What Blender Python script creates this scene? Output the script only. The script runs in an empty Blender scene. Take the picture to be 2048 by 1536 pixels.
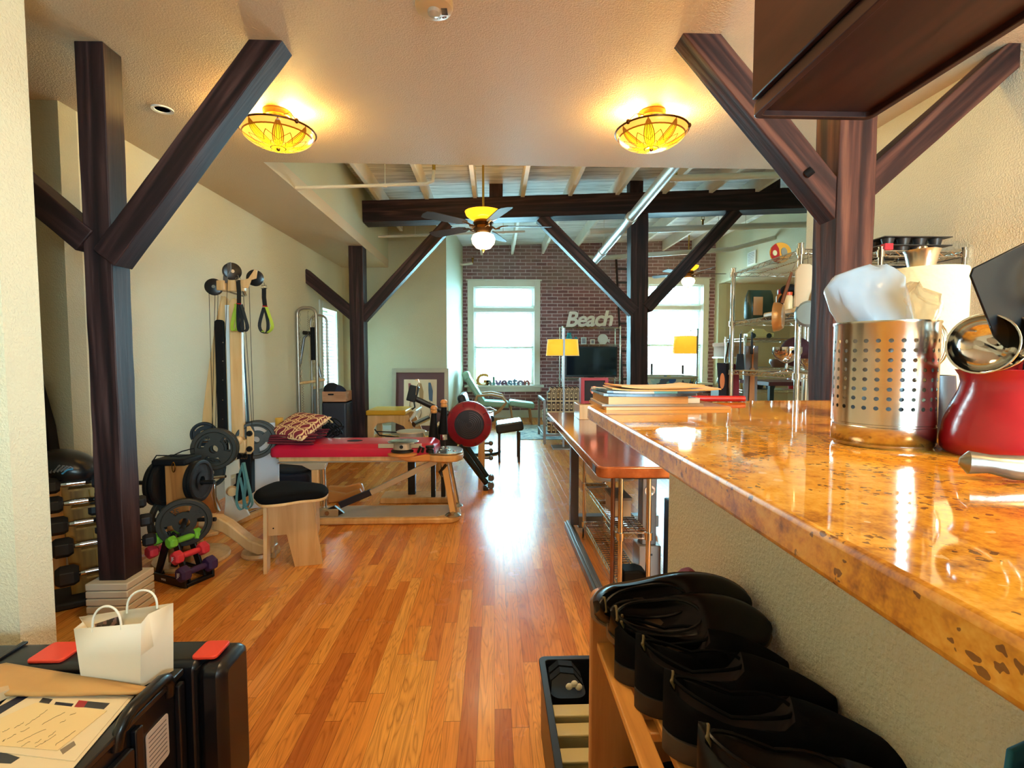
import bpy, bmesh, math, random
from math import sin, cos, pi, atan, atan2, sqrt, radians
from mathutils import Vector, Matrix, Euler
random.seed(7)
scene = bpy.context.scene
C = scene.collection
V = Vector

# ---------------------------------------------------------------- camera
cam_d = bpy.data.cameras.new('camera')
cam = bpy.data.objects.new('camera', cam_d); C.objects.link(cam)
cam_d.sensor_width = 36.0
cam_d.lens = 36.0 * 1000 / 2048
cam_d.clip_start = 0.02
cam.location = (0, 0, 1.22)
cam.rotation_euler = (pi / 2 - atan(0.0545), 0, -atan(0.036))
scene.camera = cam

# ---------------------------------------------------------------- light and exposure
scene.view_settings.view_transform = 'Standard'
scene.view_settings.look = 'None'
scene.view_settings.exposure = 1.7
scene.view_settings.gamma = 1.0
scene.view_settings.use_curve_mapping = False

def s2l(c):
    if isinstance(c, str):
        c = tuple(int(c[i:i + 2], 16) / 255 for i in (0, 2, 4))
    return tuple((x / 12.92 if x <= 0.04045 else ((x + 0.055) / 1.055) ** 2.4) for x in c) + (1.0,)

world = bpy.data.worlds.new('daylight'); scene.world = world
world.use_nodes = True
bgn = world.node_tree.nodes['Background']
bgn.inputs[0].default_value = (0.42, 0.82, 1.0, 1)
bgn.inputs[1].default_value = 18.0

def area_light(name, loc, rot, sx, sy, power, col, spread=180):
    d = bpy.data.lights.new(name, 'AREA'); d.shape = 'RECTANGLE'
    d.size = sx; d.size_y = sy; d.energy = power; d.color = col
    d.spread = radians(spread)
    o = bpy.data.objects.new(name, d); C.objects.link(o)
    o.location = loc; o.rotation_euler = rot
    return o
def portal(name, loc, rot, sx, sy):
    o = area_light(name, loc, rot, sx, sy, 1, (1, 1, 1)); o.data.cycles.is_portal = True
    return o
# sky portals in the window openings (face into the room)
portal('sky_portal', (0.22, 10.28, 1.62), (radians(-90), 0, 0), 1.3, 2.05)
portal('sky_portal', (3.68, 10.28, 1.68), (radians(-90), 0, 0), 1.3, 2.05)
portal('sky_portal', (-2.60, 7.30, 1.25), (0, radians(-90), 0), 1.4, 0.8)
portal('sky_portal', (1.5, -2.69, 1.6), (radians(90), 0, 0), 1.3, 1.0)
# daylight entering by the kitchen window behind the photographer
area_light('kitchen_window_daylight', (1.5, -2.56, 1.6), (radians(90), 0, 0), 1.2, 0.9, 55, (0.52, 0.80, 1.0))
# warm kitchen ceiling fixture over the photographer, fluorescent-box style
area_light('kitchen_ceiling_lamp', (1.35, -0.55, 2.56), (0, 0, 0), 1.1, 0.5, 62, (1.0, 0.62, 0.24))
# added warm fill with no known fixture, brightens the passage floor
area_light('passage_fill_light', (-0.1, 1.25, 2.56), (0, 0, 0), 0.4, 0.4, 7.5, (1.0, 0.70, 0.36))
def point_light(name, loc, power, col, r=0.04):
    d = bpy.data.lights.new(name, 'POINT'); d.energy = power; d.color = col; d.shadow_soft_size = r
    o = bpy.data.objects.new(name, d); C.objects.link(o); o.location = loc
    return o
WARM = (1.0, 0.66, 0.20)

# ---------------------------------------------------------------- node helpers
def new_mat(name):
    m = bpy.data.materials.new(name); m.use_nodes = True
    nt = m.node_tree
    return m, nt, nt.nodes['Principled BSDF']
def node(nt, typ, ins=None, **props):
    n = nt.nodes.new(typ)
    for k, v in props.items(): setattr(n, k, v)
    for k, v in (ins or {}).items():
        if isinstance(v, bpy.types.NodeSocket): nt.links.new(v, n.inputs[k])
        else: n.inputs[k].default_value = v
    return n
def mth(nt, op, a, b=0.0, c=None):
    ins = {0: a, 1: b}
    if c is not None: ins[2] = c
    return node(nt, 'ShaderNodeMath', ins, operation=op).outputs[0]
def ramp(nt, fac, stops, interp='LINEAR'):
    n = node(nt, 'ShaderNodeValToRGB', {0: fac}); r = n.color_ramp; r.interpolation = interp
    while len(r.elements) < len(stops): r.elements.new(0.5)
    for e, (p, c) in zip(r.elements, stops):
        e.position = p; e.color = s2l(c)
    return n.outputs[0]
def mixc(nt, fac, a, b, blend='MIX'):
    n = node(nt, 'ShaderNodeMix', data_type='RGBA', blend_type=blend)
    for i, v in ((0, fac), (6, a), (7, b)):
        if isinstance(v, bpy.types.NodeSocket): nt.links.new(v, n.inputs[i])
        else: n.inputs[i].default_value = v
    return n.outputs[2]
def objco(nt, scale=(1, 1, 1)):
    t = node(nt, 'ShaderNodeTexCoord')
    if scale == (1, 1, 1): return t.outputs['Object']
    return node(nt, 'ShaderNodeMapping', {0: t.outputs['Object'], 3: scale}).outputs[0]
def bump(nt, p, h, strength=0.3, dist=0.002):
    b = node(nt, 'ShaderNodeBump', {'Height': h, 'Strength': strength, 'Distance': dist})
    nt.links.new(b.outputs[0], p.inputs['Normal'])
MATS = {}
def mat(name, col, rough=0.5, metal=0.0, var=0.06, vs=8.0, bmp=None, coat=0.0, aniso=0, alpha=1, trans=0, emit=None, sheen=0, ior=None, spec=None):
    if name in MATS: return MATS[name]
    m, nt, p = new_mat(name); MATS[name] = m
    co = objco(nt)
    nz = node(nt, 'ShaderNodeTexNoise', {'Vector': co, 'Scale': vs, 'Detail': 3.0}).outputs[0]
    c = s2l(col)
    lo = tuple(x * (1 - var) for x in c[:3]) + (1,); hi = tuple(min(1, x * (1 + var)) for x in c[:3]) + (1,)
    r = mixc(nt, nz, lo, hi)
    nt.links.new(r, p.inputs['Base Color'])
    p.inputs['Roughness'].default_value = rough; p.inputs['Metallic'].default_value = metal
    if coat: p.inputs['Coat Weight'].default_value = coat; p.inputs['Coat Roughness'].default_value = 0.08
    if trans: p.inputs['Transmission Weight'].default_value = trans
    if ior: p.inputs['IOR'].default_value = ior
    if alpha < 1: p.inputs['Alpha'].default_value = alpha
    if spec is not None: p.inputs['Specular IOR Level'].default_value = spec
    if sheen: p.inputs['Sheen Weight'].default_value = sheen
    if emit: p.inputs['Emission Color'].default_value = s2l(emit[0]); p.inputs['Emission Strength'].default_value = emit[1]
    if bmp:
        b = node(nt, 'ShaderNodeTexNoise', {'Vector': co, 'Scale': bmp[0], 'Detail': 2.0}).outputs[0]
        bump(nt, p, b, bmp[1], bmp[2])
    return m
def wood(name, stops, rough=0.45, grain=(40, 40, 2.0), bs=0.15, bd=0.001, ring=6.0, coat=0, spec=0.5):
    """wood with the grain along object Z unless the grain scale says otherwise"""
    if name in MATS: return MATS[name]
    m, nt, p = new_mat(name); MATS[name] = m
    co = objco(nt, grain)
    n1 = node(nt, 'ShaderNodeTexNoise', {'Vector': co, 'Scale': 1.0, 'Detail': 5.0, 'Roughness': 0.6, 'Distortion': 0.4}).outputs[0]
    co2 = objco(nt, tuple(g * 0.18 for g in grain))
    n2 = node(nt, 'ShaderNodeTexNoise', {'Vector': co2, 'Scale': 1.0, 'Detail': 2.0, 'Distortion': 0.8}).outputs[0]
    w = mth(nt, 'SINE', mth(nt, 'MULTIPLY', n2, ring * 6.28))
    f = mth(nt, 'ADD', mth(nt, 'MULTIPLY', n1, 0.75), mth(nt, 'MULTIPLY', mth(nt, 'ADD', w, 1.0), 0.13))
    c = ramp(nt, f, stops)
    nt.links.new(c, p.inputs['Base Color'])
    p.inputs['Roughness'].default_value = rough; p.inputs['Specular IOR Level'].default_value = spec
    if coat: p.inputs['Coat Weight'].default_value = coat; p.inputs['Coat Roughness'].default_value = 0.1
    bump(nt, p, f, bs, bd)
    return m

def plaster(name, col, var=0.03):
    m, nt, p = new_mat(name); MATS[name] = m
    co = objco(nt)
    n1 = node(nt, 'ShaderNodeTexNoise', {'Vector': co, 'Scale': 1.3, 'Detail': 2.0}).outputs[0]
    n2 = node(nt, 'ShaderNodeTexNoise', {'Vector': co, 'Scale': 130.0, 'Detail': 2.5, 'Roughness': 0.55}).outputs[0]
    h = ramp(nt, n2, [(0.42, '000000'), (0.62, 'ffffff')])
    c = s2l(col)
    nt.links.new(mixc(nt, n1, tuple(x * (1 - var) for x in c[:3]) + (1,), tuple(x * (1 + var) for x in c[:3]) + (1,)), p.inputs['Base Color'])
    p.inputs['Roughness'].default_value = 0.62
    bump(nt, p, h, 0.55, 0.0025)
    return m
PLASTER = plaster('cream_plaster', 'e2d9ba')
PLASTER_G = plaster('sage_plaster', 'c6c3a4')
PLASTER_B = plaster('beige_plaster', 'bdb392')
CEIL = plaster('ceiling_plaster', 'd6c0a0')

def floor_mat():
    m, nt, p = new_mat('oak_strip_floor')
    sx = node(nt, 'ShaderNodeSeparateXYZ', {0: objco(nt)})
    x, y = sx.outputs[0], sx.outputs[1]
    xs = mth(nt, 'DIVIDE', x, 0.057)
    row = mth(nt, 'FLOOR', xs); fx = mth(nt, 'FRACT', xs)
    rr = node(nt, 'ShaderNodeTexWhiteNoise', {'W': row}, noise_dimensions='1D').outputs[0]
    ys = mth(nt, 'ADD', mth(nt, 'DIVIDE', y, 0.95), mth(nt, 'MULTIPLY', rr, 9.0))
    brd = mth(nt, 'FLOOR', ys); fy = mth(nt, 'FRACT', ys)
    key = node(nt, 'ShaderNodeTexWhiteNoise', {'Vector': node(nt, 'ShaderNodeCombineXYZ', {0: row, 1: brd}).outputs[0]}, noise_dimensions='2D').outputs[0]
    base = ramp(nt, key, [(0.0, 'c06c2e'), (0.12, 'd98436'), (0.35, 'e89440'), (0.6, 'f4a44a'), (0.85, 'fab65a'), (1.0, 'e69a50')])
    kz = mth(nt, 'MULTIPLY', key, 61.0)
    g1 = node(nt, 'ShaderNodeTexNoise', {'Vector': node(nt, 'ShaderNodeCombineXYZ', {0: mth(nt, 'MULTIPLY', x, 150.0), 1: mth(nt, 'MULTIPLY', y, 4.0), 2: kz}).outputs[0], 'Scale': 1.0, 'Detail': 4.0, 'Roughness': 0.65}).outputs[0]
    g2 = node(nt, 'ShaderNodeTexNoise', {'Vector': node(nt, 'ShaderNodeCombineXYZ', {0: mth(nt, 'MULTIPLY', x, 16.0), 1: mth(nt, 'MULTIPLY', y, 1.5), 2: kz}).outputs[0], 'Scale': 1.0, 'Detail': 1.5, 'Distortion': 0.9}).outputs[0]
    rings = mth(nt, 'POWER', mth(nt, 'ABSOLUTE', mth(nt, 'SINE', mth(nt, 'MULTIPLY', g2, 42.0))), 0.5)
    dark = mth(nt, 'ADD', mth(nt, 'MULTIPLY', mth(nt, 'SUBTRACT', 1.0, rings), 0.5), mth(nt, 'MULTIPLY', mth(nt, 'SUBTRACT', 0.60, g1), 0.9))
    dark = mth(nt, 'MINIMUM', mth(nt, 'MAXIMUM', dark, 0.0), 0.75)
    c = mixc(nt, dark, base, s2l('8a4414'))
    gap = mth(nt, 'MAXIMUM', mth(nt, 'GREATER_THAN', mth(nt, 'ABSOLUTE', mth(nt, 'SUBTRACT', fx, 0.5)), 0.486),
              mth(nt, 'GREATER_THAN', mth(nt, 'ABSOLUTE', mth(nt, 'SUBTRACT', fy, 0.5)), 0.4988))
    c = mixc(nt, mth(nt, 'MULTIPLY', gap, 0.6), c, s2l('4a220d'))
    nt.links.new(c, p.inputs['Base Color'])
    sm = node(nt, 'ShaderNodeTexNoise', {'Vector': objco(nt, (1, 1, 1)), 'Scale': 5.0, 'Detail': 4.0}).outputs[0]
    nt.links.new(mth(nt, 'ADD', mth(nt, 'MULTIPLY', sm, 0.16), 0.17), p.inputs['Roughness'])
    p.inputs['Specular IOR Level'].default_value = 0.3
    wav = node(nt, 'ShaderNodeTexNoise', {'Vector': objco(nt, (9, 2, 1)), 'Scale': 1.0}).outputs[0]
    bump(nt, p, mth(nt, 'ADD', mth(nt, 'ADD', mth(nt, 'MULTIPLY', gap, -1.0), mth(nt, 'MULTIPLY', g1, 0.25)), mth(nt, 'MULTIPLY', wav, 2.0)), 0.25, 0.0012)
    return m
def brick_mat():
    m, nt, p = new_mat('old_red_brick')
    sx = node(nt, 'ShaderNodeSeparateXYZ', {0: objco(nt)})
    v = node(nt, 'ShaderNodeCombineXYZ', {0: sx.outputs[0], 1: sx.outputs[2]}).outputs[0]
    wob = node(nt, 'ShaderNodeTexNoise', {'Vector': v, 'Scale': 6.0}).outputs[1]
    v2 = mixc(nt, 0.012, v, wob, 'ADD')
    b = node(nt, 'ShaderNodeTexBrick', {'Vector': v2, 'Color1': s2l('96676a'), 'Color2': s2l('755156'), 'Mortar': s2l('cbb6bc'), 'Scale': 1.0,
             'Mortar Size': 0.0075, 'Mortar Smooth': 0.2, 'Bias': -0.1, 'Brick Width': 0.212, 'Row Height': 0.0672})
    b.offset = 0.5
    n = node(nt, 'ShaderNodeTexNoise', {'Vector': v, 'Scale': 1.6, 'Detail': 5.0, 'Roughness': 0.7}).outputs[0]
    z = sx.outputs[2]
    up = mth(nt, 'MULTIPLY', mth(nt, 'SUBTRACT', z, 2.45), 0.9)
    wash = ramp(nt, mth(nt, 'ADD', mth(nt, 'MULTIPLY', n, 1.0), mth(nt, 'MINIMUM', mth(nt, 'MAXIMUM', up, 0.0), 0.22)), [(0.55, '000000'), (0.85, 'ffffff')])
    c = mixc(nt, mth(nt, 'MULTIPLY', wash, 0.55), b.outputs[0], s2l('8f8478'))
    nt.links.new(c, p.inputs['Base Color']); p.inputs['Roughness'].default_value = 0.85
    bump(nt, p, mth(nt, 'SUBTRACT', 1.0, b.outputs[1]), 0.6, 0.006)
    return m
def deck_mat():
    m, nt, p = new_mat('whitewashed_boards')
    sx = node(nt, 'ShaderNodeSeparateXYZ', {0: objco(nt)})
    x, y = sx.outputs[0], sx.outputs[1]
    ys = mth(nt, 'DIVIDE', y, 0.12); fr = mth(nt, 'FRACT', ys); row = mth(nt, 'FLOOR', ys)
    k = node(nt, 'ShaderNodeTexWhiteNoise', {'W': row}, noise_dimensions='1D').outputs[0]
    g = node(nt, 'ShaderNodeTexNoise', {'Vector': node(nt, 'ShaderNodeCombineXYZ', {0: mth(nt, 'MULTIPLY', x, 3.0), 1: mth(nt, 'MULTIPLY', y, 40.0), 2: k}).outputs[0], 'Scale': 1.0, 'Detail': 4.0}).outputs[0]
    c = ramp(nt, mth(nt, 'ADD', g, mth(nt, 'MULTIPLY', k, 0.18)), [(0.36, 'b8b1aa'), (0.55, 'e2ded8'), (0.75, 'f4f1ec')])
    gap = mth(nt, 'GREATER_THAN', mth(nt, 'ABSOLUTE', mth(nt, 'SUBTRACT', fr, 0.5)), 0.46)
    nt.links.new(mixc(nt, mth(nt, 'MULTIPLY', gap, 0.55), c, s2l('5c544f')), p.inputs['Base Color'])
    p.inputs['Roughness'].default_value = 0.7
    bump(nt, p, mth(nt, 'MULTIPLY', gap, -1.0), 0.4, 0.004)
    return m
def granite_mat():
    m, nt, p = new_mat('gold_granite')
    co = objco(nt)
    n1 = node(nt, 'ShaderNodeTexNoise', {'Vector': co, 'Scale': 9.0, 'Detail': 6.0, 'Roughness': 0.7, 'Distortion': 0.6}).outputs[0]
    n2 = node(nt, 'ShaderNodeTexNoise', {'Vector': co, 'Scale': 70.0, 'Detail': 3.0, 'Roughness': 0.8}).outputs[0]
    wob = node(nt, 'ShaderNodeTexNoise', {'Vector': co, 'Scale': 90.0, 'Detail': 2.0}).outputs[1]
    cw = mixc(nt, 0.016, co, wob, 'ADD')
    v = node(nt, 'ShaderNodeTexVoronoi', {'Vector': cw, 'Scale': 95.0, 'Randomness': 1.0}).outputs[0]
    base = ramp(nt, mth(nt, 'ADD', mth(nt, 'MULTIPLY', n1, 0.62), mth(nt, 'MULTIPLY', n2, 0.40)), [(0.36, '7b4a20'), (0.45, 'b27428'), (0.53, 'd29330'), (0.63, 'dea848'), (0.76, 'eac47c')])
    n3 = node(nt, 'ShaderNodeTexNoise', {'Vector': co, 'Scale': 22.0, 'Detail': 2.0}).outputs[0]
    sp = mth(nt, 'MULTIPLY', mth(nt, 'LESS_THAN', v, 0.30), mth(nt, 'GREATER_THAN', n3, 0.54))
    c = mixc(nt, mth(nt, 'MULTIPLY', sp, 0.75), base, s2l('4d2e24'))
    v2 = node(nt, 'ShaderNodeTexVoronoi', {'Vector': co, 'Scale': 42.0}).outputs[0]
    c = mixc(nt, mth(nt, 'MULTIPLY', mth(nt, 'MULTIPLY', mth(nt, 'LESS_THAN', v2, 0.25), mth(nt, 'LESS_THAN', n3, 0.40)), 0.5), c, s2l('e6c998'))
    nt.links.new(c, p.inputs['Base Color'])
    nz = node(nt, 'ShaderNodeSeparateXYZ', {0: node(nt, 'ShaderNodeTexCoord').outputs['Normal']}).outputs[2]
    up_ = mth(nt, 'GREATER_THAN', nz, 0.8)
    nt.links.new(mth(nt, 'SUBTRACT', 0.42, mth(nt, 'MULTIPLY', up_, 0.375)), p.inputs['Roughness'])   # the cut edge is honed, the top polished
    nt.links.new(mth(nt, 'ADD', mth(nt, 'MULTIPLY', up_, 0.35), 0.3), p.inputs['Specular IOR Level'])
    return m
FLOOR = floor_mat(); BRICK = brick_mat(); DECK = deck_mat(); GRANITE = granite_mat()
TIMBER = wood('dark_stained_timber', [(0.2, '140b0c'), (0.42, '201113'), (0.58, '301b1b'), (0.75, '4a3230')], 0.55, (26, 26, 1.6), 0.6, 0.004, spec=0.3)
TIMBER2 = wood('brown_stained_timber', [(0.2, '190c0b'), (0.42, '301813'), (0.58, '4c2a20'), (0.75, '6b4231')], 0.6, (24, 24, 1.4), 0.7, 0.004, spec=0.25)
CABWOOD = wood('espresso_cabinet_wood', [(0.2, '20100f'), (0.5, '301a17'), (0.8, '3c231c')], 0.35, (30, 3, 30), 0.05, 0.0005, spec=0.25)
MAPLE = wood('clear_maple', [(0.25, 'c9965c'), (0.5, 'd8ab72'), (0.8, 'e6c08c')], 0.32, (30, 30, 2.5), 0.03, 0.0005, 3)
BIRCH = wood('birch_plywood', [(0.25, 'c99a62'), (0.5, 'dcb27a'), (0.8, 'ebcb98')], 0.4, (24, 24, 2), 0.03, 0.0005, 2)
BAMBOO = wood('bamboo_slats', [(0.25, 'b07434'), (0.5, 'cf9148'), (0.8, 'e0a862')], 0.38, (60, 4, 60), 0.03, 0.0005, 2)
BUTCHER = wood('butcher_block', [(0.2, '7b3f22'), (0.45, '9a5430'), (0.6, 'ab6238'), (0.8, 'ba7446')], 0.16, (22, 1.6, 22), 0.03, 0.0004, 3, coat=0.5)
WHITE = mat('white_paint', 'e6e6e0', 0.4)
TRIM = mat('window_trim_paint', 'd9d8cb', 0.4)
STEEL = mat('brushed_steel', 'b8b4ac', 0.24, 1.0, var=0.08, vs=30)
CHROME = mat('chrome', 'd0cfcb', 0.1, 1.0)
GREYMETAL = mat('grey_painted_metal', '77726e', 0.38, 0.6)
BLACK = mat('black_plastic', '131214', 0.35)
BLACKM = mat('matte_black', '0d0d0f', 0.7, spec=0.2, bmp=(300, 0.2, 0.0005))
IRON = mat('grey_cast_iron', '35342e', 0.5, 0.3, bmp=(220, 0.25, 0.001))
DARKIRON = mat('black_cast_iron', '151516', 0.5, 0.3, bmp=(220, 0.25, 0.001))
RED = mat('red_plastic', 'a80f18', 0.35)
ORANGERED = mat('orange_red_plastic', 'e8432c', 0.35)

# ---------------------------------------------------------------- mesh helpers
class MB:
    def __init__(s): s.bm = bmesh.new(); s.mi = 0
    def _fin(s, verts):
        fs = set()
        for v in verts:
            for f in v.link_faces: fs.add(f)
        for f in fs: f.material_index = s.mi
    def box(s, x0, x1, y0, y1, z0, z1, M=None):
        vs = [s.bm.verts.new((x, y, z)) for x in (x0, x1) for y in (y0, y1) for z in (z0, z1)]
        if M is not None:
            for v in vs: v.co = M @ v.co
        for idx in ((0, 1, 3, 2), (4, 6, 7, 5), (0, 4, 5, 1), (2, 3, 7, 6), (0, 2, 6, 4), (1, 5, 7, 3)):
            f = s.bm.faces.new([vs[i] for i in idx]); f.material_index = s.mi
        return s
    def cbox(s, c, size, rot=(0, 0, 0)):
        M = Matrix.Translation(V(c)) @ Euler(rot).to_matrix().to_4x4()
        a, b, d = (q / 2 for q in size)
        return s.box(-a, a, -b, b, -d, d, M)
    def ring(s, p, ax, r, n, e1=None, sq=1.0, rot=0):
        ax = V(ax).normalized()
        if e1 is None:
            e1 = V((0, 0, 1)) if abs(ax.z) < 0.9 else V((1, 0, 0))
        e1 = (e1 - ax * e1.dot(ax)).normalized(); e2 = ax.cross(e1)
        return [s.bm.verts.new(V(p) + e1 * r * cos(rot + 2 * pi * i / n) + e2 * r * sq * sin(rot + 2 * pi * i / n)) for i in range(n)]
    def skin(s, rings, caps=True, closed=False):
        n = len(rings[0]); L = len(rings)
        for k in range(L if closed else L - 1):
            a, b = rings[k], rings[(k + 1) % L]
            for i in range(n):
                try: f = s.bm.faces.new((a[i], a[(i + 1) % n], b[(i + 1) % n], b[i])); f.material_index = s.mi
                except ValueError: pass
        if caps and not closed:
            for r, rev in ((rings[0], True), (rings[-1], False)):
                try: f = s.bm.faces.new(list(reversed(r)) if rev else r); f.material_index = s.mi
                except ValueError: pass
        return s
    def cyl(s, p1, p2, r1, r2=None, n=16, caps=True, rot=0):
        p1, p2 = V(p1), V(p2); ax = p2 - p1
        return s.skin([s.ring(p1, ax, r1, n, rot=rot), s.ring(p2, ax, r1 if r2 is None else r2, n, rot=rot)], caps)
    def tube(s, pts, r, n=8, closed=False, sq=1.0):
        pts = [V(p) for p in pts]; L = len(pts); rings = []; e = None
        for i, p in enumerate(pts):
            if closed: t = pts[(i + 1) % L] - pts[i - 1]
            else: t = pts[min(i + 1, L - 1)] - pts[max(i - 1, 0)]
            t.normalize()
            if e is None: e = V((0, 0, 1)) if abs(t.z) < 0.9 else V((1, 0, 0))
            e = (e - t * e.dot(t)).normalized()
            rr = r[i] if isinstance(r, (list, tuple)) else r
            rings.append(s.ring(p, t, rr, n, e, sq))
        return s.skin(rings, True, closed)
    def lathe(s, prof, c=(0, 0, 0), n=32, ax=(0, 0, 1), caps=True):
        c, ax = V(c), V(ax).normalized()
        return s.skin([s.ring(c + ax * z, ax, max(r, 1e-4), n) for r, z in prof], caps)
    def prism(s, pts, d, M=None, d0=0.0):
        M = M or Matrix.Identity(4)
        a = [s.bm.verts.new(M @ V((x, y, d0))) for x, y in pts]; b = [s.bm.verts.new(M @ V((x, y, d0 + d))) for x, y in pts]
        f = s.bm.faces.new(list(reversed(a))); f.material_index = s.mi
        f = s.bm.faces.new(b); f.material_index = s.mi
        n = len(a)
        for i in range(n):
            f = s.bm.faces.new((a[i], a[(i + 1) % n], b[(i + 1) % n], b[i])); f.material_index = s.mi
        return s
    def ell(s, c, r, n=16, m=10, M=None):
        c = V(c); rings = []
        for j in range(m + 1):
            t = pi * j / m
            rings.append([s.bm.verts.new(V((r[0] * sin(t) * cos(2 * pi * i / n), r[1] * sin(t) * sin(2 * pi * i / n), -r[2] * cos(t)))) for i in range(n)])
        for rg in rings:
            for v in rg: v.co = c + ((M @ v.co) if M is not None else v.co)
        return s.skin(rings, False)
    def grid(s, fn, nu, nv, closed=False):
        g = [[s.bm.verts.new(fn(i / nu, j / nv)) for j in range(nv + 1)] for i in range(nu + 1)]
        for i in range(nu):
            for j in range(nv):
                f = s.bm.faces.new((g[i][j], g[i + 1][j], g[i + 1][j + 1], g[i][j + 1])); f.material_index = s.mi
        return s
    def build(s, name, mats, parent=None, bevel=0, seg=2, sub=0, solid=0, origin=None, smooth=True, ang=38, weld=True, M=None):
        bm = s.bm
        if M is not None: bmesh.ops.transform(bm, matrix=M, verts=bm.verts)
        if weld: bmesh.ops.remove_doubles(bm, verts=bm.verts, dist=1e-5)
        bmesh.ops.recalc_face_normals(bm, faces=bm.faces)
        if origin is None:
            xs = [v.co.x for v in bm.verts]; ys = [v.co.y for v in bm.verts]; zs = [v.co.z for v in bm.verts]
            origin = V(((min(xs) + max(xs)) / 2, (min(ys) + max(ys)) / 2, min(zs)))
        origin = V(origin)
        for v in bm.verts: v.co -= origin
        me = bpy.data.meshes.new(name); bm.to_mesh(me); bm.free()
        if not isinstance(mats, (list, tuple)): mats = [mats]
        for m in mats: me.materials.append(m)
        if smooth:
            me.shade_smooth(); me.set_sharp_from_angle(angle=radians(ang))
        o = bpy.data.objects.new(name, me); C.objects.link(o)
        if parent is not None:
            o.parent = parent; o.location = origin - V(parent.get('_o', (0, 0, 0))); 
            o['_o'] = tuple(origin)
        else:
            o.location = origin; o['_o'] = tuple(origin)
        if bevel:
            b = o.modifiers.new('bevel', 'BEVEL'); b.width = bevel; b.segments = seg; b.limit_method = 'ANGLE'; b.angle_limit = radians(40)
        if solid:
            b = o.modifiers.new('solid', 'SOLIDIFY'); b.thickness = solid; b.offset = 0
        if sub:
            b = o.modifiers.new('sub', 'SUBSURF'); b.levels = sub; b.render_levels = sub
        return o
def tag(o, label=None, cat=None, group=None, kind=None):
    for k, v in (('label', label), ('category', cat), ('group', group), ('kind', kind)):
        if v: o[k] = v
    return o
def thing(name, label, cat, loc=(0, 0, 0), group=None):
    o = bpy.data.objects.new(name, None); C.objects.link(o); o.empty_display_size = 0.05
    o.location = loc; o['_o'] = tuple(loc)
    return tag(o, label, cat, group)
def copy_tree(o, parent=None):
    c = o.copy(); C.objects.link(c); c.parent = parent
    for ch in [q for q in bpy.data.objects if q.parent == o and q != c]: copy_tree(ch, c)
    return c
def relabel(o, label, group=None):
    o['label'] = label
    if group: o['group'] = group
    return o
def struct(o): o['kind'] = 'structure'; return o
def place(o, loc, rz=0, rot=None):
    o.location = loc
    o.rotation_euler = rot if rot else (0, 0, rz)
    return o
def text_mesh(mb, s, size, M, depth=0.002, shear=0, offset=0, align='CENTER', space=1.0, res=2):
    cu = bpy.data.curves.new('t', 'FONT'); cu.body = s; cu.size = size; cu.extrude = depth / 2; cu.shear = shear; cu.offset = offset
    cu.align_x = align; cu.align_y = 'CENTER'; cu.space_character = space; cu.resolution_u = res
    ob = bpy.data.objects.new('t', cu); C.objects.link(ob)
    bpy.context.view_layer.update()
    me = bpy.data.meshes.new_from_object(ob.evaluated_get(bpy.context.evaluated_depsgraph_get()))
    nb = len(mb.bm.verts); nf = len(mb.bm.faces)
    me.transform(M); mb.bm.from_mesh(me)
    mb.bm.faces.ensure_lookup_table()
    for f in mb.bm.faces[nf:]: f.material_index = mb.mi
    bpy.data.objects.remove(ob); bpy.data.curves.remove(cu); bpy.data.meshes.remove(me)
    return mb
def frame_M(o, x, y):
    """matrix whose X and Y axes are the given directions, Z their cross product"""
    x = V(x).normalized(); z = x.cross(V(y)).normalized(); y = z.cross(x)
    return Matrix(((x.x, y.x, z.x, o[0]), (x.y, y.y, z.y, o[1]), (x.z, y.z, z.z, o[2]), (0, 0, 0, 1)))
def arc(c, r, a0, a1, n, ax='xy'):
    out = []
    for i in range(n + 1):
        a = a0 + (a1 - a0) * i / n; u, w = r * cos(a), r * sin(a)
        out.append({'xy': (c[0] + u, c[1] + w, c[2]), 'xz': (c[0] + u, c[1], c[2] + w), 'yz': (c[0], c[1] + u, c[2] + w)}[ax])
    return out
def rrect(x0, x1, y0, y1, r, n=5):
    pts = []
    for cx, cy, a in ((x1 - r, y1 - r, 0), (x0 + r, y1 - r, pi / 2), (x0 + r, y0 + r, pi), (x1 - r, y0 + r, 3 * pi / 2)):
        for i in range(n + 1):
            t = a + pi / 2 * i / n; pts.append((cx + r * cos(t), cy + r * sin(t)))
    return pts
XZ = lambda y=0: Matrix(((1, 0, 0, 0), (0, 0, 1, y), (0, 1, 0, 0), (0, 0, 0, 1)))      # local xy -> world xz, extrude +y
YZ = lambda x=0: Matrix(((0, 0, 1, x), (1, 0, 0, 0), (0, 1, 0, 0), (0, 0, 0, 1)))      # local xy -> world yz, extrude +x
XY = lambda z=0: Matrix.Translation((0, 0, z))
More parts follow.
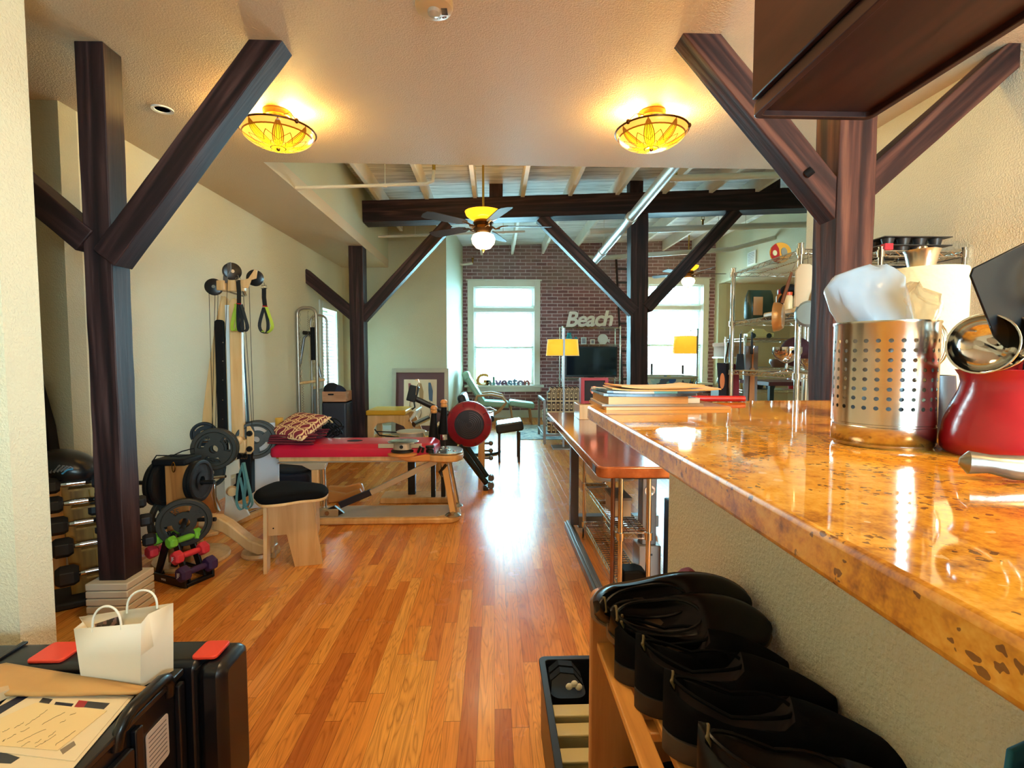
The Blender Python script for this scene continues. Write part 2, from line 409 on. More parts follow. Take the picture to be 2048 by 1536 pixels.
def beam(name, p1, p2, w, d, mt, parent, e1=(0, 1, 0), bev=0.004, rough=0.0025, cut=None):
    """square timber from p1 to p2 whose mesh runs along its own Z axis; w across, d along e1"""
    p1, p2 = V(p1), V(p2); L = (p2 - p1).length; zx = (p2 - p1).normalized()
    e = V(e1); e = (e - zx * e.dot(zx)).normalized(); x = e.cross(zx)
    mb = MB(); n = max(2, int(L / 0.12)); rings = []
    rnd = random.Random(int(L * 1000) + int(w * 1000))
    for k in range(n + 1):
        z = L * k / n
        pts = []
        for sx_, sy_ in ((-1, -1), (1, -1), (1, 1), (-1, 1)):
            jx = (rnd.random() - 0.5) * rough; jy = (rnd.random() - 0.5) * rough
            pts.append(mb.bm.verts.new((sx_ * w / 2 + jx, sy_ * d / 2 + jy, z)))
        rings.append(pts)
    mb.skin(rings)
    o = mb.build(name, mt, None, bevel=bev, origin=(0, 0, 0), ang=50)
    M = Matrix(((x.x, e.x, zx.x, 0), (x.y, e.y, zx.y, 0), (x.z, e.z, zx.z, 0), (0, 0, 0, 1)))
    o.rotation_euler = M.to_euler()
    o.location = p1 - (V(parent['_o']) if parent is not None else V((0, 0, 0)))
    o['_o'] = tuple(p1)
    if parent is not None: o.parent = parent
    return o
# measuring aid: the point at depth Y (or on the level z) that a pixel of the 2048x1536 photograph looks at
def ray(x, y):
    p, w = atan(0.0545), atan(0.036); u, v = (x - 1024) / 1000, (768 - y) / 1000
    return V((sin(w) * cos(p) + cos(w) * u + sin(w) * sin(p) * v, cos(w) * cos(p) - sin(w) * u + cos(w) * sin(p) * v, -sin(p) + cos(p) * v))
def at(x, y, Y): d = ray(x, y); t = Y / d.y; return V((d.x * t, Y, 1.22 + d.z * t))
def fl(x, y, z=0.0): d = ray(x, y); t = (z - 1.22) / d.z; return V((d.x * t, d.y * t, z))
def ribbon(b, pts, w, th=0.003, side=(0, 1, 0)):
    pts = [V(p) for p in pts]; sd = V(side).normalized(); rings = []
    for i, p in enumerate(pts):
        t_ = (pts[min(i + 1, len(pts) - 1)] - pts[max(i - 1, 0)]).normalized(); n_ = t_.cross(sd).normalized()
        rings.append([b.bm.verts.new(p + sd * (w / 2 * sx) + n_ * (th / 2 * sy)) for sx, sy in ((-1, -1), (1, -1), (1, 1), (-1, 1))])
    b.skin(rings)
def sm(pts, n=3):
    out = []
    for i in range(len(pts) - 1):
        p0, p1, p2, p3 = pts[max(i - 1, 0)], pts[i], pts[i + 1], pts[min(i + 2, len(pts) - 1)]
        for k in range(n):
            t = k / n
            out.append(tuple(0.5 * ((2 * b_) + (-a_ + c_) * t + (2 * a_ - 5 * b_ + 4 * c_ - d_) * t * t + (-a_ + 3 * b_ - 3 * c_ + d_) * t ** 3) for a_, b_, c_, d_ in zip(p0, p1, p2, p3)))
    out.append(tuple(pts[-1])); return out
# ================================================================ the room
def slab(name, x0, x1, y0, y1, z0, z1, m):
    return struct(MB().box(x0, x1, y0, y1, z0, z1).build(name, m, origin=(0, 0, 0)))
CZ = 2.61; EY = 3.72
slab('floor', -4.6, 6.0, -2.7, 10.5, -0.1, 0.0, FLOOR)
# low ceiling over the near room and the dropped strip along the left wall
mb = MB()
mb.box(-4.6, 2.9, -2.7, EY, CZ, CZ + 0.12); mb.box(-2.6, -1.645, EY, 8.0, CZ, CZ + 0.12)
struct(mb.build('ceiling', CEIL, origin=(0, 0, 0)))
# upright faces above the low ceiling
slab('wall_upper_left', -1.77, -1.645, EY, 8.0, CZ + 0.12, 3.75, PLASTER_G)
slab('wall_upper_front', -1.645, 4.6, EY - 0.12, EY, CZ + 0.12, 3.85, PLASTER_G)
# left side
slab('wall_foreground', -4.6, -1.527, 1.62, 1.75, 0, CZ, PLASTER)
slab('wall_recess_back', -4.6, -2.365, 2.88, 3.0, 0, CZ, PLASTER_B)
slab('wall_recess_end', -4.6, -4.48, 1.75, 2.88, 0, CZ, PLASTER_B)
mb = MB()  # long left wall with the blind window opening
WY0, WY1, WZ0, WZ1 = 6.98, 7.62, 0.62, 1.90
mb.box(-2.49, -2.365, 3.0, WY0, 0, CZ); mb.box(-2.49, -2.365, WY1, 8.0, 0, CZ)
mb.box(-2.49, -2.365, WY0, WY1, 0, WZ0); mb.box(-2.49, -2.365, WY0, WY1, WZ1, CZ)
struct(mb.build('wall_left', PLASTER, origin=(0, 0, 0)))
slab('wall_kitchen_left', -2.2, -2.08, -2.7, 1.62, 0, CZ, PLASTER)
# beige wall and the splayed return beside the brick wall
slab('wall_beige', -2.49, -0.745, 7.96, 8.08, 0, 3.75, PLASTER_B)
mb = MB(); mb.prism([(-0.745, 7.96), (-0.61, 10.02), (-0.75, 10.02), (-0.87, 8.08)], 3.75, XY(0))
struct(mb.build('wall_return', PLASTER_G, origin=(0, 0, 0)))
# brick wall with two window openings
W = [(-0.42, 0.82, 0.66, 2.62), (3.07, 4.22, 0.70, 2.68)]
mb = MB(); xs = [-0.8, W[0][0], W[0][1], W[1][0], W[1][1], 6.0]
for i in (0, 2, 4): mb.box(xs[i], xs[i + 1], 10.0, 10.3, 0, 3.9)
for a in W:
    mb.box(a[0], a[1], 10.0, 10.3, 0, a[2]); mb.box(a[0], a[1], 10.0, 10.3, a[3], 3.9)
struct(mb.build('wall_brick', BRICK, origin=(0, 0, 0)))
# right side: near wall, far wall with an alcove below a header
slab('wall_right', 2.34, 2.5, -2.7, EY, 0, CZ, PLASTER)
mb = MB(); mb.box(4.45, 4.6, EY, 10.0, 2.66, 3.9); mb.box(4.45, 4.6, 9.82, 10.0, 0, 2.66)
mb.box(4.45, 4.6, EY, 5.2, 0, 2.66)
struct(mb.build('wall_far_right', PLASTER_G, origin=(0, 0, 0)))
mb = MB(); mb.box(4.6, 6.0, 9.82, 10.0, 0, 2.66); mb.box(5.9, 6.0, 5.0, 9.82, 0, 2.66); mb.box(4.6, 6.0, 5.0, 5.2, 0, 2.66)
struct(mb.build('wall_alcove', PLASTER_B, origin=(0, 0, 0)))
slab('ceiling_alcove', 4.6, 6.0, 5.0, 10.0, 2.66, 2.75, CEIL)
slab('wall_stub', 2.5, 4.45, EY - 0.12, EY, 0, CZ + 0.12, PLASTER_G)
# wall behind the photographer, with its window
mb = MB(); mb.box(-4.6, 0.85, -2.7, -2.58, 0, CZ); mb.box(2.15, 2.5, -2.7, -2.58, 0, CZ); mb.box(0.85, 2.15, -2.7, -2.58, 0, 1.1); mb.box(0.85, 2.15, -2.7, -2.58, 2.1, CZ)
struct(mb.build('wall_back', PLASTER, origin=(0, 0, 0)))
# high roof deck, rising gently to the right
def roofz(x): return 3.39 + 0.033 * (x + 0.6)
mb = MB()
mb.prism([(-2.0, roofz(-2.0)), (4.62, roofz(4.62)), (4.62, roofz(4.62) + 0.08), (-2.0, roofz(-2.0) + 0.08)], 6.6, XZ(EY - 0.12))
struct(mb.build('ceiling_deck', DECK, origin=(0, 0, 0)))
JOIST = mat('joist_whitewash', 'e6dccd', 0.65, var=0.12, vs=6)
names = ['first', 'second', 'third', 'fourth', 'fifth', 'sixth', 'seventh', 'eighth', 'ninth', 'tenth']
for i in range(10):
    x = -1.44 + 0.602 * i
    z1 = roofz(x) + 0.01; mb = MB()
    mb.box(x - 0.024, x + 0.024, EY + 0.005, 9.99, z1 - 0.20, z1)
    o = mb.build('ceiling_joist', JOIST, bevel=0.003)
    tag(o, 'white painted ceiling joist under the board roof, %s from the left' % names[i], 'joist', 'white ceiling joists')
# trims
slab('baseboard_beige', -2.365, -0.745, 7.935, 7.96, 0, 0.13, TRIM)
slab('baseboard_left', -2.365, -2.345, 3.0, 7.935, 0, 0.13, TRIM)
slab('baseboard_brick', -0.6, 4.45, 9.975, 10.0, 0, 0.15, TRIM)
slab('baseboard_right', 2.32, 2.34, 1.2, EY, 0, 0.13, TRIM)
slab('baseboard_recess', -4.48, -2.365, 2.86, 2.88, 0, 0.13, TRIM)
# windows
def pane_mat():
    m = bpy.data.materials.new('window_glass'); m.use_nodes = True; nt = m.node_tree; nt.nodes.clear()
    tr = node(nt, 'ShaderNodeBsdfTransparent', {0: (0.94, 0.97, 0.96, 1)}); gl = node(nt, 'ShaderNodeBsdfGlossy', {0: (1, 1, 1, 1), 'Roughness': 0.02})
    fr = node(nt, 'ShaderNodeFresnel', {0: 1.45}); mx = node(nt, 'ShaderNodeMixShader', {0: fr.outputs[0], 1: tr.outputs[0], 2: gl.outputs[0]})
    out = node(nt, 'ShaderNodeOutputMaterial', {0: mx.outputs[0]}); return m
GLASS = pane_mat()
BLIND = mat('blind_slat_white', 'eef2f0', 0.5)
def sash(mb, x0, x1, z0, z1, y, t):
    mb.box(x0, x0 + t, y, y + 0.03, z0, z1); mb.box(x1 - t, x1, y, y + 0.03, z0, z1)
    mb.box(x0 + t, x1 - t, y, y + 0.03, z0, z0 + t); mb.box(x0 + t, x1 - t, y, y + 0.03, z1 - t, z1)
for k, (x0, x1, z0, z1) in enumerate(W):
    w = struct(thing('window_%d' % (k + 1), None, None, (x0, 10.0, z0)))
    c = MB()
    c.box(x0 - 0.10, x0 + 0.015, 9.965, 10.0, z0 - 0.02, z1 + 0.10); c.box(x1 - 0.015, x1 + 0.10, 9.965, 10.0, z0 - 0.02, z1 + 0.10)
    c.box(x0 + 0.015, x1 - 0.015, 9.965, 10.0, z1 - 0.015, z1 + 0.10); c.box(x0 - 0.13, x1 + 0.13, 9.95, 9.999, z1 + 0.10, z1 + 0.125)
    for a, b in ((x0, x0 + 0.02), (x1 - 0.02, x1)): c.box(a, b, 10.0, 10.28, z0, z1)
    c.box(x0, x1, 10.0, 10.28, z1 - 0.02, z1)
    c.build('window_casing', TRIM, w, bevel=0.004)
    s_ = MB(); s_.box(x0 - 0.17, x1 + 0.17, 9.86, 10.28, z0 - 0.045, z0); s_.box(x0 - 0.11, x1 + 0.11, 9.94, 10.0, z0 - 0.14, z0 - 0.045)
    s_.build('window_sill', TRIM, w, bevel=0.006)
    f = MB(); zt = z0 + (z1 - z0) * 0.765; zm = z0 + (z1 - z0) * 0.37
    f.box(x0 + 0.02, x1 - 0.02, 10.08, 10.16, zt - 0.03, zt + 0.04)
    sash(f, x0 + 0.02, x1 - 0.02, zt + 0.04, z1 - 0.02, 10.12, 0.045)
    sash(f, x0 + 0.02, x1 - 0.02, zm, zt - 0.03, 10.13, 0.045)
    sash(f, x0 + 0.02, x1 - 0.02, z0, zm + 0.04, 10.09, 0.045)
    f.build('window_frame', TRIM, w, bevel=0.003)
    g = MB(); g.box(x0 + 0.03, x1 - 0.03, 10.145, 10.149, z0 + 0.02, z1 - 0.03); g.build('pane', GLASS, w)
    for (a, b, nm) in ((zt + 0.05, z1 - 0.03, 'upper'), (z0 + 0.35, zt - 0.04, 'lower')):
        bl = MB(); n = int((b - a) / 0.05)
        for i in range(n):
            z = a + (i + 0.5) * (b - a) / n
            bl.cbox(((x0 + x1) / 2, 10.06, z), (x1 - x0 - 0.07, 0.045, 0.0015), (0.10, 0, 0))
        bl.box(x0 + 0.03, x1 - 0.03, 10.04, 10.085, b - 0.012, b + 0.012)
        bl.build('blind', BLIND, w)
# left blind window
w = struct(thing('window_3', None, None, (-2.42, (WY0 + WY1) / 2, WZ0)))
c = MB()
c.box(-2.365, -2.345, WY0 - 0.09, WY0 + 0.01, WZ0 - 0.05, WZ1 + 0.09); c.box(-2.365, -2.345, WY1 - 0.01, WY1 + 0.09, WZ0 - 0.05, WZ1 + 0.09)
c.box(-2.365, -2.34, WY0 + 0.01, WY1 - 0.01, WZ1 - 0.01, WZ1 + 0.09); c.box(-2.365, -2.32, WY0 - 0.1, WY1 + 0.1, WZ0 - 0.05, WZ0)
c.build('window_casing', TRIM, w, bevel=0.003)
g = MB(); g.box(-2.47, -2.466, WY0, WY1, WZ0, WZ1); g.build('pane', GLASS, w)
bl = MB(); n = 27
for i in range(n):
    z = WZ0 + 0.02 + i * (WZ1 - WZ0 - 0.04) / n
    bl.cbox((-2.40, (WY0 + WY1) / 2, z), (0.05, WY1 - WY0 - 0.02, 0.002), (0, 1.05, 0))
bl.build('blind', BLIND, w)
# window behind the photographer
w = struct(thing('window_4', None, None, (1.5, -2.6, 1.1)))
c = MB(); sash(c, 0.85, 2.15, 1.1, 2.1, -2.66, 0.05); c.box(1.48, 1.52, -2.66, -2.63, 1.15, 2.05); c.build('window_frame', TRIM, w)
g = MB(); g.box(0.88, 2.12, -2.65, -2.646, 1.12, 2.08); g.build('pane', GLASS, w)

# ================================================================ timber frame
t = thing('timber_post', 'dark timber post with two slanting braces, by the dumbbell rack at left', 'post', (-1.79, 2.40, 0))
PX, PY = -1.785, 2.405
beam('post', (PX, PY, 0.0), (PX, PY, CZ), 0.122, 0.115, TIMBER, t)
beam('brace', (PX + 0.05, PY - 0.035, 1.66), (-0.955, PY - 0.035, CZ + 0.06), 0.115, 0.115, TIMBER, t)
beam('brace', (PX - 0.05, PY - 0.01, 1.74), (-2.62, PY - 0.01, 2.42), 0.115, 0.115, TIMBER, t)
b = MB(); b.cyl((-1.625, 2.315, 1.745), (-1.60, 2.40, 1.73), 0.001, n=6)
b.bm.clear()
for k in range(5):
    b.box(PX - 0.095 + 0.0, PX + 0.095, PY - 0.095, PY + 0.09, 0.0 + k * 0.036, 0.0 + k * 0.036 + 0.033)
b.build('base_trim', mat('cream_base_trim', 'cfc3ac', 0.5), t, bevel=0.005)
t = thing('timber_post', 'thick brown timber post with two braces, standing past the granite counter', 'post', (1.60, 2.275, 0))
QX, QY = 1.60, 2.275
beam('post', (QX, QY, 0), (QX, QY, CZ), 0.172, 0.165, TIMBER2, t, rough=0.006)
beam('brace', (QX - 0.03, QY - 0.02, 1.86), (0.845, QY - 0.02, CZ + 0.06), 0.125, 0.11, TIMBER2, t)
beam('brace', (QX + 0.05, QY - 0.01, 1.97), (2.36, QY - 0.01, 2.60), 0.115, 0.10, TIMBER2, t)
mb = MB(); mb.cyl((1.39, 2.18, 2.035), (1.375, 2.20, 2.02), 0.018, n=10); mb.build('bolt_hole', BLACKM, t)
# far frame: beam, posts, braces
YB = 6.55
t = thing('timber_beam', 'long dark timber beam crossing under the white joists', 'beam', (-1.70, YB, 3.0))
beam('beam', (-1.64, YB, 3.035), (4.45, YB, 3.035 + 0.033 * 6.1 + 0.05), 0.265, 0.26, TIMBER, t, e1=(0, 1, 0))
for x in (0.03, 1.83, 3.62):
    z = 3.17 + 0.041 * (x + 1.64)
    beam('stub', (x, YB + 0.0, z - 0.04), (x, YB, roofz(x)), 0.17, 0.17, TIMBER, t)
t = thing('timber_post', 'dark timber post with two braces, standing left of the framed print', 'post', (-1.72, 6.52, 0))
beam('post', (-1.735, 6.52, 0), (-1.735, 6.52, CZ), 0.175, 0.2, TIMBER, t)
beam('brace', (-1.69, 6.5, 1.71), (-0.575, 6.5, 2.91), 0.145, 0.13, TIMBER, t)
beam('brace', (-1.78, 6.5, 1.74), (-2.40, 6.5, 2.27), 0.14, 0.13, TIMBER, t)
t = thing('timber_post', 'dark timber post with two braces, standing in front of the right brick window', 'post', (1.88, 6.52, 0))
beam('post', (1.90, 6.55, 0), (1.87, 6.55, 3.05), 0.225, 0.2, TIMBER, t, rough=0.006)
beam('brace', (1.82, 6.5, 1.80), (0.60, 6.5, 3.00), 0.15, 0.13, TIMBER, t)
beam('brace', (1.98, 6.5, 1.85), (3.15, 6.5, 3.10), 0.15, 0.13, TIMBER, t)
for a in ():
    pass
# ================================================================ ceiling fittings
def tiffany_mat():
    m, nt, p = new_mat('stained_glass')
    sx = node(nt, 'ShaderNodeSeparateXYZ', {0: objco(nt)})
    x, y = sx.outputs[0], sx.outputs[1]
    r = mth(nt, 'DIVIDE', mth(nt, 'SQRT', mth(nt, 'ADD', mth(nt, 'MULTIPLY', x, x), mth(nt, 'MULTIPLY', y, y))), 0.198)
    a = mth(nt, 'MULTIPLY', mth(nt, 'ADD', mth(nt, 'ARCTAN2', y, x), pi), 8 / (2 * pi))
    ai = mth(nt, 'FLOOR', a)
    s = mth(nt, 'MULTIPLY', mth(nt, 'ABSOLUTE', mth(nt, 'SUBTRACT', mth(nt, 'FRACT', a), 0.5)), 2.0)
    t = mth(nt, 'SUBTRACT', 1.0, r)
    def line(v, w): return mth(nt, 'LESS_THAN', mth(nt, 'ABSOLUTE', v), w)
    env = mth(nt, 'MULTIPLY', mth(nt, 'POWER', mth(nt, 'MAXIMUM', t, 0.0), 0.6), 1.05)
    L = line(mth(nt, 'SUBTRACT', s, env), 0.045)
    for kx in (0.55, 0.22):
        L = mth(nt, 'MAXIMUM', L, line(mth(nt, 'SUBTRACT', s, mth(nt, 'MULTIPLY', env, kx)), 0.035))
    for rr in (0.2, 0.93): L = mth(nt, 'MAXIMUM', L, line(mth(nt, 'SUBTRACT', r, rr), 0.014))
    L = mth(nt, 'MAXIMUM', L, line(mth(nt, 'SUBTRACT', mth(nt, 'ADD', mth(nt, 'MULTIPLY', s, 0.22), 0.24), r), 0.012))
    L = mth(nt, 'MAXIMUM', L, line(mth(nt, 'SUBTRACT', mth(nt, 'SUBTRACT', 0.80, mth(nt, 'MULTIPLY', mth(nt, 'SUBTRACT', 1.0, s), 0.3)), r), 0.014))
    k = node(nt, 'ShaderNodeTexWhiteNoise', {'W': ai}, noise_dimensions='1D').outputs[0]
    inpet = mth(nt, 'LESS_THAN', s, env)
    mid = mth(nt, 'MULTIPLY', mth(nt, 'GREATER_THAN', s, mth(nt, 'MULTIPLY', env, 0.55)), inpet)
    red = mth(nt, 'MULTIPLY', mth(nt, 'MULTIPLY', mid, mth(nt, 'GREATER_THAN', r, 0.45)), mth(nt, 'GREATER_THAN', k, 0.45))
    c = mixc(nt, inpet, s2l('ffb93c'), s2l('ffe01a'))
    c = mixc(nt, mth(nt, 'MULTIPLY', red, 0.8), c, s2l('f0641a'))
    c = mixc(nt, mth(nt, 'GREATER_THAN', r, 0.93), c, s2l('e8913a'))
    c = mixc(nt, L, c, s2l('6a3a08'))
    nt.links.new(c, p.inputs['Base Color']); nt.links.new(c, p.inputs['Emission Color'])
    p.inputs['Emission Strength'].default_value = 0.62; p.inputs['Roughness'].default_value = 0.2
    return m
TIFF = tiffany_mat()
BRONZE = mat('antique_bronze', '5a3d22', 0.3, 0.9)
BRASS = mat('brass', 'b08a3e', 0.25, 1.0)
def tiffany(loc, rz, side):
    x, y = loc
    t = thing('ceiling_lamp', 'stained glass bowl ceiling lamp glowing yellow, %s' % side, 'lamp', (x, y, CZ), 'stained glass ceiling lamps')
    zr = 2.50
    prof = [(0.198 * sin(a) ** 0.9 if a > 0 else 0.0, zr - 0.092 * cos(a) ** 1.25) for a in [i * pi / 2 / 10 for i in range(10)]] + [(0.198, zr), (0.203, zr + 0.004)]
    b = MB(); b.lathe([(max(r_, 0.001), z) for r_, z in prof], (x, y, 0), 48, caps=False)
    o = b.build('glass_bowl', TIFF, t, origin=(x, y, zr - 0.092), solid=0.003)
    b = MB(); b.tube(arc((x, y, zr + 0.003), 0.203, 0, 2 * pi, 40)[:-1], 0.0055, 8, closed=True); b.build('rim', BRONZE, t)
    b = MB(); b.lathe([(0.075, CZ - 0.035), (0.08, CZ - 0.002)], (x, y, 0), 28); b.cyl((x, y, zr - 0.08), (x, y, CZ - 0.03), 0.006)
    b.ell((x, y, zr - 0.095), (0.012, 0.012, 0.012), 12, 8); b.build('canopy', BRASS, t, bevel=0.004)
    for k in range(3):
        a = rz + k * 2 * pi / 3; cx, cy = x + 0.203 * cos(a), y + 0.203 * sin(a)
        b = MB(); b.ell((cx, cy, zr + 0.004), (0.012, 0.012, 0.014), 12, 8)
        b.tube([(x + 0.05 * cos(a), y + 0.05 * sin(a), CZ - 0.03), (x + 0.14 * cos(a), y + 0.14 * sin(a), CZ - 0.045), (cx, cy, zr + 0.004)], 0.003, 6)
        b.build('arm', BRONZE, t)
    bm_ = mat('lit_bulb', 'fff0c0', 0.3, emit=('ffe9a8', 10))
    for sx_ in (-1, 1):
        b = MB(); b.ell((x + sx_ * 0.07, y, 2.53), (0.02, 0.02, 0.03), 12, 8); b.build('bulb', bm_, t)
        point_light('lamp_bulb', (x + sx_ * 0.085, y, 2.548), 6.5, WARM, 0.02)
tiffany((-1.228, 2.97), radians(200), 'at left above the gym gear')
tiffany((0.902, 2.90), radians(215), 'at right near the thick brown post')

t = thing('smoke_detector', 'round white smoke detector on the low ceiling', 'detector', (-0.232, 2.05, CZ))
x, y = -0.232, 2.05
b = MB(); b.lathe([(0.073, CZ), (0.074, CZ - 0.018), (0.07, CZ - 0.028), (0.055, CZ - 0.036), (0.001, CZ - 0.038)], (x, y, 0), 36); b.build('body', mat('aged_white_plastic', 'cfb790', 0.35), t)
b = MB(); b.lathe([(0.026, CZ - 0.036), (0.024, CZ - 0.05), (0.014, CZ - 0.056), (0.001, CZ - 0.058)], (x, y - 0.005, 0), 24); b.build('sensor_dome', mat('clear_dome', 'cfcfc8', 0.08, 0.3), t)
b = MB()
for i in range(8): b.box(x + 0.028, x + 0.052, y - 0.02 + i * 0.005, y - 0.0177 + i * 0.005, CZ - 0.0375, CZ - 0.036)
b.build('grille', BLACK, t)
b = MB(); text_mesh(b, 'Firex', 0.021, Matrix.Translation((x + 0.025, y + 0.034, CZ - 0.0365)) @ Euler((pi, 0, -0.2)).to_matrix().to_4x4(), 0.001); b.build('lettering', mat('brown_print', '4a2a14', 0.6), t)
t = thing('ceiling_light_trim', 'small round recessed light trim behind the left brace', 'ceiling light', (-1.86, 2.96, CZ))
b = MB(); b.lathe([(0.055, CZ), (0.055, CZ - 0.006), (0.04, CZ - 0.004), (0.038, CZ + 0.0)], (-1.86, 2.96, 0), 28); b.build('trim_ring', WHITE, t)

AMBER = mat('amber_glass_lit', 'f3b23a', 0.15, emit=('ffb21e', 0.55))
OPAL = mat('opal_glass_lit', 'fff2d0', 0.2, emit=('ffe9b0', 3.2))
BLADE = mat('dark_fan_blade', '33241d', 0.6, spec=0.25)
def fan(x, y, zc, label, a0, blade_top, rod_top):
    t = thing('ceiling_fan', label, 'fan', (x, y, rod_top), 'ceiling fans with amber and opal glass')
    b = MB(); b.cyl((x, y, zc + 0.12), (x, y, rod_top - 0.05), 0.011); b.lathe([(0.055, rod_top), (0.055, rod_top - 0.03), (0.02, rod_top - 0.06)], (x, y, 0), 20); b.build('downrod', BRASS, t)
    b = MB(); b.lathe([(0.06, zc + 0.045), (0.125, zc + 0.07), (0.165, zc + 0.10), (0.178, zc + 0.135), (0.172, zc + 0.135), (0.12, zc + 0.08), (0.05, zc + 0.06)], (x, y, 0), 36); b.build('amber_uplight_bowl', AMBER, t)
    b = MB(); b.lathe([(0.03, zc + 0.06), (0.09, zc + 0.05), (0.1, zc + 0.03), (0.085, zc), (0.1, zc - 0.03), (0.075, zc - 0.06), (0.07, zc - 0.075)], (x, y, 0), 30); b.build('motor_housing', BRONZE, t)
    b = MB(); b.lathe([(0.07, zc - 0.07), (0.1, zc - 0.085), (0.115, zc - 0.12), (0.105, zc - 0.165), (0.07, zc - 0.205), (0.02, zc - 0.222)], (x, y, 0), 30); b.build('opal_light_bowl', OPAL, t)
    b = MB(); b.lathe([(0.022, zc - 0.22), (0.012, zc - 0.235), (0.004, zc - 0.25)], (x, y, 0), 14); b.build('finial', BRASS, t)
    for k in range(5):
        a = a0 + k * 2 * pi / 5; M = Matrix.Translation((x, y, zc + 0.0)) @ Matrix.Rotation(a, 4, 'Z')
        b = MB(); b.tube([(0.08, 0, 0), (0.12, 0.02, -0.02), (0.15, 0, -0.012), (0.18, 0, 0.0), (0.24, 0, 0.004)], 0.008, 8)
        b.tube([(0.08, 0, -0.01), (0.12, -0.02, -0.03), (0.16, 0, -0.02)], 0.006, 8); b.build('blade_arm', BRONZE, t, M=M)
        b = MB(); pts = [(0.2, -0.03), (0.26, -0.055), (0.60, -0.07), (0.645, -0.055), (0.66, 0), (0.645, 0.055), (0.60, 0.07), (0.26, 0.055), (0.2, 0.03)]
        b.prism(pts, 0.006, Matrix.Rotation(0.2, 4, 'X')); b.build('blade', BLADE, t, M=M)
    return t
fan(-0.10, 4.90, 2.475, 'nearer ceiling fan with brass rod, left of the timber post', 0.02, 0, roofz(-0.1))
point_light('fan_bulb', (-0.10, 4.90, 2.19), 2.5, (1.0, 0.8, 0.5), 0.06)
point_light('fan_uplight', (-0.10, 4.90, 2.66), 6, WARM, 0.05)
fan(3.43, 8.8, 2.68, 'farther ceiling fan hanging before the right brick window', -0.05, 0, roofz(3.4))
point_light('fan_bulb', (3.43, 8.8, 2.39), 5, (1.0, 0.8, 0.5), 0.06)

# pipes
PIPE = mat('galvanised_duct', 'c9c9c4', 0.42, 0.75, vs=20)
PIPEW = mat('cream_pipe_paint', 'd6cdbc', 0.45)
t = thing('duct_pipe', 'shiny silver pipe running down towards the brick wall', 'pipe', (1.53, 4.0, 2.86))
p1, p2 = V((1.525, 3.74, 2.858)), V((1.545, 7.87, 2.67))
b = MB(); b.cyl(p1, p2, 0.052, n=24); b.build('pipe', PIPE, t)
for f in (0.02, 0.46, 0.82):
    q = p1.lerp(p2, f); d = (p2 - p1).normalized(); b = MB(); b.cyl(q - d * 0.05, q + d * 0.05, 0.064, n=24); b.build('coupling', PIPE, t, bevel=0.006)
b = MB(); b.ell(p2, (0.062, 0.062, 0.062), 16, 10); b.cyl(p2, p2 + V((-0.05, 0, 0.09)), 0.045); b.cyl(p2 + V((-0.05, 0, 0.09)), p2 + V((-0.05, 0, 0.12)), 0.065); b.build('elbow', PIPEW, t)
for f in (0.18, 0.8):
    q = p1.lerp(p2, f); b = MB(); b.cyl(q + V((0.0, 0, 0.04)), (q.x, q.y, roofz(q.x) + 0.01), 0.004, n=6); b.build('hanger', PIPEW, t)
def pipe(label, pts, r, hangers=(), tee=None):
    t = thing('sprinkler_pipe', label, 'pipe', pts[0])
    b = MB(); b.tube(pts, r, 14); b.build('pipe', PIPEW, t)
    for h in hangers:
        q = V(pts[0]).lerp(V(pts[-1] if len(pts) == 2 else pts[1]), h); b = MB(); b.tube([(q.x - r * 1.2, q.y, q.z), (q.x - r, q.y, q.z - r), (q.x + r, q.y, q.z - r), (q.x + r * 1.2, q.y, q.z)], 0.004, 6)
        b.cyl((q.x, q.y, q.z + r), (q.x, q.y, roofz(q.x) + 0.01), 0.004, n=6); b.build('hanger', PIPEW, t)
    if tee:
        for q in tee:
            q = V(q); b = MB(); b.cyl(q, q + V((0, 0, 0.09)), 0.014); b.cyl(q + V((0, 0, 0.09)), q + V((0, 0, 0.1)), 0.028); b.tube([q + V((-.018, 0, .1)), q + V((-.018, 0, .14)), q + V((.018, 0, .14)), q + V((.018, 0, .1))], 0.004, 6)
            b.build('sprinkler_head', BRASS, t)
pipe('thin cream pipe crossing under the joists near the dropped ceiling edge', [(-1.645, 4.3, 2.62), (-0.56, 4.3, 2.668), (-0.51, 4.3, 2.69), (-0.50, 4.3, 2.78)], 0.014, (0.68,), [(-0.50, 4.3, 2.78)])
pipe('thin cream pipe below the beam ending beside the nearer fan', [(-1.645, 7.3, 2.93), (0.45, 7.3, 3.022)], 0.018, (0.25, 0.85))
pipe('cream pipe high on the right passing above the dark beam', [(1.60, 4.6, 2.842), (4.40, 4.6, 2.97)], 0.030, (0.4,), [(1.66, 4.6, 2.86)])
pipe('cream pipe on the right passing behind the post below the beam', [(1.32, 6.95, 2.94), (4.44, 6.95, 3.07)], 0.042, (0.7,), [(2.9, 6.95, 3.02)])
pipe('long cream pipe close to the brick wall, behind the ladder top', [(1.60, 7.87, 2.76), (3.75, 7.87, 2.915), (4.44, 7.87, 3.1)], 0.036, (0.9,))
pipe('short cream pipe stub at the left end of the brick wall', [(-0.66, 9.6, 3.02), (-0.64, 9.6, 2.98), (-0.60, 9.6, 2.96), (-0.40, 9.6, 2.985)], 0.022, (), [(-0.40, 9.6, 2.985)])
pipe('slim cream pipe rising to the roof, on the far right', [(3.95, 5.2, 3.10), (4.44, 5.2, 3.3)], 0.025)
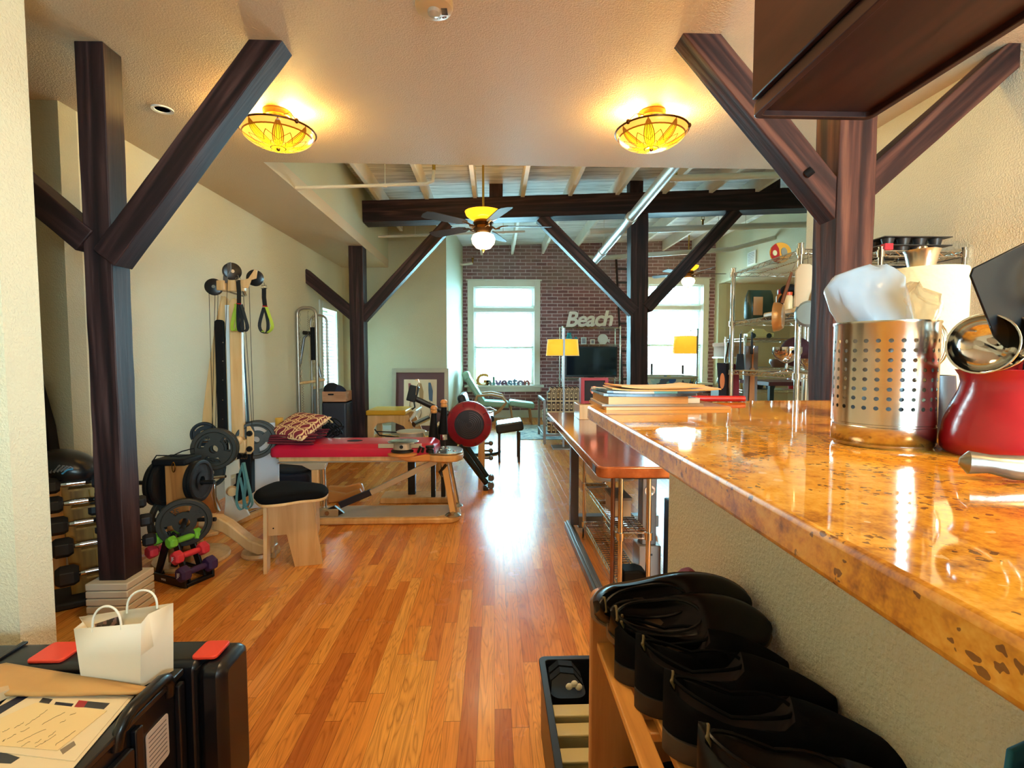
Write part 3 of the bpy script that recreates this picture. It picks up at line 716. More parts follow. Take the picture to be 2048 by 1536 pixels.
# wall vent
t = thing('wall_vent', 'white louvred vent high on the far right wall', 'vent', (4.45, 8.55, 2.80))
b = MB(); b.box(4.43, 4.45, 8.42, 8.70, 2.80, 3.03); b.build('vent_frame', WHITE, t, bevel=0.004)
b = MB()
for i in range(7): b.cbox((4.428, 8.56, 2.835 + i * 0.027), (0.012, 0.2, 0.003), (0, 0.6, 0))
b.build('louvres', GREYMETAL, t)

# ================================================================ kitchen side
t = thing('wall_cabinet', 'dark espresso cabinet hanging over the granite counter', 'cabinet', (0.80, 0.2, 1.825))
cx0, cx1, cy0, cy1, z0, z1 = 0.655, 0.965, -1.2, 1.285, 1.825, CZ
b = MB(); b.box(cx0 + 0.006, cx1 - 0.006, cy0, cy1 - 0.006, z0 + 0.014, z1 - 0.001); b.build('body', CABWOOD, t, bevel=0.003)
b = MB(); o_ = rrect(cx0, cx1, cy0, cy1, 0.02, 4); i_ = rrect(cx0 + 0.016, cx1 - 0.016, cy0 + 0.02, cy1 - 0.016, 0.012, 4)
for za, zb in ((z0, z0 + 0.03),):
    A = [b.bm.verts.new((x, y, za)) for x, y in o_]; B = [b.bm.verts.new((x, y, za)) for x, y in i_]
    D = [b.bm.verts.new((x, y, zb)) for x, y in o_]; E_ = [b.bm.verts.new((x, y, zb)) for x, y in i_]; n = len(A)
    for i in range(n):
        j = (i + 1) % n
        for q in ((A[i], A[j], B[j], B[i]), (A[i], A[j], D[j], D[i]), (B[i], B[j], E_[j], E_[i]), (D[i], D[j], E_[j], E_[i])): b.bm.faces.new(q)
b.build('bottom_rail', CABWOOD, t, bevel=0.002)
for k in range(3):
    b = MB(); ya = cy0 + 0.01 + k * 0.82; b.box(cx0 - 0.012, cx0 + 0.004, ya, ya + 0.81, z0 + 0.033, z1 - 0.01); b.build('door', CABWOOD, t, bevel=0.003)

slab('wall_half', 0.482, 1.0, -1.6, 1.345, 0, 1.052, PLASTER)
b = MB(); b.prism([(0.236, -1.6), (0.248, 1.315), (0.31, 1.40), (0.60, 1.448), (1.12, 1.468), (1.12, -1.6)], 0.036, XY(1.054))
tag(b.build('counter_top', GRANITE, bevel=0.006, seg=3, origin=(0.6, 0.5, 1.054)), 'polished gold granite bar counter on the half wall', 'counter')

def steel_holes():
    m, nt, p = new_mat('perforated_steel')
    sx = node(nt, 'ShaderNodeSeparateXYZ', {0: objco(nt)})
    x, y, z = sx.outputs
    a = mth(nt, 'MULTIPLY', mth(nt, 'ADD', mth(nt, 'ARCTAN2', y, x), pi), 28 / (2 * pi))
    fa = mth(nt, 'SUBTRACT', mth(nt, 'FRACT', a), 0.5)
    zz = mth(nt, 'DIVIDE', mth(nt, 'SUBTRACT', z, 0.051), 0.0135); fz = mth(nt, 'SUBTRACT', mth(nt, 'FRACT', zz), 0.5)
    d = mth(nt, 'SQRT', mth(nt, 'ADD', mth(nt, 'MULTIPLY', fa, fa), mth(nt, 'MULTIPLY', fz, fz)))
    hole = mth(nt, 'MULTIPLY', mth(nt, 'LESS_THAN', d, 0.21), mth(nt, 'MULTIPLY', mth(nt, 'GREATER_THAN', zz, 0.0), mth(nt, 'LESS_THAN', zz, 8.0)))
    nt.links.new(mth(nt, 'SUBTRACT', 1.0, hole), p.inputs['Alpha'])
    p.inputs['Base Color'].default_value = s2l('c4bdb2'); p.inputs['Metallic'].default_value = 1.0
    n = node(nt, 'ShaderNodeTexNoise', {'Vector': objco(nt, (60, 60, 600)), 'Scale': 1.0}).outputs[0]
    nt.links.new(mth(nt, 'ADD', mth(nt, 'MULTIPLY', n, 0.06), 0.17), p.inputs['Roughness'])
    return m
CT = 1.090
t = thing('utensil_canister', 'perforated stainless steel canister on the granite counter', 'canister', (0.578, 0.722, CT))
b = MB(); R_ = 0.0635
b.lathe([(R_, 0.006), (R_, 0.030), (R_ - 0.001, 0.031), (R_ - 0.001, 0.034), (R_, 0.035), (R_, 0.176), (R_ + 0.0012, 0.178), (R_ + 0.0012, 0.18), (R_ - 0.0006, 0.18)], (0.578, 0.722, CT), 72, caps=False)
b.build('wall', steel_holes(), t, origin=(0.578, 0.722, CT), solid=0.0008)
b = MB(); b.lathe([(R_ - 0.003, 0.0), (R_ - 0.0005, 0.004), (R_ - 0.0005, 0.007), (0.001, 0.007)], (0.578, 0.722, CT), 48); b.build('base', STEEL, t)
BAG = mat('frosted_plastic_bag', 'b3bdc6', 0.22, trans=0.35, var=0.02, alpha=0.72, ior=1.2, bmp=(30, 0.5, 0.004))
BAGY = mat('clear_crinkled_bag', 'd9cfbd', 0.15, trans=0.5, var=0.02, alpha=0.55, ior=1.2, bmp=(60, 0.8, 0.004))
def crumple(name, label, prof, c, mt, seed, amp, cat='bag'):
    rnd = random.Random(seed); ph = [rnd.random() * 6.28 for _ in range(8)]; b = MB(); n = 44; rings = []
    for (z, rx, ry, ox) in prof:
        rg = []
        for i in range(n):
            a = 2 * pi * i / n
            k = 1 + amp * (0.5 * sin(5 * a + ph[0] + z * 60) + 0.35 * sin(9 * a + ph[1] - z * 90) + 0.3 * sin(14 * a + ph[2] + z * 140)) + amp * 0.5 * (rnd.random() - 0.5)
            rg.append(b.bm.verts.new((c[0] + ox + rx * k * cos(a), c[1] + ry * k * sin(a), c[2] + z + amp * 0.05 * sin(3 * a + ph[3]))))
        rings.append(rg)
    b.skin(rings, True)
    return tag(b.build(name, mt, ang=75), label, cat)
crumple('plastic_bag', 'white frosted zip bag poking out of the steel canister', [(0.02, .03, .03, -.01), (0.11, .035, .035, -.012), (0.17, .045, .04, -.012), (0.20, .056, .03, -.024), (0.228, .060, .024, -.034), (0.245, .052, .018, -.028), (0.256, .030, .012, -.02), (0.262, .014, .006, -.016)], (0.578, 0.722, CT), BAG, 3, 0.07)
crumple('plastic_bag', 'clear crinkled bag tucked in the right of the steel canister', [(0.10, .02, .02, .02), (0.17, .034, .03, .022), (0.195, .042, .030, .030), (0.212, .036, .024, .036), (0.222, .018, .012, .03), (0.232, .007, .004, .036)], (0.578, 0.715, CT), BAGY, 8, 0.16)
# paper towel
PAPER = mat('quilted_paper', 'cdb98c', 0.9, var=0.02, bmp=(90, 0.5, 0.002))
t = thing('paper_towel_holder', 'paper towel roll on a steel holder behind the canister', 'paper towel', (0.828, 0.955, CT))
x, y = 0.832, 0.955
b = MB(); b.lathe([(0.078, 0), (0.078, 0.014), (0.07, 0.018), (0.001, 0.018)], (x, y, CT), 40); b.build('base', BRONZE, t)
b = MB(); b.lathe([(0.02, 0.02), (0.071, 0.02), (0.0725, 0.03), (0.0725, 0.29), (0.071, 0.297), (0.022, 0.297), (0.02, 0.29)], (x, y, CT), 56); b.build('paper_roll', PAPER, t)
b = MB(); b.cyl((x, y, CT + 0.018), (x, y, CT + 0.30), 0.008); b.build('rod', STEEL, t)
b = MB(); b.lathe([(0.018, 0.298), (0.021, 0.30), (0.027, 0.33), (0.03, 0.336), (0.01, 0.338), (0.008, 0.343), (0.001, 0.345)], (x, y, CT), 32); b.build('finial_cup', STEEL, t)
# crocks
b = MB(); cx, cy = 0.686, 0.628
b.lathe([(0.072, 0), (0.0775, 0.006), (0.0785, 0.018), (0.075, 0.042), (0.068, 0.065), (0.0605, 0.084), (0.058, 0.096), (0.060, 0.105), (0.0645, 0.113), (0.058, 0.114), (0.05, 0.1), (0.05, 0.02), (0.001, 0.015)], (cx, cy, CT), 64)
tag(b.build('utensil_crock', mat('red_glaze', 'a5101a', 0.35, var=0.03, coat=0.3), None), 'red flared ceramic crock full of kitchen tools', 'crock')
b = MB(); b.lathe([(0.036, 0), (0.04, 0.006), (0.042, 0.05), (0.038, 0.10), (0.035, 0.10), (0.035, 0.02), (0.001, 0.012)], (0.712, 0.800, CT), 40)
tag(b.build('utensil_crock', mat('navy_glaze', '18233f', 0.3)), 'small navy crock half hidden between canister and paper towel', 'crock')
b = MB(); wx, wy = 0.708, 0.797
b.cyl((wx, wy, CT + 0.015), (wx + 0.004, wy, CT + 0.115), 0.006)
for k in range(7):
    a = k * pi / 7; b.tube([V((wx + 0.004, wy, CT + 0.11)) + V((cos(a) * 0.026 * sin(q), sin(a) * 0.026 * sin(q), 0.04 * (1 - cos(q)))) for q in [i * 2 * pi / 20 for i in range(20)]], 0.0009, 6, closed=True)
tag(b.build('whisk', CHROME), 'steel balloon whisk standing in the navy crock', 'whisk')
def ladle(label, p0, p1, bowl_c, tilt, rr, seed=0):
    t = thing('ladle', label, 'ladle', p0, 'steel ladles in the red crock')
    b = MB(); b.tube([p0, p1, tuple(V(bowl_c) + V(tilt) * rr * 0.2)], 0.0035, 8, sq=2.0); b.build('handle', CHROME, t)
    ax = V(tilt).normalized(); b = MB()
    b.lathe([(rr * sin(a), -rr * 0.75 * cos(a)) for a in [i * pi / 2 / 9 for i in range(1, 10)]] + [(rr * 1.05, 0.001)], bowl_c, 32, ax, caps=True)
    bm = b.bm; bm.faces.ensure_lookup_table()
    big = [f for f in bm.faces if len(f.verts) == 32]; bm.faces.remove(max(big, key=lambda f: f.calc_area()))
    b.build('bowl', CHROME, t, solid=0.0012)
ladle('polished steel ladle leaning left out of the red crock', (0.675, 0.63, CT + 0.03), (0.668, 0.615, CT + 0.125), (0.607, 0.603, 1.236), (-0.85, -0.35, 0.1), 0.036)
ladle('second steel ladle nested against the first above the red crock', (0.68, 0.64, CT + 0.03), (0.675, 0.625, CT + 0.13), (0.633, 0.612, 1.238), (-0.8, -0.3, 0.25), 0.037)
ladle('smaller steel ladle behind, at the right of the red crock', (0.69, 0.64, CT + 0.03), (0.695, 0.645, CT + 0.12), (0.672, 0.65, 1.245), (-0.3, -0.6, 0.4), 0.030)
t = thing('turner', 'black nylon turner tilted above the red crock', 'spatula', (0.69, 0.63, CT + 0.03))
b = MB(); b.tube([(0.69, 0.635, CT + 0.03), (0.68, 0.615, 1.21), (0.668, 0.60, 1.252)], 0.006, 8); b.build('handle', BLACK, t)
b = MB(); M = frame_M((0.662, 0.60, 1.245), (0.85, 0, 0.42), (-0.47, -0.1, 0.88))
b.prism([(-0.032, 0), (-0.042, 0.02), (-0.048, 0.105), (-0.042, 0.112), (0.075, 0.112), (0.08, 0.1), (0.07, 0.015), (0.055, 0)], 0.003, M); b.build('blade', mat('black_nylon', '0c0d0f', 0.35, spec=0.2), t, bevel=0.001)
t = thing('measuring_spoon', 'dark red plastic spoon at the right edge above the red crock', 'spoon', (0.70, 0.62, CT + 0.03))
b = MB(); b.tube([(0.70, 0.62, CT + 0.03), (0.685, 0.585, 1.24), (0.672, 0.57, 1.285)], 0.005, 8); b.build('handle', RED, t)
b = MB(); b.tube([V((0.672, 0.565, 1.318)) + V((0.026 * cos(a), 0.004 * cos(a), 0.034 * sin(a))) for a in [i * 2 * pi / 28 for i in range(28)]], 0.0035, 8, closed=True); b.build('rim', RED, t)
# pewter spoon rest
b = MB(); b.tube([(0.497, 0.512, 1.109), (0.503, 0.508, 1.108), (0.518, 0.50, 1.108), (0.54, 0.495, 1.105), (0.575, 0.49, 1.104), (0.60, 0.485, 1.1045)], [0.004, 0.0125, 0.010, 0.013, 0.0135, 0.011], 14, sq=0.85)
b.ell((0.60, 0.49, 1.1025), (0.035, 0.025, 0.0125), 20, 10)
tag(b.build('spoon_rest', mat('dull_pewter', '8d877c', 0.3, 0.85, bmp=(80, 0.3, 0.001))), 'dull pewter spoon handle lying on the granite at the right edge', 'spoon')
# pile of mail and magazines at the far end of the counter
def sheetstack(name, label, cat, cx, cy, z, w, d, h, rz, mt, curl=0.0, n=10, group='mail and magazines on the counter'):
    b = MB(); M = Matrix.Translation((cx, cy, z)) @ Matrix.Rotation(rz, 4, 'Z')
    def top(u, v, zz):
        k = curl * ((2 * abs(u - 0.5)) ** 3)
        return M @ V(((u - 0.5) * w, (v - 0.5) * d, zz + k))
    T = [[b.bm.verts.new(top(i / n, j / 2, h)) for j in range(3)] for i in range(n + 1)]
    B = [[b.bm.verts.new(top(i / n, j / 2, 0)) for j in range(3)] for i in range(n + 1)]
    F = b.bm.faces.new
    for i in range(n):
        for j in range(2):
            F((T[i][j], T[i + 1][j], T[i + 1][j + 1], T[i][j + 1])); F((B[i][j], B[i][j + 1], B[i + 1][j + 1], B[i + 1][j]))
        F((T[i][0], B[i][0], B[i + 1][0], T[i + 1][0])); F((T[i][2], T[i + 1][2], B[i + 1][2], B[i][2]))
    for j in range(2):
        F((T[0][j], T[0][j + 1], B[0][j + 1], B[0][j])); F((T[n][j], B[n][j], B[n][j + 1], T[n][j + 1]))
    return tag(b.build(name, mt, ang=50), label, cat, group)
def pages(name, col, line):
    m, nt, p = new_mat(name)
    z = node(nt, 'ShaderNodeSeparateXYZ', {0: objco(nt)}).outputs[2]
    l = mth(nt, 'GREATER_THAN', mth(nt, 'FRACT', mth(nt, 'MULTIPLY', z, 420.0)), 0.72)
    nt.links.new(mixc(nt, l, s2l(col), s2l(line)), p.inputs['Base Color']); p.inputs['Roughness'].default_value = 0.7
    return m
def collage(name, cols, scale=14, rough=0.35):
    m, nt, p = new_mat(name)
    v = node(nt, 'ShaderNodeTexVoronoi', {'Vector': objco(nt, (1, 1.6, 1)), 'Scale': scale}, distance='CHEBYCHEV').outputs[1]
    f = node(nt, 'ShaderNodeSeparateColor', {0: v}).outputs[0]
    nt.links.new(ramp(nt, f, [(i / len(cols), c) for i, c in enumerate(cols)], 'CONSTANT'), p.inputs['Base Color']); p.inputs['Roughness'].default_value = rough
    return m
MANILA = mat('manila_paper', 'd9a86a', 0.7, var=0.05)
PGC = pages('book_page_edges', 'dcae7a', 'a97850'); PGW = pages('magazine_edges', 'b9a898', '6d5a52')
sheetstack('newspaper', 'flat newspaper at the bottom of the mail pile', 'newspaper', 0.425, 1.30, CT + 0.0005, 0.31, 0.20, 0.007, 0.02, PGC)
sheetstack('magazine', 'grey edged magazine under the thick book', 'magazine', 0.395, 1.31, CT + 0.008, 0.25, 0.19, 0.005, -0.04, PGW)
sheetstack('book', 'thick tan phone book in the middle of the mail pile', 'book', 0.378, 1.30, CT + 0.0135, 0.20, 0.17, 0.018, 0.03, PGC)
sheetstack('envelope', 'white envelope sticking out right of the thick book', 'envelope', 0.50, 1.30, CT + 0.0135, 0.036, 0.12, 0.012, 0.02, mat('white_paper', 'e9e6e4', 0.7))
sheetstack('magazine', 'dark covered magazine above the thick book', 'magazine', 0.385, 1.30, CT + 0.032, 0.23, 0.18, 0.006, -0.02, collage('dark_cover', ['1c2230', '2a3346', '46566a', '141821', '7a8794']), 0.002)
sheetstack('magazine', 'glossy magazine with coloured cover near the pile top', 'magazine', 0.40, 1.31, CT + 0.0385, 0.25, 0.17, 0.005, 0.04, collage('bright_cover', ['aab7c0', '35506b', '6fb4c4', 'e2d3c2', '9c3038', '2b2f3a']), 0.003)
sheetstack('envelope', 'wide tan envelope lying across the mail pile', 'envelope', 0.435, 1.305, CT + 0.044, 0.27, 0.15, 0.003, -0.06, MANILA, 0.004)
sheetstack('envelope', 'topmost tan envelope with a raised corner', 'envelope', 0.42, 1.31, CT + 0.049, 0.22, 0.14, 0.003, 0.09, MANILA, 0.006)
t = thing('peeler', 'red handled kitchen tool lying beyond the mail pile', 'kitchen tool', (0.62, 1.40, CT))
b = MB(); b.tube([(0.56, 1.405, CT + 0.012), (0.60, 1.405, CT + 0.0105), (0.72, 1.41, CT + 0.009)], 0.0085, 10); b.build('handle', RED, t)
b = MB(); b.box(0.50, 0.56, 1.395, 1.415, CT + 0.004, CT + 0.020); b.build('head', WHITE, t, bevel=0.003)
b = MB()
for i in range(5):
    b.cbox((0.45 + 0.004 * i, 0.40 - 0.018 * i, 0.825 + 0.006 * (i % 3)), (0.05, 0.005, 0.11), (0.1 * i, 0.25 - 0.1 * i, 0.5))
tag(b.build('tea_towel', mat('teal_cloth', '1f6f8c', 0.8), bevel=0.002), 'teal folded cloth tips at the bottom right corner', 'cloth')
# ================================================================ gym corner, left
LIME = mat('lime_neoprene', '74b52e', 0.6); PINKRED = mat('red_neoprene', 'd8333c', 0.6); PURPLE = mat('purple_neoprene', '3d2350', 0.6)
RUBBER = mat('black_rubber', '1a1b1f', 0.55); WHITEINK = mat('white_print', 'dcdcdc', 0.6)
def hexdumb(t, Lh, rh, lh, rg, mh, mg, text=None):
    """dumbbell along local X, centre at origin"""
    for s in (-1, 1):
        b = MB(); x0, x1 = s * Lh / 2, s * (Lh / 2 + lh)
        b.lathe([(rh * 0.75, 0), (rh, lh * 0.22), (rh, lh * 0.78), (rh * 0.72, lh)], (x0, 0, 0), 6, (s, 0, 0))
        h = b.build('head', mh, t, bevel=0.0025, ang=25, origin=(x0, 0, 0))
        if text and s < 0:
            M = frame_M((x1 - 0.0006, 0, 0), (0, -1, 0), (0, 0, 1)); c = MB(); text_mesh(c, text, rh * 0.8, M, 0.001); c.build('lettering', WHITEINK, h)
    b = MB(); b.cyl((-Lh / 2, 0, 0), (-Lh * 0.3, 0, 0), rg * 0.8, rg); b.cyl((-Lh * 0.3, 0, 0), (Lh * 0.3, 0, 0), rg, rg); b.cyl((Lh * 0.3, 0, 0), (Lh / 2, 0, 0), rg, rg * 0.8)
    b.build('handle', mg, t)
# big hex rack behind the left post
t = thing('dumbbell_rack', 'tall narrow dumbbell rack of yellowish wood behind the left timber post', 'rack', (-2.03, 2.52, 0))
YW = wood('golden_rack_wood', [(0.2, '8a5a1c'), (0.5, 'b27c2c'), (0.8, 'cf9a48')], 0.45, (30, 30, 2.5), 0.03, 0.0005)
tz = [0.60, 0.51, 0.41, 0.305, 0.17]; tx = [-2.015, -2.005, -1.985, -1.965, -1.945]
for dx, dy in ((-0.035, 0.02), (0.055, 0.075)):
    b = MB(); pts = [(-0.02, 0.03), (0.13, 0.03), (0.045, 0.70), (-0.045, 0.70)]
    M = Matrix.Translation((-2.055 + dx, 2.50 + dy, 0)) @ Matrix.Rotation(radians(35), 4, 'Z') @ XZ(0); b.prism(pts, 0.018, M); b.build('side_panel', YW, t, bevel=0.003)
b = MB(); b.cbox((-2.12, 2.52, 0.018), (0.34, 0.24, 0.034), (0, 0, radians(35))); b.build('base_mat', mat('black_rubber_base', '202022', 0.7), t, bevel=0.01)
for z, x in zip(tz, tx):
    b = MB(); b.cbox((x - 0.02, 2.52, z - 0.028), (0.11, 0.07, 0.010), (0, 0.0, radians(35))); b.build('cradle', YW, t)
db0 = None
labs = ['topmost', 'second from the top', 'third from the top', 'fourth from the top', 'lowest']
for i, (z, x) in enumerate(zip(tz, tx)):
    t = thing('dumbbell', 'black hex dumbbell with chrome grip, %s on the tall rack' % labs[i], 'dumbbell', (0, 0, 0), 'black hex dumbbells on the tall rack')
    k = 1.05 + 0.09 * i; hexdumb(t, 0.115, 0.037 * k, 0.062 * k, 0.014, RUBBER, CHROME)
    for q in range(3):
        pass
    place(t, (x, 2.455, z + 0.012), radians(38))
for i, (z, x, Y) in enumerate(((0.46, -1.93, 2.60), (0.36, -1.91, 2.61), (0.25, -1.90, 2.62))):
    t = thing('dumbbell', 'black hex dumbbell on the far side of the tall rack, %s' % ('upper', 'middle', 'lower')[i], 'dumbbell', (0, 0, 0), 'black hex dumbbells on the tall rack')
    hexdumb(t, 0.115, 0.035, 0.06, 0.014, RUBBER, CHROME); place(t, (x, Y, z), radians(38))
# cycling gloves / helmet on the rack
t = thing('bicycle_helmet', 'black bicycle helmet with grey vents on top of the tall dumbbell rack', 'helmet', (-2.08, 2.52, 0.70))
b = MB(); b.ell((-2.08, 2.50, 0.685), (0.135, 0.105, 0.075), 24, 12, Matrix.Rotation(0.35, 3, 'Y')); b.build('shell', mat('helmet_black', '17181b', 0.3), t)
b = MB()
for i in range(5): b.tube([at(100 + 7 * i, 946 - i, 2.395), at(112 + 7 * i, 930 + 1 * i, 2.41), at(128 + 5 * i, 930 + 2 * i, 2.43)], 0.005, 6)
b.build('vent_ribs', mat('helmet_grey', '5b5d63', 0.4), t)
b = MB(); b.tube([at(124, 948, 2.385), at(135, 940, 2.39), at(146, 938, 2.4)], 0.004, 6); b.build('blue_decal', mat('sky_blue_print', '3f9ad2', 0.5), t)
# things in the recess
t = thing('hanging_bag', 'long black case standing on a wooden ledge in the left recess', 'bag', (-2.50, 2.80, 0.70))
b = MB(); b.prism([(-2.58, 0.70), (-2.405, 0.70), (-2.42, 0.84), (-2.475, 1.09), (-2.58, 1.12)], 0.06, XZ(2.78)); b.build('case', BLACKM, t, bevel=0.006)
b = MB(); b.box(-2.62, -2.42, 2.76, 2.86, 0.0, 0.70); tag(b.build('wooden_stand', MAPLE, bevel=0.004), 'narrow maple stand under the black case in the left recess', 'stand')

# small A-frame rack with coloured dumbbells
R0 = thing('dumbbell_rack', 'small black plastic A-frame rack in front of the plate tree', 'rack', (0, 0, 0))
b = MB()
b.prism([(-0.16, 0.0), (0.16, 0.0), (0.16, 0.045), (-0.16, 0.045)], 0.012, XZ(-0.085)); b.prism([(-0.16, 0.0), (0.16, 0.0), (0.16, 0.045), (-0.16, 0.045)], 0.012, XZ(0.073))
b.box(-0.16, -0.13, -0.073, 0.073, 0, 0.02); b.box(0.13, 0.16, -0.073, 0.073, 0, 0.02); b.build('base', BLACK, R0, bevel=0.004)
for y in (-0.05, 0.035):
    b = MB()
    for s in (-1, 1):
        b.prism([(s * 0.145, 0.02), (s * 0.10, 0.02), (s * 0.0, 0.25), (s * 0.015, 0.275), (s * 0.045, 0.262)] if s > 0 else [(0.045 * s, 0.262), (0.015 * s, 0.275), (0, 0.25), (-0.10, 0.02), (-0.145, 0.02)], 0.013, XZ(y))
    b.build('side_frame', BLACK, R0, bevel=0.003)
b = MB(); text_mesh(b, 'von', 0.026, frame_M((-0.01, -0.0862, 0.024), (1, 0, 0), (0, 0, 1)), 0.001); b.build('lettering', WHITEINK, R0)
place(R0, (-1.735, 2.77, 0), radians(-25))
RM = Matrix.Translation((-1.735, 2.77, 0)) @ Matrix.Rotation(radians(-25), 4, 'Z')
for nm, mt, x, z, k in (('lime green', LIME, 0.062, 0.215, 0.86), ('lime green', LIME, -0.062, 0.215, 0.86), ('red', PINKRED, 0.105, 0.140, 0.95), ('red', PINKRED, -0.105, 0.140, 0.95), ('purple', PURPLE, 0.155, 0.062, 1.08)):
    t = thing('dumbbell', '%s neoprene dumbbell on the %s side of the small black rack' % (nm, 'right' if x > 0 else 'left'), 'dumbbell', (0, 0, 0), 'coloured dumbbells on the small rack')
    hexdumb(t, 0.095, 0.040 * k, 0.050 * k, 0.0165, mt, mt, 'JF' if x > 0 and nm != 'lime green' else None)
    place(t, RM @ V((x, -0.012, z + 0.02)), radians(-25 + 90))

# weight plates
def plate(name_label, c, ax, R, th, mt, num=None, group='weight plates on the plate tree', holes=True, rot=0.0, up=(0, 0, 1)):
    c = V(c); ax = V(ax).normalized(); u = V(up); u = (u - ax * u.dot(ax)).normalized(); w = ax.cross(u)
    rs = [0.027, 0.055, 0.34 * R, 0.44 * R, 0.72 * R, 0.80 * R, 0.84 * R, 0.97 * R, R]
    hs = [th * .5, th * .5, th * .28, th * .26, th * .26, th * .28, th * .5, th * .5, th * .38]
    n = 54; b = MB(); bm = b.bm
    P = [[[bm.verts.new(c + (u * cos(a) + w * sin(a)) * r + ax * (s * h)) for a in [rot + 2 * pi * i / n for i in range(n)]] for r, h in zip(rs, hs)] for s in (-1, 1)]
    def open_(j, i): return holes and j in (3,) and (i % 18) < 10
    for j in range(len(rs) - 1):
        for i in range(n):
            k = (i + 1) % n
            if open_(j, i):
                continue
            for s in (0, 1): bm.faces.new((P[s][j][i], P[s][j][k], P[s][j + 1][k], P[s][j + 1][i]))
    for i in range(n):
        k = (i + 1) % n
        bm.faces.new((P[0][0][i], P[0][0][k], P[1][0][k], P[1][0][i])); bm.faces.new((P[0][-1][i], P[0][-1][k], P[1][-1][k], P[1][-1][i]))
        if open_(3, i):
            for j in (3, 4): bm.faces.new((P[0][j][i], P[0][j][k], P[1][j][k], P[1][j][i]))
            if not open_(3, (i - 1) % n): bm.faces.new((P[0][3][i], P[0][4][i], P[1][4][i], P[1][3][i]))
            if not open_(3, k): bm.faces.new((P[0][3][k], P[0][4][k], P[1][4][k], P[1][3][k]))
    if num:
        for a in (0.55, -0.95, 2.9):
            p = c + (u * cos(a) + w * sin(a)) * R * 0.58 + ax * th * 0.30
            text_mesh(b, num, R * 0.30, frame_M(p, -w, u) if True else None, 0.003)
    return tag(b.build('weight_plate', mt, ang=35), name_label, 'weight plate', group)
t = thing('plate_tree', 'wooden plate tree with a black padded top and weight plates on its pegs', 'rack', (-1.82, 2.93, 0))
OAKD = wood('warm_pine_block', [(0.2, '8a4f22'), (0.5, 'b06e34'), (0.8, 'c88a4c')], 0.5, (24, 24, 2), 0.05, 0.0006)
b = MB(); b.box(-1.885, -1.755, 2.90, 3.0, 0.03, 0.60); b.build('column', OAKD, t, bevel=0.004)
b = MB(); b.lathe([(0.2, 0), (0.205, 0.012), (0.2, 0.026), (0.001, 0.026)], (-1.82, 3.02, 0), 48); b.build('base_disc', MAPLE, t)
b = MB(); b.box(-1.935, -1.745, 2.86, 3.03, 0.602, 0.64); b.build('top_pad', BLACKM, t, bevel=0.012)
for z in (0.49, 0.27):
    b = MB(); b.cyl((-2.06, 2.94, z), (-1.885, 2.94, z), 0.0125); b.build('peg', DARKIRON, t)
    b = MB(); b.cyl((-1.755, 2.94, z), (-1.63, 2.94, z), 0.0125); b.build('peg', DARKIRON, t)
pa = V((0.42, -0.90, -0.06)).normalized(); pc = V((-1.69, 2.745, 0.315))
b = MB(); b.cyl(pc - pa * 0.16, pc + pa * 0.12, 0.0135); b.build('peg', DARKIRON, t)
b = MB(); b.tube([(-1.93, 2.87, 0.63), (-1.90, 2.86, 0.665), (-1.86, 2.88, 0.66), (-1.80, 2.90, 0.65), (-1.73, 2.93, 0.66), (-1.74, 2.94, 0.69), (-1.80, 2.93, 0.675), (-1.85, 2.90, 0.65)], 0.0035, 6); tag(b.build('cord', BLACKM), 'black cord loop lying on the plate tree top', 'cord')
t2 = thing('carabiner', 'small brass carabiner hanging over the front edge of the plate tree', 'carabiner', (-1.80, 2.85, 0.6))
b = MB(); b.tube([V((-1.80, 2.845, 0.60)) + V((0.008 * cos(a), 0, 0.028 * sin(a))) for a in [i * 2 * pi / 20 for i in range(20)]], 0.0025, 6, closed=True); b.build('clip', BRASS, t2)
plate('outer black plate on the left upper peg of the plate tree', (-1.945, 2.94, 0.49), (1, 0, 0), 0.13, 0.022, DARKIRON, None, holes=False)
plate('inner black plate on the left upper peg of the plate tree', (-1.912, 2.94, 0.49), (1, 0, 0), 0.13, 0.022, DARKIRON, None, holes=False)
plate('inner black plate on the right upper peg of the plate tree', (-1.735, 2.94, 0.50), (1, 0, 0), 0.115, 0.02, DARKIRON, None, holes=False)
plate('outer black plate on the right upper peg of the plate tree', (-1.708, 2.94, 0.50), (1, 0, 0), 0.12, 0.02, DARKIRON, None, holes=False)
plate('grey plate with three grip holes on the lower left peg of the plate tree', (-1.925, 2.94, 0.27), (1, 0, 0), 0.13, 0.024, IRON, None, rot=0.5)
plate('large grey plate marked 25 on the front peg of the plate tree', pc - pa * 0.01, pa, 0.132, 0.026, IRON, '25', rot=-0.4)

# curved bentwood arm in front
t = thing('curved_wooden_arm', 'curved maple arm with a round foot on the floor beside the stool', 'exercise equipment', (-1.42, 3.04, 0))
up = [(380, 1030), (410, 1029), (440, 1031), (462, 1043), (485, 1062), (505, 1078), (528, 1086), (552, 1090)]
dn = [(552, 1103), (520, 1106), (496, 1096), (475, 1079), (450, 1062), (428, 1056), (405, 1058), (380, 1062)]
b = MB(); b.prism([(at(x, y, 3.02).x, at(x, y, 3.02).z) for x, y in up + dn], 0.075, XZ(2.985)); b.build('arm', MAPLE, t, bevel=0.008)
q = fl(518, 1112); b = MB(); b.lathe([(0.105, 0.0), (0.112, 0.012), (0.105, 0.03), (0.001, 0.032)], (q.x, q.y + 0.03, 0), 40); b.build('foot_disc', MAPLE, t)
b = MB(); b.lathe([(0.075, 0.032), (0.078, 0.045), (0.06, 0.07), (0.001, 0.075)], (q.x + 0.01, q.y + 0.03, 0), 32); b.build('pivot', MAPLE, t)
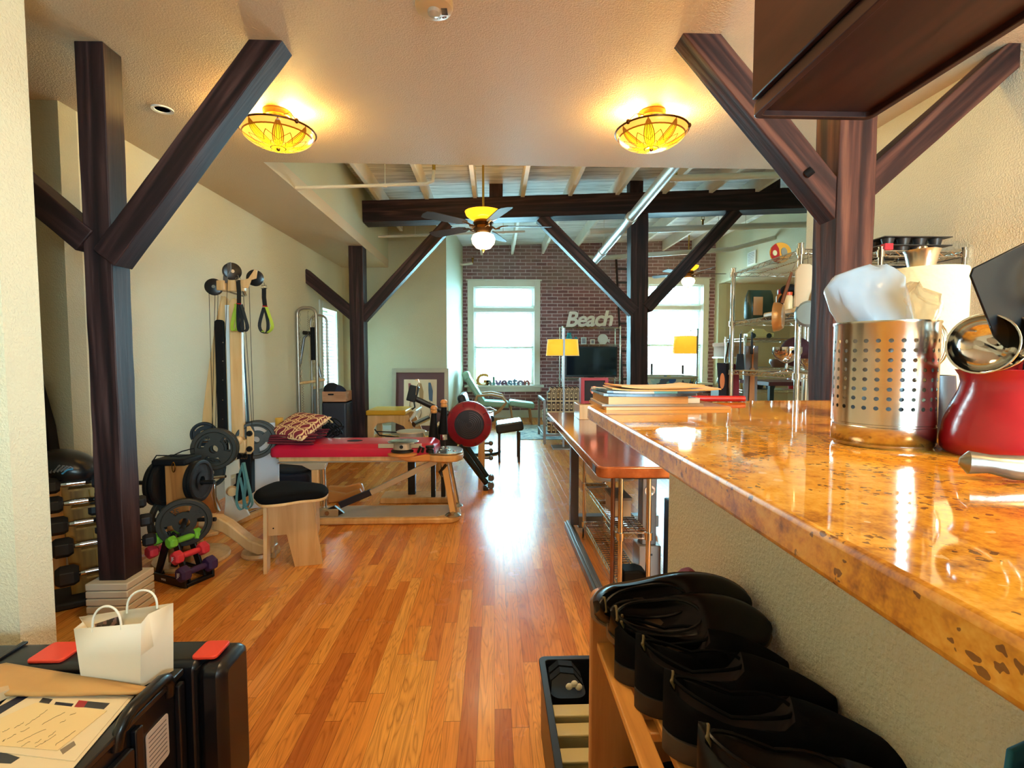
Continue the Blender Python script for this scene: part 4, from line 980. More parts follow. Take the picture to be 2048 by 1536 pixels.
b = MB(); b.tube([at(392, 1050, 3.02), at(398, 1075, 3.05), at(400, 1090, 3.06)], 0.02, 10); b.build('rear_foot', MAPLE, t)

# stool
t = thing('saddle_stool', 'plywood stool with a black padded wedge seat, nearest on the left floor', 'stool', (-1.2, 2.95, 0))
def leg_panel(a0, a1, b0, b1, th, dirn):
    pass
# near-left splayed foot, right panel, rear foot: front plate with a notch and two end panels
fz = 0.415
A0, A1 = fl(513, 1143), fl(535, 1125); Btm = fl(651, 1116); Ctr = fl(603, 1117)
P0 = at(520, 1003, 2.86); 
e = V((0.86, 0.20, 0)).normalized()      # along the stool front
nrm = V((-0.20, 0.86, 0)).normalized()
O = V((-1.315, 2.83, 0))
def SP(u, w, z): return O + e * u + nrm * w + V((0, 0, z))
b = MB(); pts = [(0.0, 0.20), (0.055, 0.20), (0.10, 0.22), (0.135, 0.0), (0.30, 0.0), (0.255, fz), (-0.005, fz), (-0.0, 0.3)]
M = frame_M(SP(0, 0.02, 0), e, (0, 0, 1)) 
pts2 = [(0.002, 0.195), (0.125, 0.195), (0.165, 0.0), (0.318, 0.0), (0.262, fz), (0.015, fz)]
b.prism(pts2, -0.02, M); b.build('front_panel', BIRCH, t, bevel=0.002)
b = MB(); M = frame_M(SP(0.010, 0.0, 0), nrm, (0, 0, 1))
b.prism([(-0.045, 0.0), (0.045, 0.0), (0.085, 0.20), (0.15, 0.20), (0.19, 0.0), (0.28, 0.0), (0.24, fz), (0.0, fz)], 0.02, M); b.build('left_panel', BIRCH, t, bevel=0.002)
b = MB(); M = frame_M(SP(0.262, 0.05, 0), nrm, (0, 0, 1)); b.prism([(0.0, 0.14), (0.20, 0.14), (0.18, fz), (-0.0, fz)], 0.02, M); b.build('right_panel', BIRCH, t, bevel=0.002)
b = MB(); M = frame_M(SP(0.16, 0.25, 0), e, (0, 0, 1)); b.prism([(0.0, 0.0), (0.085, 0.0), (0.07, fz), (-0.06, fz)], 0.02, M); b.build('rear_panel', BIRCH, t, bevel=0.002)
def seat_outline(k=1.0):
    pts = []
    for x, y in ((508, 992), (512, 984), (535, 972), (560, 965), (600, 966), (640, 970), (654, 976), (655, 983), (640, 990), (600, 994), (560, 1000), (522, 1002)):
        q = fl(x, y, 0.455); pts.append((q.x, q.y))
    pts = [q[:2] for q in sm([(a, c, 0) for a, c in pts] + [pts[0] + (0,)], 4)][:-1]
    cx = sum(p[0] for p in pts) / len(pts); cy = sum(p[1] for p in pts) / len(pts)
    return [(cx + (x - cx) * k, cy + (y - cy) * k) for x, y in pts]
b = MB(); b.prism(seat_outline(1.0), 0.016, XY(0.418)); b.build('seat_board', BIRCH, t, bevel=0.004)
b = MB(); rings = []
for k, z in ((0.98, 0.434), (1.01, 0.442), (1.01, 0.454), (0.97, 0.466), (0.85, 0.473), (0.5, 0.477), (0.1, 0.478)):
    rings.append([b.bm.verts.new((x, y, z)) for x, y in seat_outline(k)])
b.skin(rings); b.build('seat_pad', mat('black_fabric', '0b0c0e', 0.9, spec=0.12, bmp=(400, 0.3, 0.0006)), t, ang=60)
b = MB()
for u, z in ((0.02, 0.40), (0.235, 0.40), (0.06, 0.245)):
    q = SP(u, -0.0005, z); b.cyl(q, q - nrm * 0.003, 0.004, n=10)
b.build('bolt_heads', BLACKM, t)
# whiteboard panel behind the tower
b = MB(); M = Matrix.Translation((-1.80, 3.92, 0.045)) @ Matrix.Rotation(radians(-5), 4, 'Y') @ Matrix.Rotation(radians(-14), 4, 'X')
b.prism(rrect(-0.115, 0.115, 0.0, 0.66, 0.012), 0.014, M @ XZ(0)); tag(b.build('whiteboard', mat('glossy_white_board', 'dfe0ea', 0.12)), 'glossy white board leaning behind the pulley tower', 'board')
# ---------------------------------------------------------------- pulley tower
T = thing('pulley_tower', 'tall maple pulley tower with black uprights, cables and pulleys on the left', 'exercise machine', (-1.85, 3.6, 0))
YT = 3.6
def pt(x, y, Y=YT): return at(x, y, Y)
def poly(name, pts, Y, th, mt, bev=0.003, par=None):
    b = MB(); b.prism([(pt(x, y, Y).x, pt(x, y, Y).z) for x, y in pts], th, XZ(Y - th / 2)); return b.build(name, mt, par or T, bevel=bev)
poly('side_board', [(446, 592), (458, 600), (452, 660), (440, 760), (428, 860), (424, 880), (404, 880), (410, 820), (420, 740), (436, 640)], 3.66, 0.05, MAPLE)
poly('arch_board', [(440, 640), (443, 605), (450, 592), (460, 605), (464, 640), (466, 860), (436, 860)], 3.64, 0.03, MAPLE)
b = MB(); b.prism([(x, z) for x, z in rrect(pt(438, 780).x, pt(455, 780).x, pt(446, 915).z, pt(446, 640).z, 0.022)], 0.028, XZ(3.565)); b.build('black_rail', BLACKM, T, bevel=0.003)
b = MB()
for y in (685, 722, 760, 800, 838):
    q = pt(446, y, 3.564); b.cyl(q, q + V((0, -0.003, 0)), 0.004, n=10)
b.build('rail_bolts', STEEL, T)
b = MB(); b.box(pt(456, 780).x, pt(466, 780).x, 3.59, 3.62, pt(460, 900).z, pt(460, 610).z); b.build('pale_rail', WHITE, T, bevel=0.003)
poly('front_board', [(460, 615), (463, 600), (471, 596), (480, 601), (484, 615), (489, 885), (466, 885)], 3.58, 0.035, MAPLE)
poly('steel_rail', [(476, 662), (484, 662), (495, 885), (488, 885)], 3.61, 0.02, STEEL)
poly('black_rod', [(479, 655), (484, 655), (506, 985), (496, 985)], 3.64, 0.04, BLACKM)
b = MB(); b.box(pt(438, 570).x, pt(455, 570).x, 3.56, 3.66, pt(446, 582).z, pt(446, 562).z); b.box(pt(455, 570).x, pt(490, 570).x, 3.585, 3.625, pt(470, 583).z, pt(470, 560).z); b.build('crosshead', MAPLE, T, bevel=0.006)
b = MB(); b.cyl(pt(455, 583), pt(485, 592), 0.006); b.cyl(pt(484, 578), pt(490, 592), 0.014); b.build('chrome_fitting', CHROME, T)
def pulley(x, y, Y, r, ax, plate_pts=None, pm=MAPLE):
    b = MB(); c = pt(x, y, Y); b.lathe([(r * 0.9, -0.016), (r, -0.012), (r, -0.006), (r * 0.82, 0), (r, 0.006), (r, 0.012), (r * 0.9, 0.016)], c, 32, ax)
    b.build('pulley', BLACK, T)
    b = MB(); b.lathe([(r * 0.2, -0.019), (r * 0.2, 0.019)], c, 16, ax); b.build('axle', STEEL, T)
    if plate_pts: poly('pulley_plate', plate_pts, Y - 0.03, 0.008, pm, 0.002)
pulley(428, 574, 3.58, 0.057, (0.3, -0.95, 0.05))
pulley(464, 543, 3.60, 0.060, (0.65, -0.75, 0.0), [(455, 526), (462, 524), (463, 540), (457, 550), (454, 566), (446, 566), (447, 548), (453, 545)], GREYMETAL)
pulley(510, 556, 3.60, 0.056, (0.0, -1, 0.0), [(509, 539), (515, 541), (513, 557), (503, 560), (497, 577), (485, 575), (486, 560), (497, 557)])
b = MB()
for x0, y0, x1, y1 in ((418, 586, 426, 870), (430, 586, 424, 868), (436, 590, 431, 868), (455, 560, 450, 700), (487, 592, 504, 850), (498, 570, 507, 842)):
    b.tube([pt(x0, y0, 3.57), pt(x1, y1, 3.57)], 0.0018, 6)
b.build('cables', BLACKM, T)
# lower body
poly('curved_back', [(404, 965), (424, 965), (428, 990), (440, 1020), (420, 1032), (398, 1028), (392, 1000)], 3.52, 0.05, OAKD, 0.006)
poly('steel_foot', [(428, 965), (431, 965), (432, 1000), (438, 1018), (441, 1022), (437, 1026), (430, 1012), (427, 990)], 3.50, 0.02, CHROME, 0.002)
poly('pale_web', [(455, 925), (478, 918), (480, 945), (462, 950), (462, 985), (470, 1005), (490, 1012), (500, 1030), (470, 1046), (448, 1040), (452, 1000), (450, 960)], 3.56, 0.02, mat('cream_lacquer', 'ddd0b8', 0.3), 0.003)
poly('black_column', [(478, 905), (506, 905), (507, 985), (482, 1000), (468, 1005), (462, 975), (475, 965)], 3.60, 0.06, BLACKM, 0.006)
poly('slide_block', [(469, 873), (494, 880), (495, 895), (492, 905), (474, 905), (468, 895)], 3.555, 0.05, MAPLE, 0.006)
b = MB(); b.lathe([(0.03, -0.03), (0.038, 0), (0.03, 0.03)], pt(464, 982, 3.54), 24, (0.5, -0.8, 0)); b.build('wooden_roller', MAPLE, T)
b = MB(); b.ell(pt(478, 880, 3.53), (0.028, 0.028, 0.03), 16, 10); b.build('wooden_knob', MAPLE, T)
poly('roller_plate', [(494, 853), (500, 852), (508, 865), (508, 900), (502, 908), (494, 908)], 3.54, 0.012, MAPLE, 0.003)
for y in (867, 898):
    b = MB(); b.lathe([(0.018, -0.012), (0.021, 0), (0.018, 0.012)], pt(499, y, 3.53), 20, (0, 1, 0)); b.build('roller', BLACK, T)
# base of the tower: flat maple runners
b = MB(); b.prism([(fl(x, y).x, fl(x, y).y) for x, y in ((396, 1046), (444, 1038), (459, 1044), (455, 1052), (437, 1070), (412, 1076), (388, 1070))], 0.025, XY(0)); b.build('base_plank', MAPLE, T, bevel=0.006)
b = MB(); a, c_ = fl(462, 1052), fl(535, 1022); d = (c_ - a).normalized(); n_ = V((-d.y, d.x, 0)) * 0.035
b.prism([(a.x - n_.x, a.y - n_.y), (c_.x - n_.x, c_.y - n_.y), (c_.x + n_.x, c_.y + n_.y), (a.x + n_.x, a.y + n_.y)], 0.04, XY(0)); b.build('base_runner', MAPLE, T, bevel=0.006)
b = MB(); b.tube([a + V((0, 0, 0.045)), c_ + V((0, 0, 0.045))], 0.006, 8); b.build('runner_rod', CHROME, T)
b = MB(); q = pt(440, 880, 3.5); b.cyl(q + V((-0.16, -0.05, 0)), q + V((0.03, 0.02, 0)), 0.0125); q2 = pt(425, 955, 3.5); b.cyl(q2, q2 + V((0.10, -0.02, 0.012)), 0.010); b.build('weight_horn', STEEL, T)
# the plates on it
plate('large grey plate marked 25, front left on the pulley tower', pt(428, 898, 3.40), (0.25, -0.97, 0), 0.139, 0.028, IRON, '25', 'weight plates on the pulley tower', rot=0.3)
plate('grey plate just behind the large front plate on the tower', pt(434, 896, 3.45), (0.25, -0.97, 0), 0.137, 0.026, IRON, None, 'weight plates on the pulley tower', rot=0.3)
plate('smaller black plate behind the front plates on the tower', pt(408, 868, 3.58), (0.35, -0.93, 0), 0.085, 0.022, DARKIRON, None, 'weight plates on the pulley tower')
plate('grey plate low on the left side of the pulley tower', pt(420, 945, 3.56), (0.3, -0.95, 0), 0.105, 0.024, IRON, None, 'weight plates on the pulley tower', rot=1.0)
plate('large grey plate on the right side of the pulley tower', pt(511, 880, 3.62), (0.45, -0.89, 0), 0.135, 0.028, IRON, None, 'weight plates on the pulley tower', rot=-0.9)
plate('rear grey plate on the right side of the pulley tower', pt(515, 877, 3.67), (0.45, -0.89, 0), 0.135, 0.024, IRON, None, 'weight plates on the pulley tower', rot=-0.9)
# straps
YG = mat('yellow_green_webbing', 'a8bf2e', 0.7); BK = mat('black_webbing', '151515', 0.8); TEAL = mat('teal_webbing', '5d8f8f', 0.75)
def strap(label, top, Y, loops, cuff):
    q = pt(*top, Y); t = thing('webbing_strap', label, 'strap', q, 'straps hanging from the pulley tower')
    b = MB(); b.tube([q + V((0, 0, 0.02)), q + V((0.006, 0, 0)), q + V((-0.006, 0, -0.015))], 0.002, 6); b.tube([q + V((-0.02, 0, -0.02)), q + V((-0.016, 0, 0.0)), q + V((0.016, 0, 0.0)), q + V((0.02, 0, -0.02))], 0.0025, 6, closed=True); b.build('buckle', CHROME, t)
    b = MB(); ribbon(b, [pt(x, y, Y) for x, y in cuff], 0.034, 0.004, (0.9, -0.3, 0)); b.build('cuff', BK, t)
    for mt, pts in loops:
        b = MB(); ribbon(b, [pt(x, y, Y + dy) for x, y, dy in pts], 0.03, 0.003, (0.25, 0.95, 0)); b.build('loop', mt, t)
    b = MB(); xk, yk = cuff[-1]; b.tube([pt(xk - 5, yk, Y - 0.02), pt(xk + 5, yk + 1, Y - 0.02)], 0.004, 8); b.build('tie', RED, t)
strap('black and lime strap handle hanging in the middle of the tower top', (476, 556), 3.50,
      [(YG, sm([(474, 608, 0), (468, 630, 0), (464, 655, 0), (468, 662, 0), (474, 655, 0), (474, 630, 0), (472, 608, 0)])),
       (BK, sm([(477, 608, -.01), (476, 635, -.01), (478, 660, -.01), (485, 662, -.01), (484, 640, -.01), (479, 608, -.01)])),
       (BK, sm([(482, 608, 0), (490, 635, 0), (495, 655, 0), (489, 663, 0), (482, 655, 0), (484, 640, 0), (480, 612, 0)]))], [(476, 560), (478, 585), (478, 607)])
b = MB(); ribbon(b, [pt(472, 575, 3.5), pt(472, 595, 3.5), pt(473, 608, 3.5)], 0.02, 0.003, (0.9, 0.3, 0))
strap('black and lime strap handle hanging from the right pulley of the tower', (528, 571), 3.52,
      [(BK, sm([(528, 615, 0), (522, 635, 0), (519, 652, 0), (524, 664, 0), (533, 666, 0), (536, 655, 0), (535, 640, 0), (530, 615, 0)])),
       (YG, sm([(532, 612, .01), (540, 635, .01), (545, 652, .01), (540, 662, .01), (530, 667, .01), (523, 660, .01)]))], [(528, 576), (528, 595), (530, 612)])
b.bm.clear()
t = thing('resistance_loops', 'teal webbing loops hanging low from clips at the tower centre', 'strap', pt(486, 905, 3.48))
for pts in ([(486, 925), (478, 955), (473, 1000), (479, 1018), (487, 1015), (486, 985), (480, 955)], [(488, 925), (494, 955), (503, 995), (504, 1010), (495, 1018), (488, 1008), (490, 985), (496, 960)], [(484, 930), (490, 960), (489, 1000), (494, 1012), (500, 1000), (497, 975), (492, 950)]):
    b = MB(); ribbon(b, [pt(x, y, 3.48) for x, y in sm(pts)], 0.022, 0.003, (0.2, 0.95, 0)); b.build('loop', TEAL, t)
for k in range(4):
    b = MB(); x = 482 + k * 3.4; c = pt(x, 912, 3.49); b.tube([c + V((0.006 * cos(a), 0, 0.02 * sin(a))) for a in [i * 2 * pi / 16 for i in range(16)]], 0.0016, 6, closed=True); b.build('clip', CHROME, t)

# ---------------------------------------------------------------- pulley bench
PINK = mat('raspberry_vinyl', 'c8203f', 0.30, var=0.04, bmp=(250, 0.08, 0.0004)); B = thing('pulley_bench', 'long raspberry red padded bench on a maple frame with a steel pivot plate', 'exercise machine', (-0.95, 3.75, 0))
y0, y1 = 3.62, 4.00
b = MB(); zt, zb = 0.585, 0.497; rings = []
for k, (dy, z) in enumerate(((0.0, zb), (-0.004, zb + 0.02), (0.0, zt - 0.03), (0.03, zt - 0.004), (0.06, zt))):
    rings.append([b.bm.verts.new((x, y, z)) for x, y in rrect(-1.62 + dy, -0.43 - dy, y0 + dy, y1 - dy, 0.05, 4)])
b.skin(rings); b.build('padded_top', PINK, B)
b = MB(); b.lathe([(0.001, 0.0015), (0.058, 0.001), (0.06, -0.001)], (-1.055, 3.80, zt), 32); o = b.build('face_hole', BLACKM, B); o.scale = (1, 0.75, 1)
b = MB(); b.box(-1.56, -0.50, 3.64, 3.675, 0.462, 0.497); b.box(-1.56, -0.50, 3.94, 3.975, 0.462, 0.497); b.build('side_rails', MAPLE, B, bevel=0.004)
b = MB(); b.box(-1.56, -0.50, 3.66, 3.955, 0.448, 0.462); b.build('track', mat('cream_metal', 'c9bda6', 0.3, 0.4), B, bevel=0.002)
# base board
pts = [(-1.60, 3.60), (-0.36, 3.60), (-0.30, 3.615), (-0.262, 3.66), (-0.25, 3.75), (-0.262, 3.85), (-0.30, 3.92), (-0.38, 3.945), (-1.60, 3.945)]
b = MB(); b.prism(pts, 0.048, XY(0)); b.build('base_board', MAPLE, B, bevel=0.014)
b = MB(); b.prism([(-1.30, 3.63), (-0.42, 3.63), (-0.33, 3.70), (-0.31, 3.80), (-0.34, 3.90), (-1.22, 3.90)], 0.004, XY(0.048)); b.build('base_inlay', mat('grey_grip_tape', 'b5a596', 0.5, bmp=(200, 0.2, 0.0005)), B)
b = MB(); b.lathe([(0.022, 0.0), (0.022, 0.004), (0.001, 0.005)], (-0.295, 3.70, 0.048), 20); b.build('badge', mat('navy_enamel', '22284a', 0.3), B)
# right legs
for Yl in (3.66, 3.90):
    b = MB(); b.cyl((-0.362, Yl, 0.445), (-0.302, Yl, 0.05), 0.001, n=4); b.bm.clear()
    b.prism([(-0.392, 0.445), (-0.347, 0.445), (-0.280, 0.05), (-0.325, 0.05)], 0.028, XZ(Yl - 0.014)); b.build('leg', MAPLE, B, bevel=0.005)
    b = MB(); b.prism([(-0.347, 0.445), (-0.338, 0.445), (-0.270, 0.05), (-0.280, 0.05)], 0.03, XZ(Yl - 0.015)); b.build('leg_edge', STEEL, B, bevel=0.002)
    b = MB(); b.lathe([(0.06, 0), (0.055, 0.006), (0.012, 0.03), (0.001, 0.032)], (-0.305, Yl, 0.05), 20); b.build('foot_bracket', STEEL, B)
b = MB(); b.tube([(-0.352, 3.64, 0.43), (-0.40, 3.66, 0.37), (-0.385, 3.66, 0.345), (-0.36, 3.66, 0.33)], 0.012, 8); b.build('lever', BLACK, B)
b = MB(); b.cyl((-0.335, 3.66, 0.17), (-0.335, 3.9, 0.17), 0.008); b.build('leg_rod', STEEL, B)
# left leg pair: maple and chrome
b = MB(); b.box(-1.335, -1.285, 3.66, 3.69, 0.05, 0.45); b.build('leg', MAPLE, B, bevel=0.004)
b = MB(); b.cyl((-1.26, 3.70, 0.05), (-1.265, 3.70, 0.45), 0.021, 0.018, n=24); b.build('chrome_leg', CHROME, B)
b = MB(); b.prism([(-1.58, 0.447), (-1.22, 0.447), (-1.24, 0.40), (-1.335, 0.395), (-1.40, 0.43)], 0.05, XZ(3.65)); b.build('leg_bracket', mat('cream_metal', 'c9bda6'), B, bevel=0.004)
b = MB(); b.box(-1.44, -1.14, 3.64, 3.68, 0.052, 0.108); b.build('foot_block', mat('olive_beige_metal', 'a99878', 0.4, 0.3), B, bevel=0.004)
b = MB()
for x in (-1.36, -1.22): b.cyl((x, 3.64, 0.08), (x, 3.634, 0.08), 0.016, n=20)
b.build('foot_bolts', STEEL, B)
# diagonal strut
M = lambda pts, Y, th: None
q1, q2 = at(872, 922, 3.66), at(742, 985, 3.66); q3, q4 = at(742, 984, 3.66), at(680, 1010, 3.66)
def bar(name, a, c, h, th, mt):
    d = (c - a).normalized(); n_ = V((-d.z, 0, d.x)) * h / 2; b = MB()
    b.prism([((a - n_).x, (a - n_).z), ((c - n_).x, (c - n_).z), ((c + n_).x, (c + n_).z), ((a + n_).x, (a + n_).z)], th, XZ(a.y - th / 2)); return b.build(name, mt, B, bevel=0.003)
bar('strut', q1, q2, 0.042, 0.03, mat('cream_metal', 'c9bda6'))
bar('strut_sleeve', q3, q4, 0.046, 0.034, mat('dark_navy_rubber', '1b1d2b', 0.5))
b = MB(); b.prism([(-1.22, 0.108), (-1.14, 0.06), (-1.10, 0.075), (-1.17, 0.13)], 0.03, XZ(3.645)); b.build('strut_hinge', BLACK, B, bevel=0.003)
# curved wooden arm and pivot plate at the right end
poly('swing_arm', [(786, 900), (800, 898), (815, 903), (830, 912), (850, 908), (905, 907), (918, 905), (912, 915), (880, 921), (845, 922), (815, 922), (797, 914)], 3.62, 0.055, mat('orange_maple', 'd9944f', 0.35), 0.008, B)
pv = fl(890, 902, 0.52)
b = MB(); ol = [(-0.475, 3.60), (-0.44, 3.57), (-0.34, 3.555), (-0.27, 3.57), (-0.235, 3.65), (-0.235, 3.77), (-0.27, 3.86), (-0.36, 3.89), (-0.44, 3.85)]
b.prism(ol, 0.012, XY(0.515)); b.build('pivot_plate', STEEL, B, bevel=0.004)
b = MB(); b.prism([(x * 1.0 + 0.003, y) for x, y in ol], 0.05, XY(0.463)); b.build('pivot_block', MAPLE, B, bevel=0.01)
b = MB()
for x, y in ((-0.40, 3.63), (-0.33, 3.70), (-0.36, 3.80), (-0.29, 3.66), (-0.40, 3.74)): b.cyl((x, y, 0.527), (x, y, 0.532), 0.014, n=16)
b.build('plate_screws', CHROME, B)
b = MB(); b.lathe([(0.03, 0), (0.03, 0.02), (0.022, 0.024), (0.022, 0.03), (0.032, 0.034), (0.032, 0.048), (0.001, 0.05)], (-0.465, 3.62, 0.527), 20); b.build('clamp_knob', BLACK, B)
# turntable head
c = V((-0.665, 3.66, 0)); 
b = MB(); b.lathe([(0.10, 0.0), (0.115, 0.006), (0.115, 0.018), (0.10, 0.024)], (c.x, c.y, 0.497 + 0.005), 32); b.build('wood_collar', mat('orange_maple', 'd9944f'), B)
b = MB(); b.lathe([(0.085, 0), (0.092, 0.004), (0.092, 0.016), (0.085, 0.022)], (c.x, c.y, 0.527), 32); b.build('belt_drum', BLACK, B)
b = MB(); b.lathe([(0.078, 0), (0.078, 0.042), (0.07, 0.046)], (c.x, c.y, 0.55), 32); b.build('hub_drum', mat('cream_metal', 'c9bda6'), B)
b = MB(); b.lathe([(0.105, 0.0), (0.112, 0.003), (0.105, 0.007), (0.001, 0.009)], (c.x, c.y, 0.598), 40); b.build('turntable', STEEL, B)
b = MB(); b.box(c.x - 0.17, c.x - 0.06, c.y - 0.06, c.y - 0.045, 0.563, 0.593); b.box(c.x + 0.06, c.x + 0.14, c.y - 0.06, c.y - 0.045, 0.563, 0.593); b.build('head_bracket', mat('cream_metal', 'c9bda6'), B, bevel=0.003)
b = MB(); q = V((c.x, c.y - 0.078, 0.573)); b.cyl(q, q + V((0, -0.003, 0)), 0.013, n=20); b.build('bolt', BLACK, B)
b = MB(); b.tube([(-0.55, 3.60, 0.53), (-0.53, 3.59, 0.575), (-0.51, 3.6, 0.56), (-0.52, 3.6, 0.53)], 0.010, 8); b.build('cam_lever', BLACK, B)
# things on the bench
def cushion_mat():
    m, nt, p = new_mat('trellis_fabric')
    t_ = node(nt, 'ShaderNodeTexCoord').outputs['Generated']; sx = node(nt, 'ShaderNodeSeparateXYZ', {0: t_})
    u = mth(nt, 'MULTIPLY', sx.outputs[0], 4.2); v = mth(nt, 'MULTIPLY', sx.outputs[1], 4.2)
    v = mth(nt, 'ADD', v, mth(nt, 'MULTIPLY', mth(nt, 'SINE', mth(nt, 'MULTIPLY', u, 6.28)), 0.15))
    def ringd(off):
        fu = mth(nt, 'SUBTRACT', mth(nt, 'FRACT', mth(nt, 'ADD', u, off)), 0.5); fv = mth(nt, 'SUBTRACT', mth(nt, 'FRACT', mth(nt, 'ADD', v, off)), 0.5)
        return mth(nt, 'SQRT', mth(nt, 'ADD', mth(nt, 'MULTIPLY', fu, fu), mth(nt, 'MULTIPLY', fv, fv)))
    r1, r2 = ringd(0.0), ringd(0.5)
    ln = mth(nt, 'LESS_THAN', mth(nt, 'ABSOLUTE', mth(nt, 'SUBTRACT', r1, 0.40)), 0.065)
    ln = mth(nt, 'MAXIMUM', ln, mth(nt, 'LESS_THAN', mth(nt, 'ABSOLUTE', mth(nt, 'SUBTRACT', r2, 0.16)), 0.06))
    nt.links.new(mixc(nt, ln, s2l('7c2230'), s2l('eac48c')), p.inputs['Base Color']); p.inputs['Roughness'].default_value = 0.85
    return m
t = thing('cushion', 'maroon cushion with a cream trellis pattern on the bench end', 'cushion', (-1.43, 3.78, 0.6))
b = MB()
def cf(sgn):
    def f(u, v):
        x, y = (u - .5) * 2, (v - .5) * 2; e_ = (1 - x ** 4) * (1 - y ** 4)
        pin = 1 - 0.10 * (1 - abs(x * y)) * (abs(x) ** 6 + abs(y) ** 6) * 0.5
        return V((x * 0.165 * pin, y * 0.165 * pin, sgn * 0.05 * max(e_, 0) ** 0.55))
    return f
b.grid(cf(1), 24, 24); b.grid(cf(-1), 24, 24)
o = b.build('cover', cushion_mat(), t, origin=(0, 0, 0)); o.rotation_euler = (radians(24), radians(3), radians(-22)); o.location = V((-1.46, 3.78, 0.70)) - V(t['_o'])
b = MB(); b.tube([cf(1)(k / 24, 0) for k in range(25)] + [cf(1)(1, k / 24) for k in range(1, 25)] + [cf(1)(1 - k / 24, 1) for k in range(1, 25)] + [cf(1)(0, 1 - k / 24) for k in range(1, 24)], 0.004, 6, closed=True)
pp = b.build('piping', mat('cream_piping', 'e3c79a', 0.8), o, origin=(0, 0, 0)); pp.location = (0, 0, 0)
MAR = mat('maroon_blanket', '6d1a26', 0.9, bmp=(120, 0.4, 0.001))
t = thing('folded_blanket', 'folded maroon blanket under the trellis cushion', 'blanket', (-1.48, 3.78, zt))
for k in range(4):
    b = MB(); z = zt + 0.010 + k * 0.019; w = 0.145 - 0.006 * k
    pts = [(-1.625 + 0.004 * k + 0.01 * sin(q_ * 2.1 + k) if q_ in (0,) else x, y) for q_, (x, y) in enumerate(rrect(-1.64 + 0.006 * k, -1.30 + 0.01 * k, 3.63, 3.92, 0.02, 3))]
    rings = []
    for s_, dz in ((0.985, -0.009), (1.0, -0.004), (1.0, 0.004), (0.985, 0.009)):
        cx_, cy_ = -1.47, 3.775
        rings.append([b.bm.verts.new((cx_ + (x - cx_) * s_, cy_ + (y - cy_) * s_, z + dz + 0.004 * sin(x * 30 + k))) for x, y in pts])
    b.skin(rings); b.build('fold', MAR, t, sub=1)
t = thing('rope_bundle', 'bundle of cream rope and straps behind the trellis cushion', 'straps', (-1.45, 4.02, zt))
b = MB(); rnd = random.Random(5)
for k in range(8):
    c0 = V((-1.48 + rnd.random() * 0.16, 3.955 + rnd.random() * 0.03, 0.60 + rnd.random() * 0.13)); b.tube([c0 + V((0.06 * cos(a + k), 0.02 * sin(2 * a), 0.02 * sin(a))) for a in [i * 2 * pi / 16 for i in range(16)]], 0.005, 6, closed=True)
b.build('ropes', mat('cream_rope', 'e0c594', 0.8), t)
t = thing('lace_bundle', 'black openwork cloth heap behind the cushion, right of the rope', 'cloth', (-1.3, 4.0, zt))
b = MB()
for k in range(10):
    c0 = V((-1.33 + rnd.random() * 0.10, 3.955 + rnd.random() * 0.03, 0.60 + rnd.random() * 0.15)); b.tube([c0 + V((0.035 * cos(a + k), 0.02 * sin(a), 0.03 * sin(a + 1))) for a in [i * 2 * pi / 14 for i in range(14)]], 0.006, 6, closed=True)
b.build('netting', BLACKM, t)
b = MB(); b.lathe([(0.03, 0), (0.03, 0.32)], (-1.69, 3.98, 0.42), 20); 
tag(b.build('foam_roller', mat('mustard_foam', 'd79a2e', 0.7)), 'mustard yellow roller end beside the folded blanket', 'foam roller')

# second bench with upright handles behind
H = thing('handle_unit', 'black padded handles with round wooden knobs standing behind the red bench', 'exercise machine', (-0.5, 4.15, 0))
for x, y, zb_, r in ((866, 880, 0.52, 0.026), (886, 868, 0.56, 0.026)):
    top = at(x, y - 54, 4.12); base = at(x, y, 4.12)
    b = MB(); b.cyl(base, V((base.x + 0.01, base.y, top.z)), 0.040, 0.022, n=20); b.build('grip', BLACKM, H, bevel=0.004)
    b = MB(); c0 = V((base.x + 0.01, base.y, top.z + 0.025)); b.lathe([(0.014, -0.03), (0.026, -0.022), (0.028, -0.008), (0.022, 0.0), (0.029, 0.010), (0.028, 0.024), (0.016, 0.036), (0.001, 0.038)], c0, 24); b.build('knob', mat('orange_maple', 'd9944f'), H)
    b = MB(); b.cyl(base + V((0, 0, -0.045)), base, 0.034, n=24); b.build('chrome_cup', CHROME, H)
    b = MB(); b.box(base.x - 0.018, base.x + 0.018, base.y - 0.02, base.y + 0.02, 0.06, base.z - 0.045); b.build('upright', BLACK, H, bevel=0.003)
b = MB(); b.box(-0.95, -0.35, 4.12, 4.34, 0.0, 0.05); b.build('base', MAPLE, H, bevel=0.01)
c = at(823, 862, 4.25); b = MB(); b.lathe([(0.1, 0), (0.1, 0.04), (0.125, 0.044), (0.12, 0.052), (0.001, 0.054)], (c.x, c.y, c.z - 0.05), 36); b.build('rear_turntable', mat('cream_metal', 'c9bda6'), H)
b = MB(); b.box(c.x - 0.03, c.x + 0.03, c.y - 0.03, c.y + 0.03, 0.05, c.z - 0.05); b.build('column', BLACK, H)
b = MB(); b.cbox((c.x + 0.06, c.y - 0.09, c.z - 0.06), (0.26, 0.05, 0.018)); b.build('black_arm', BLACK, H, bevel=0.004)

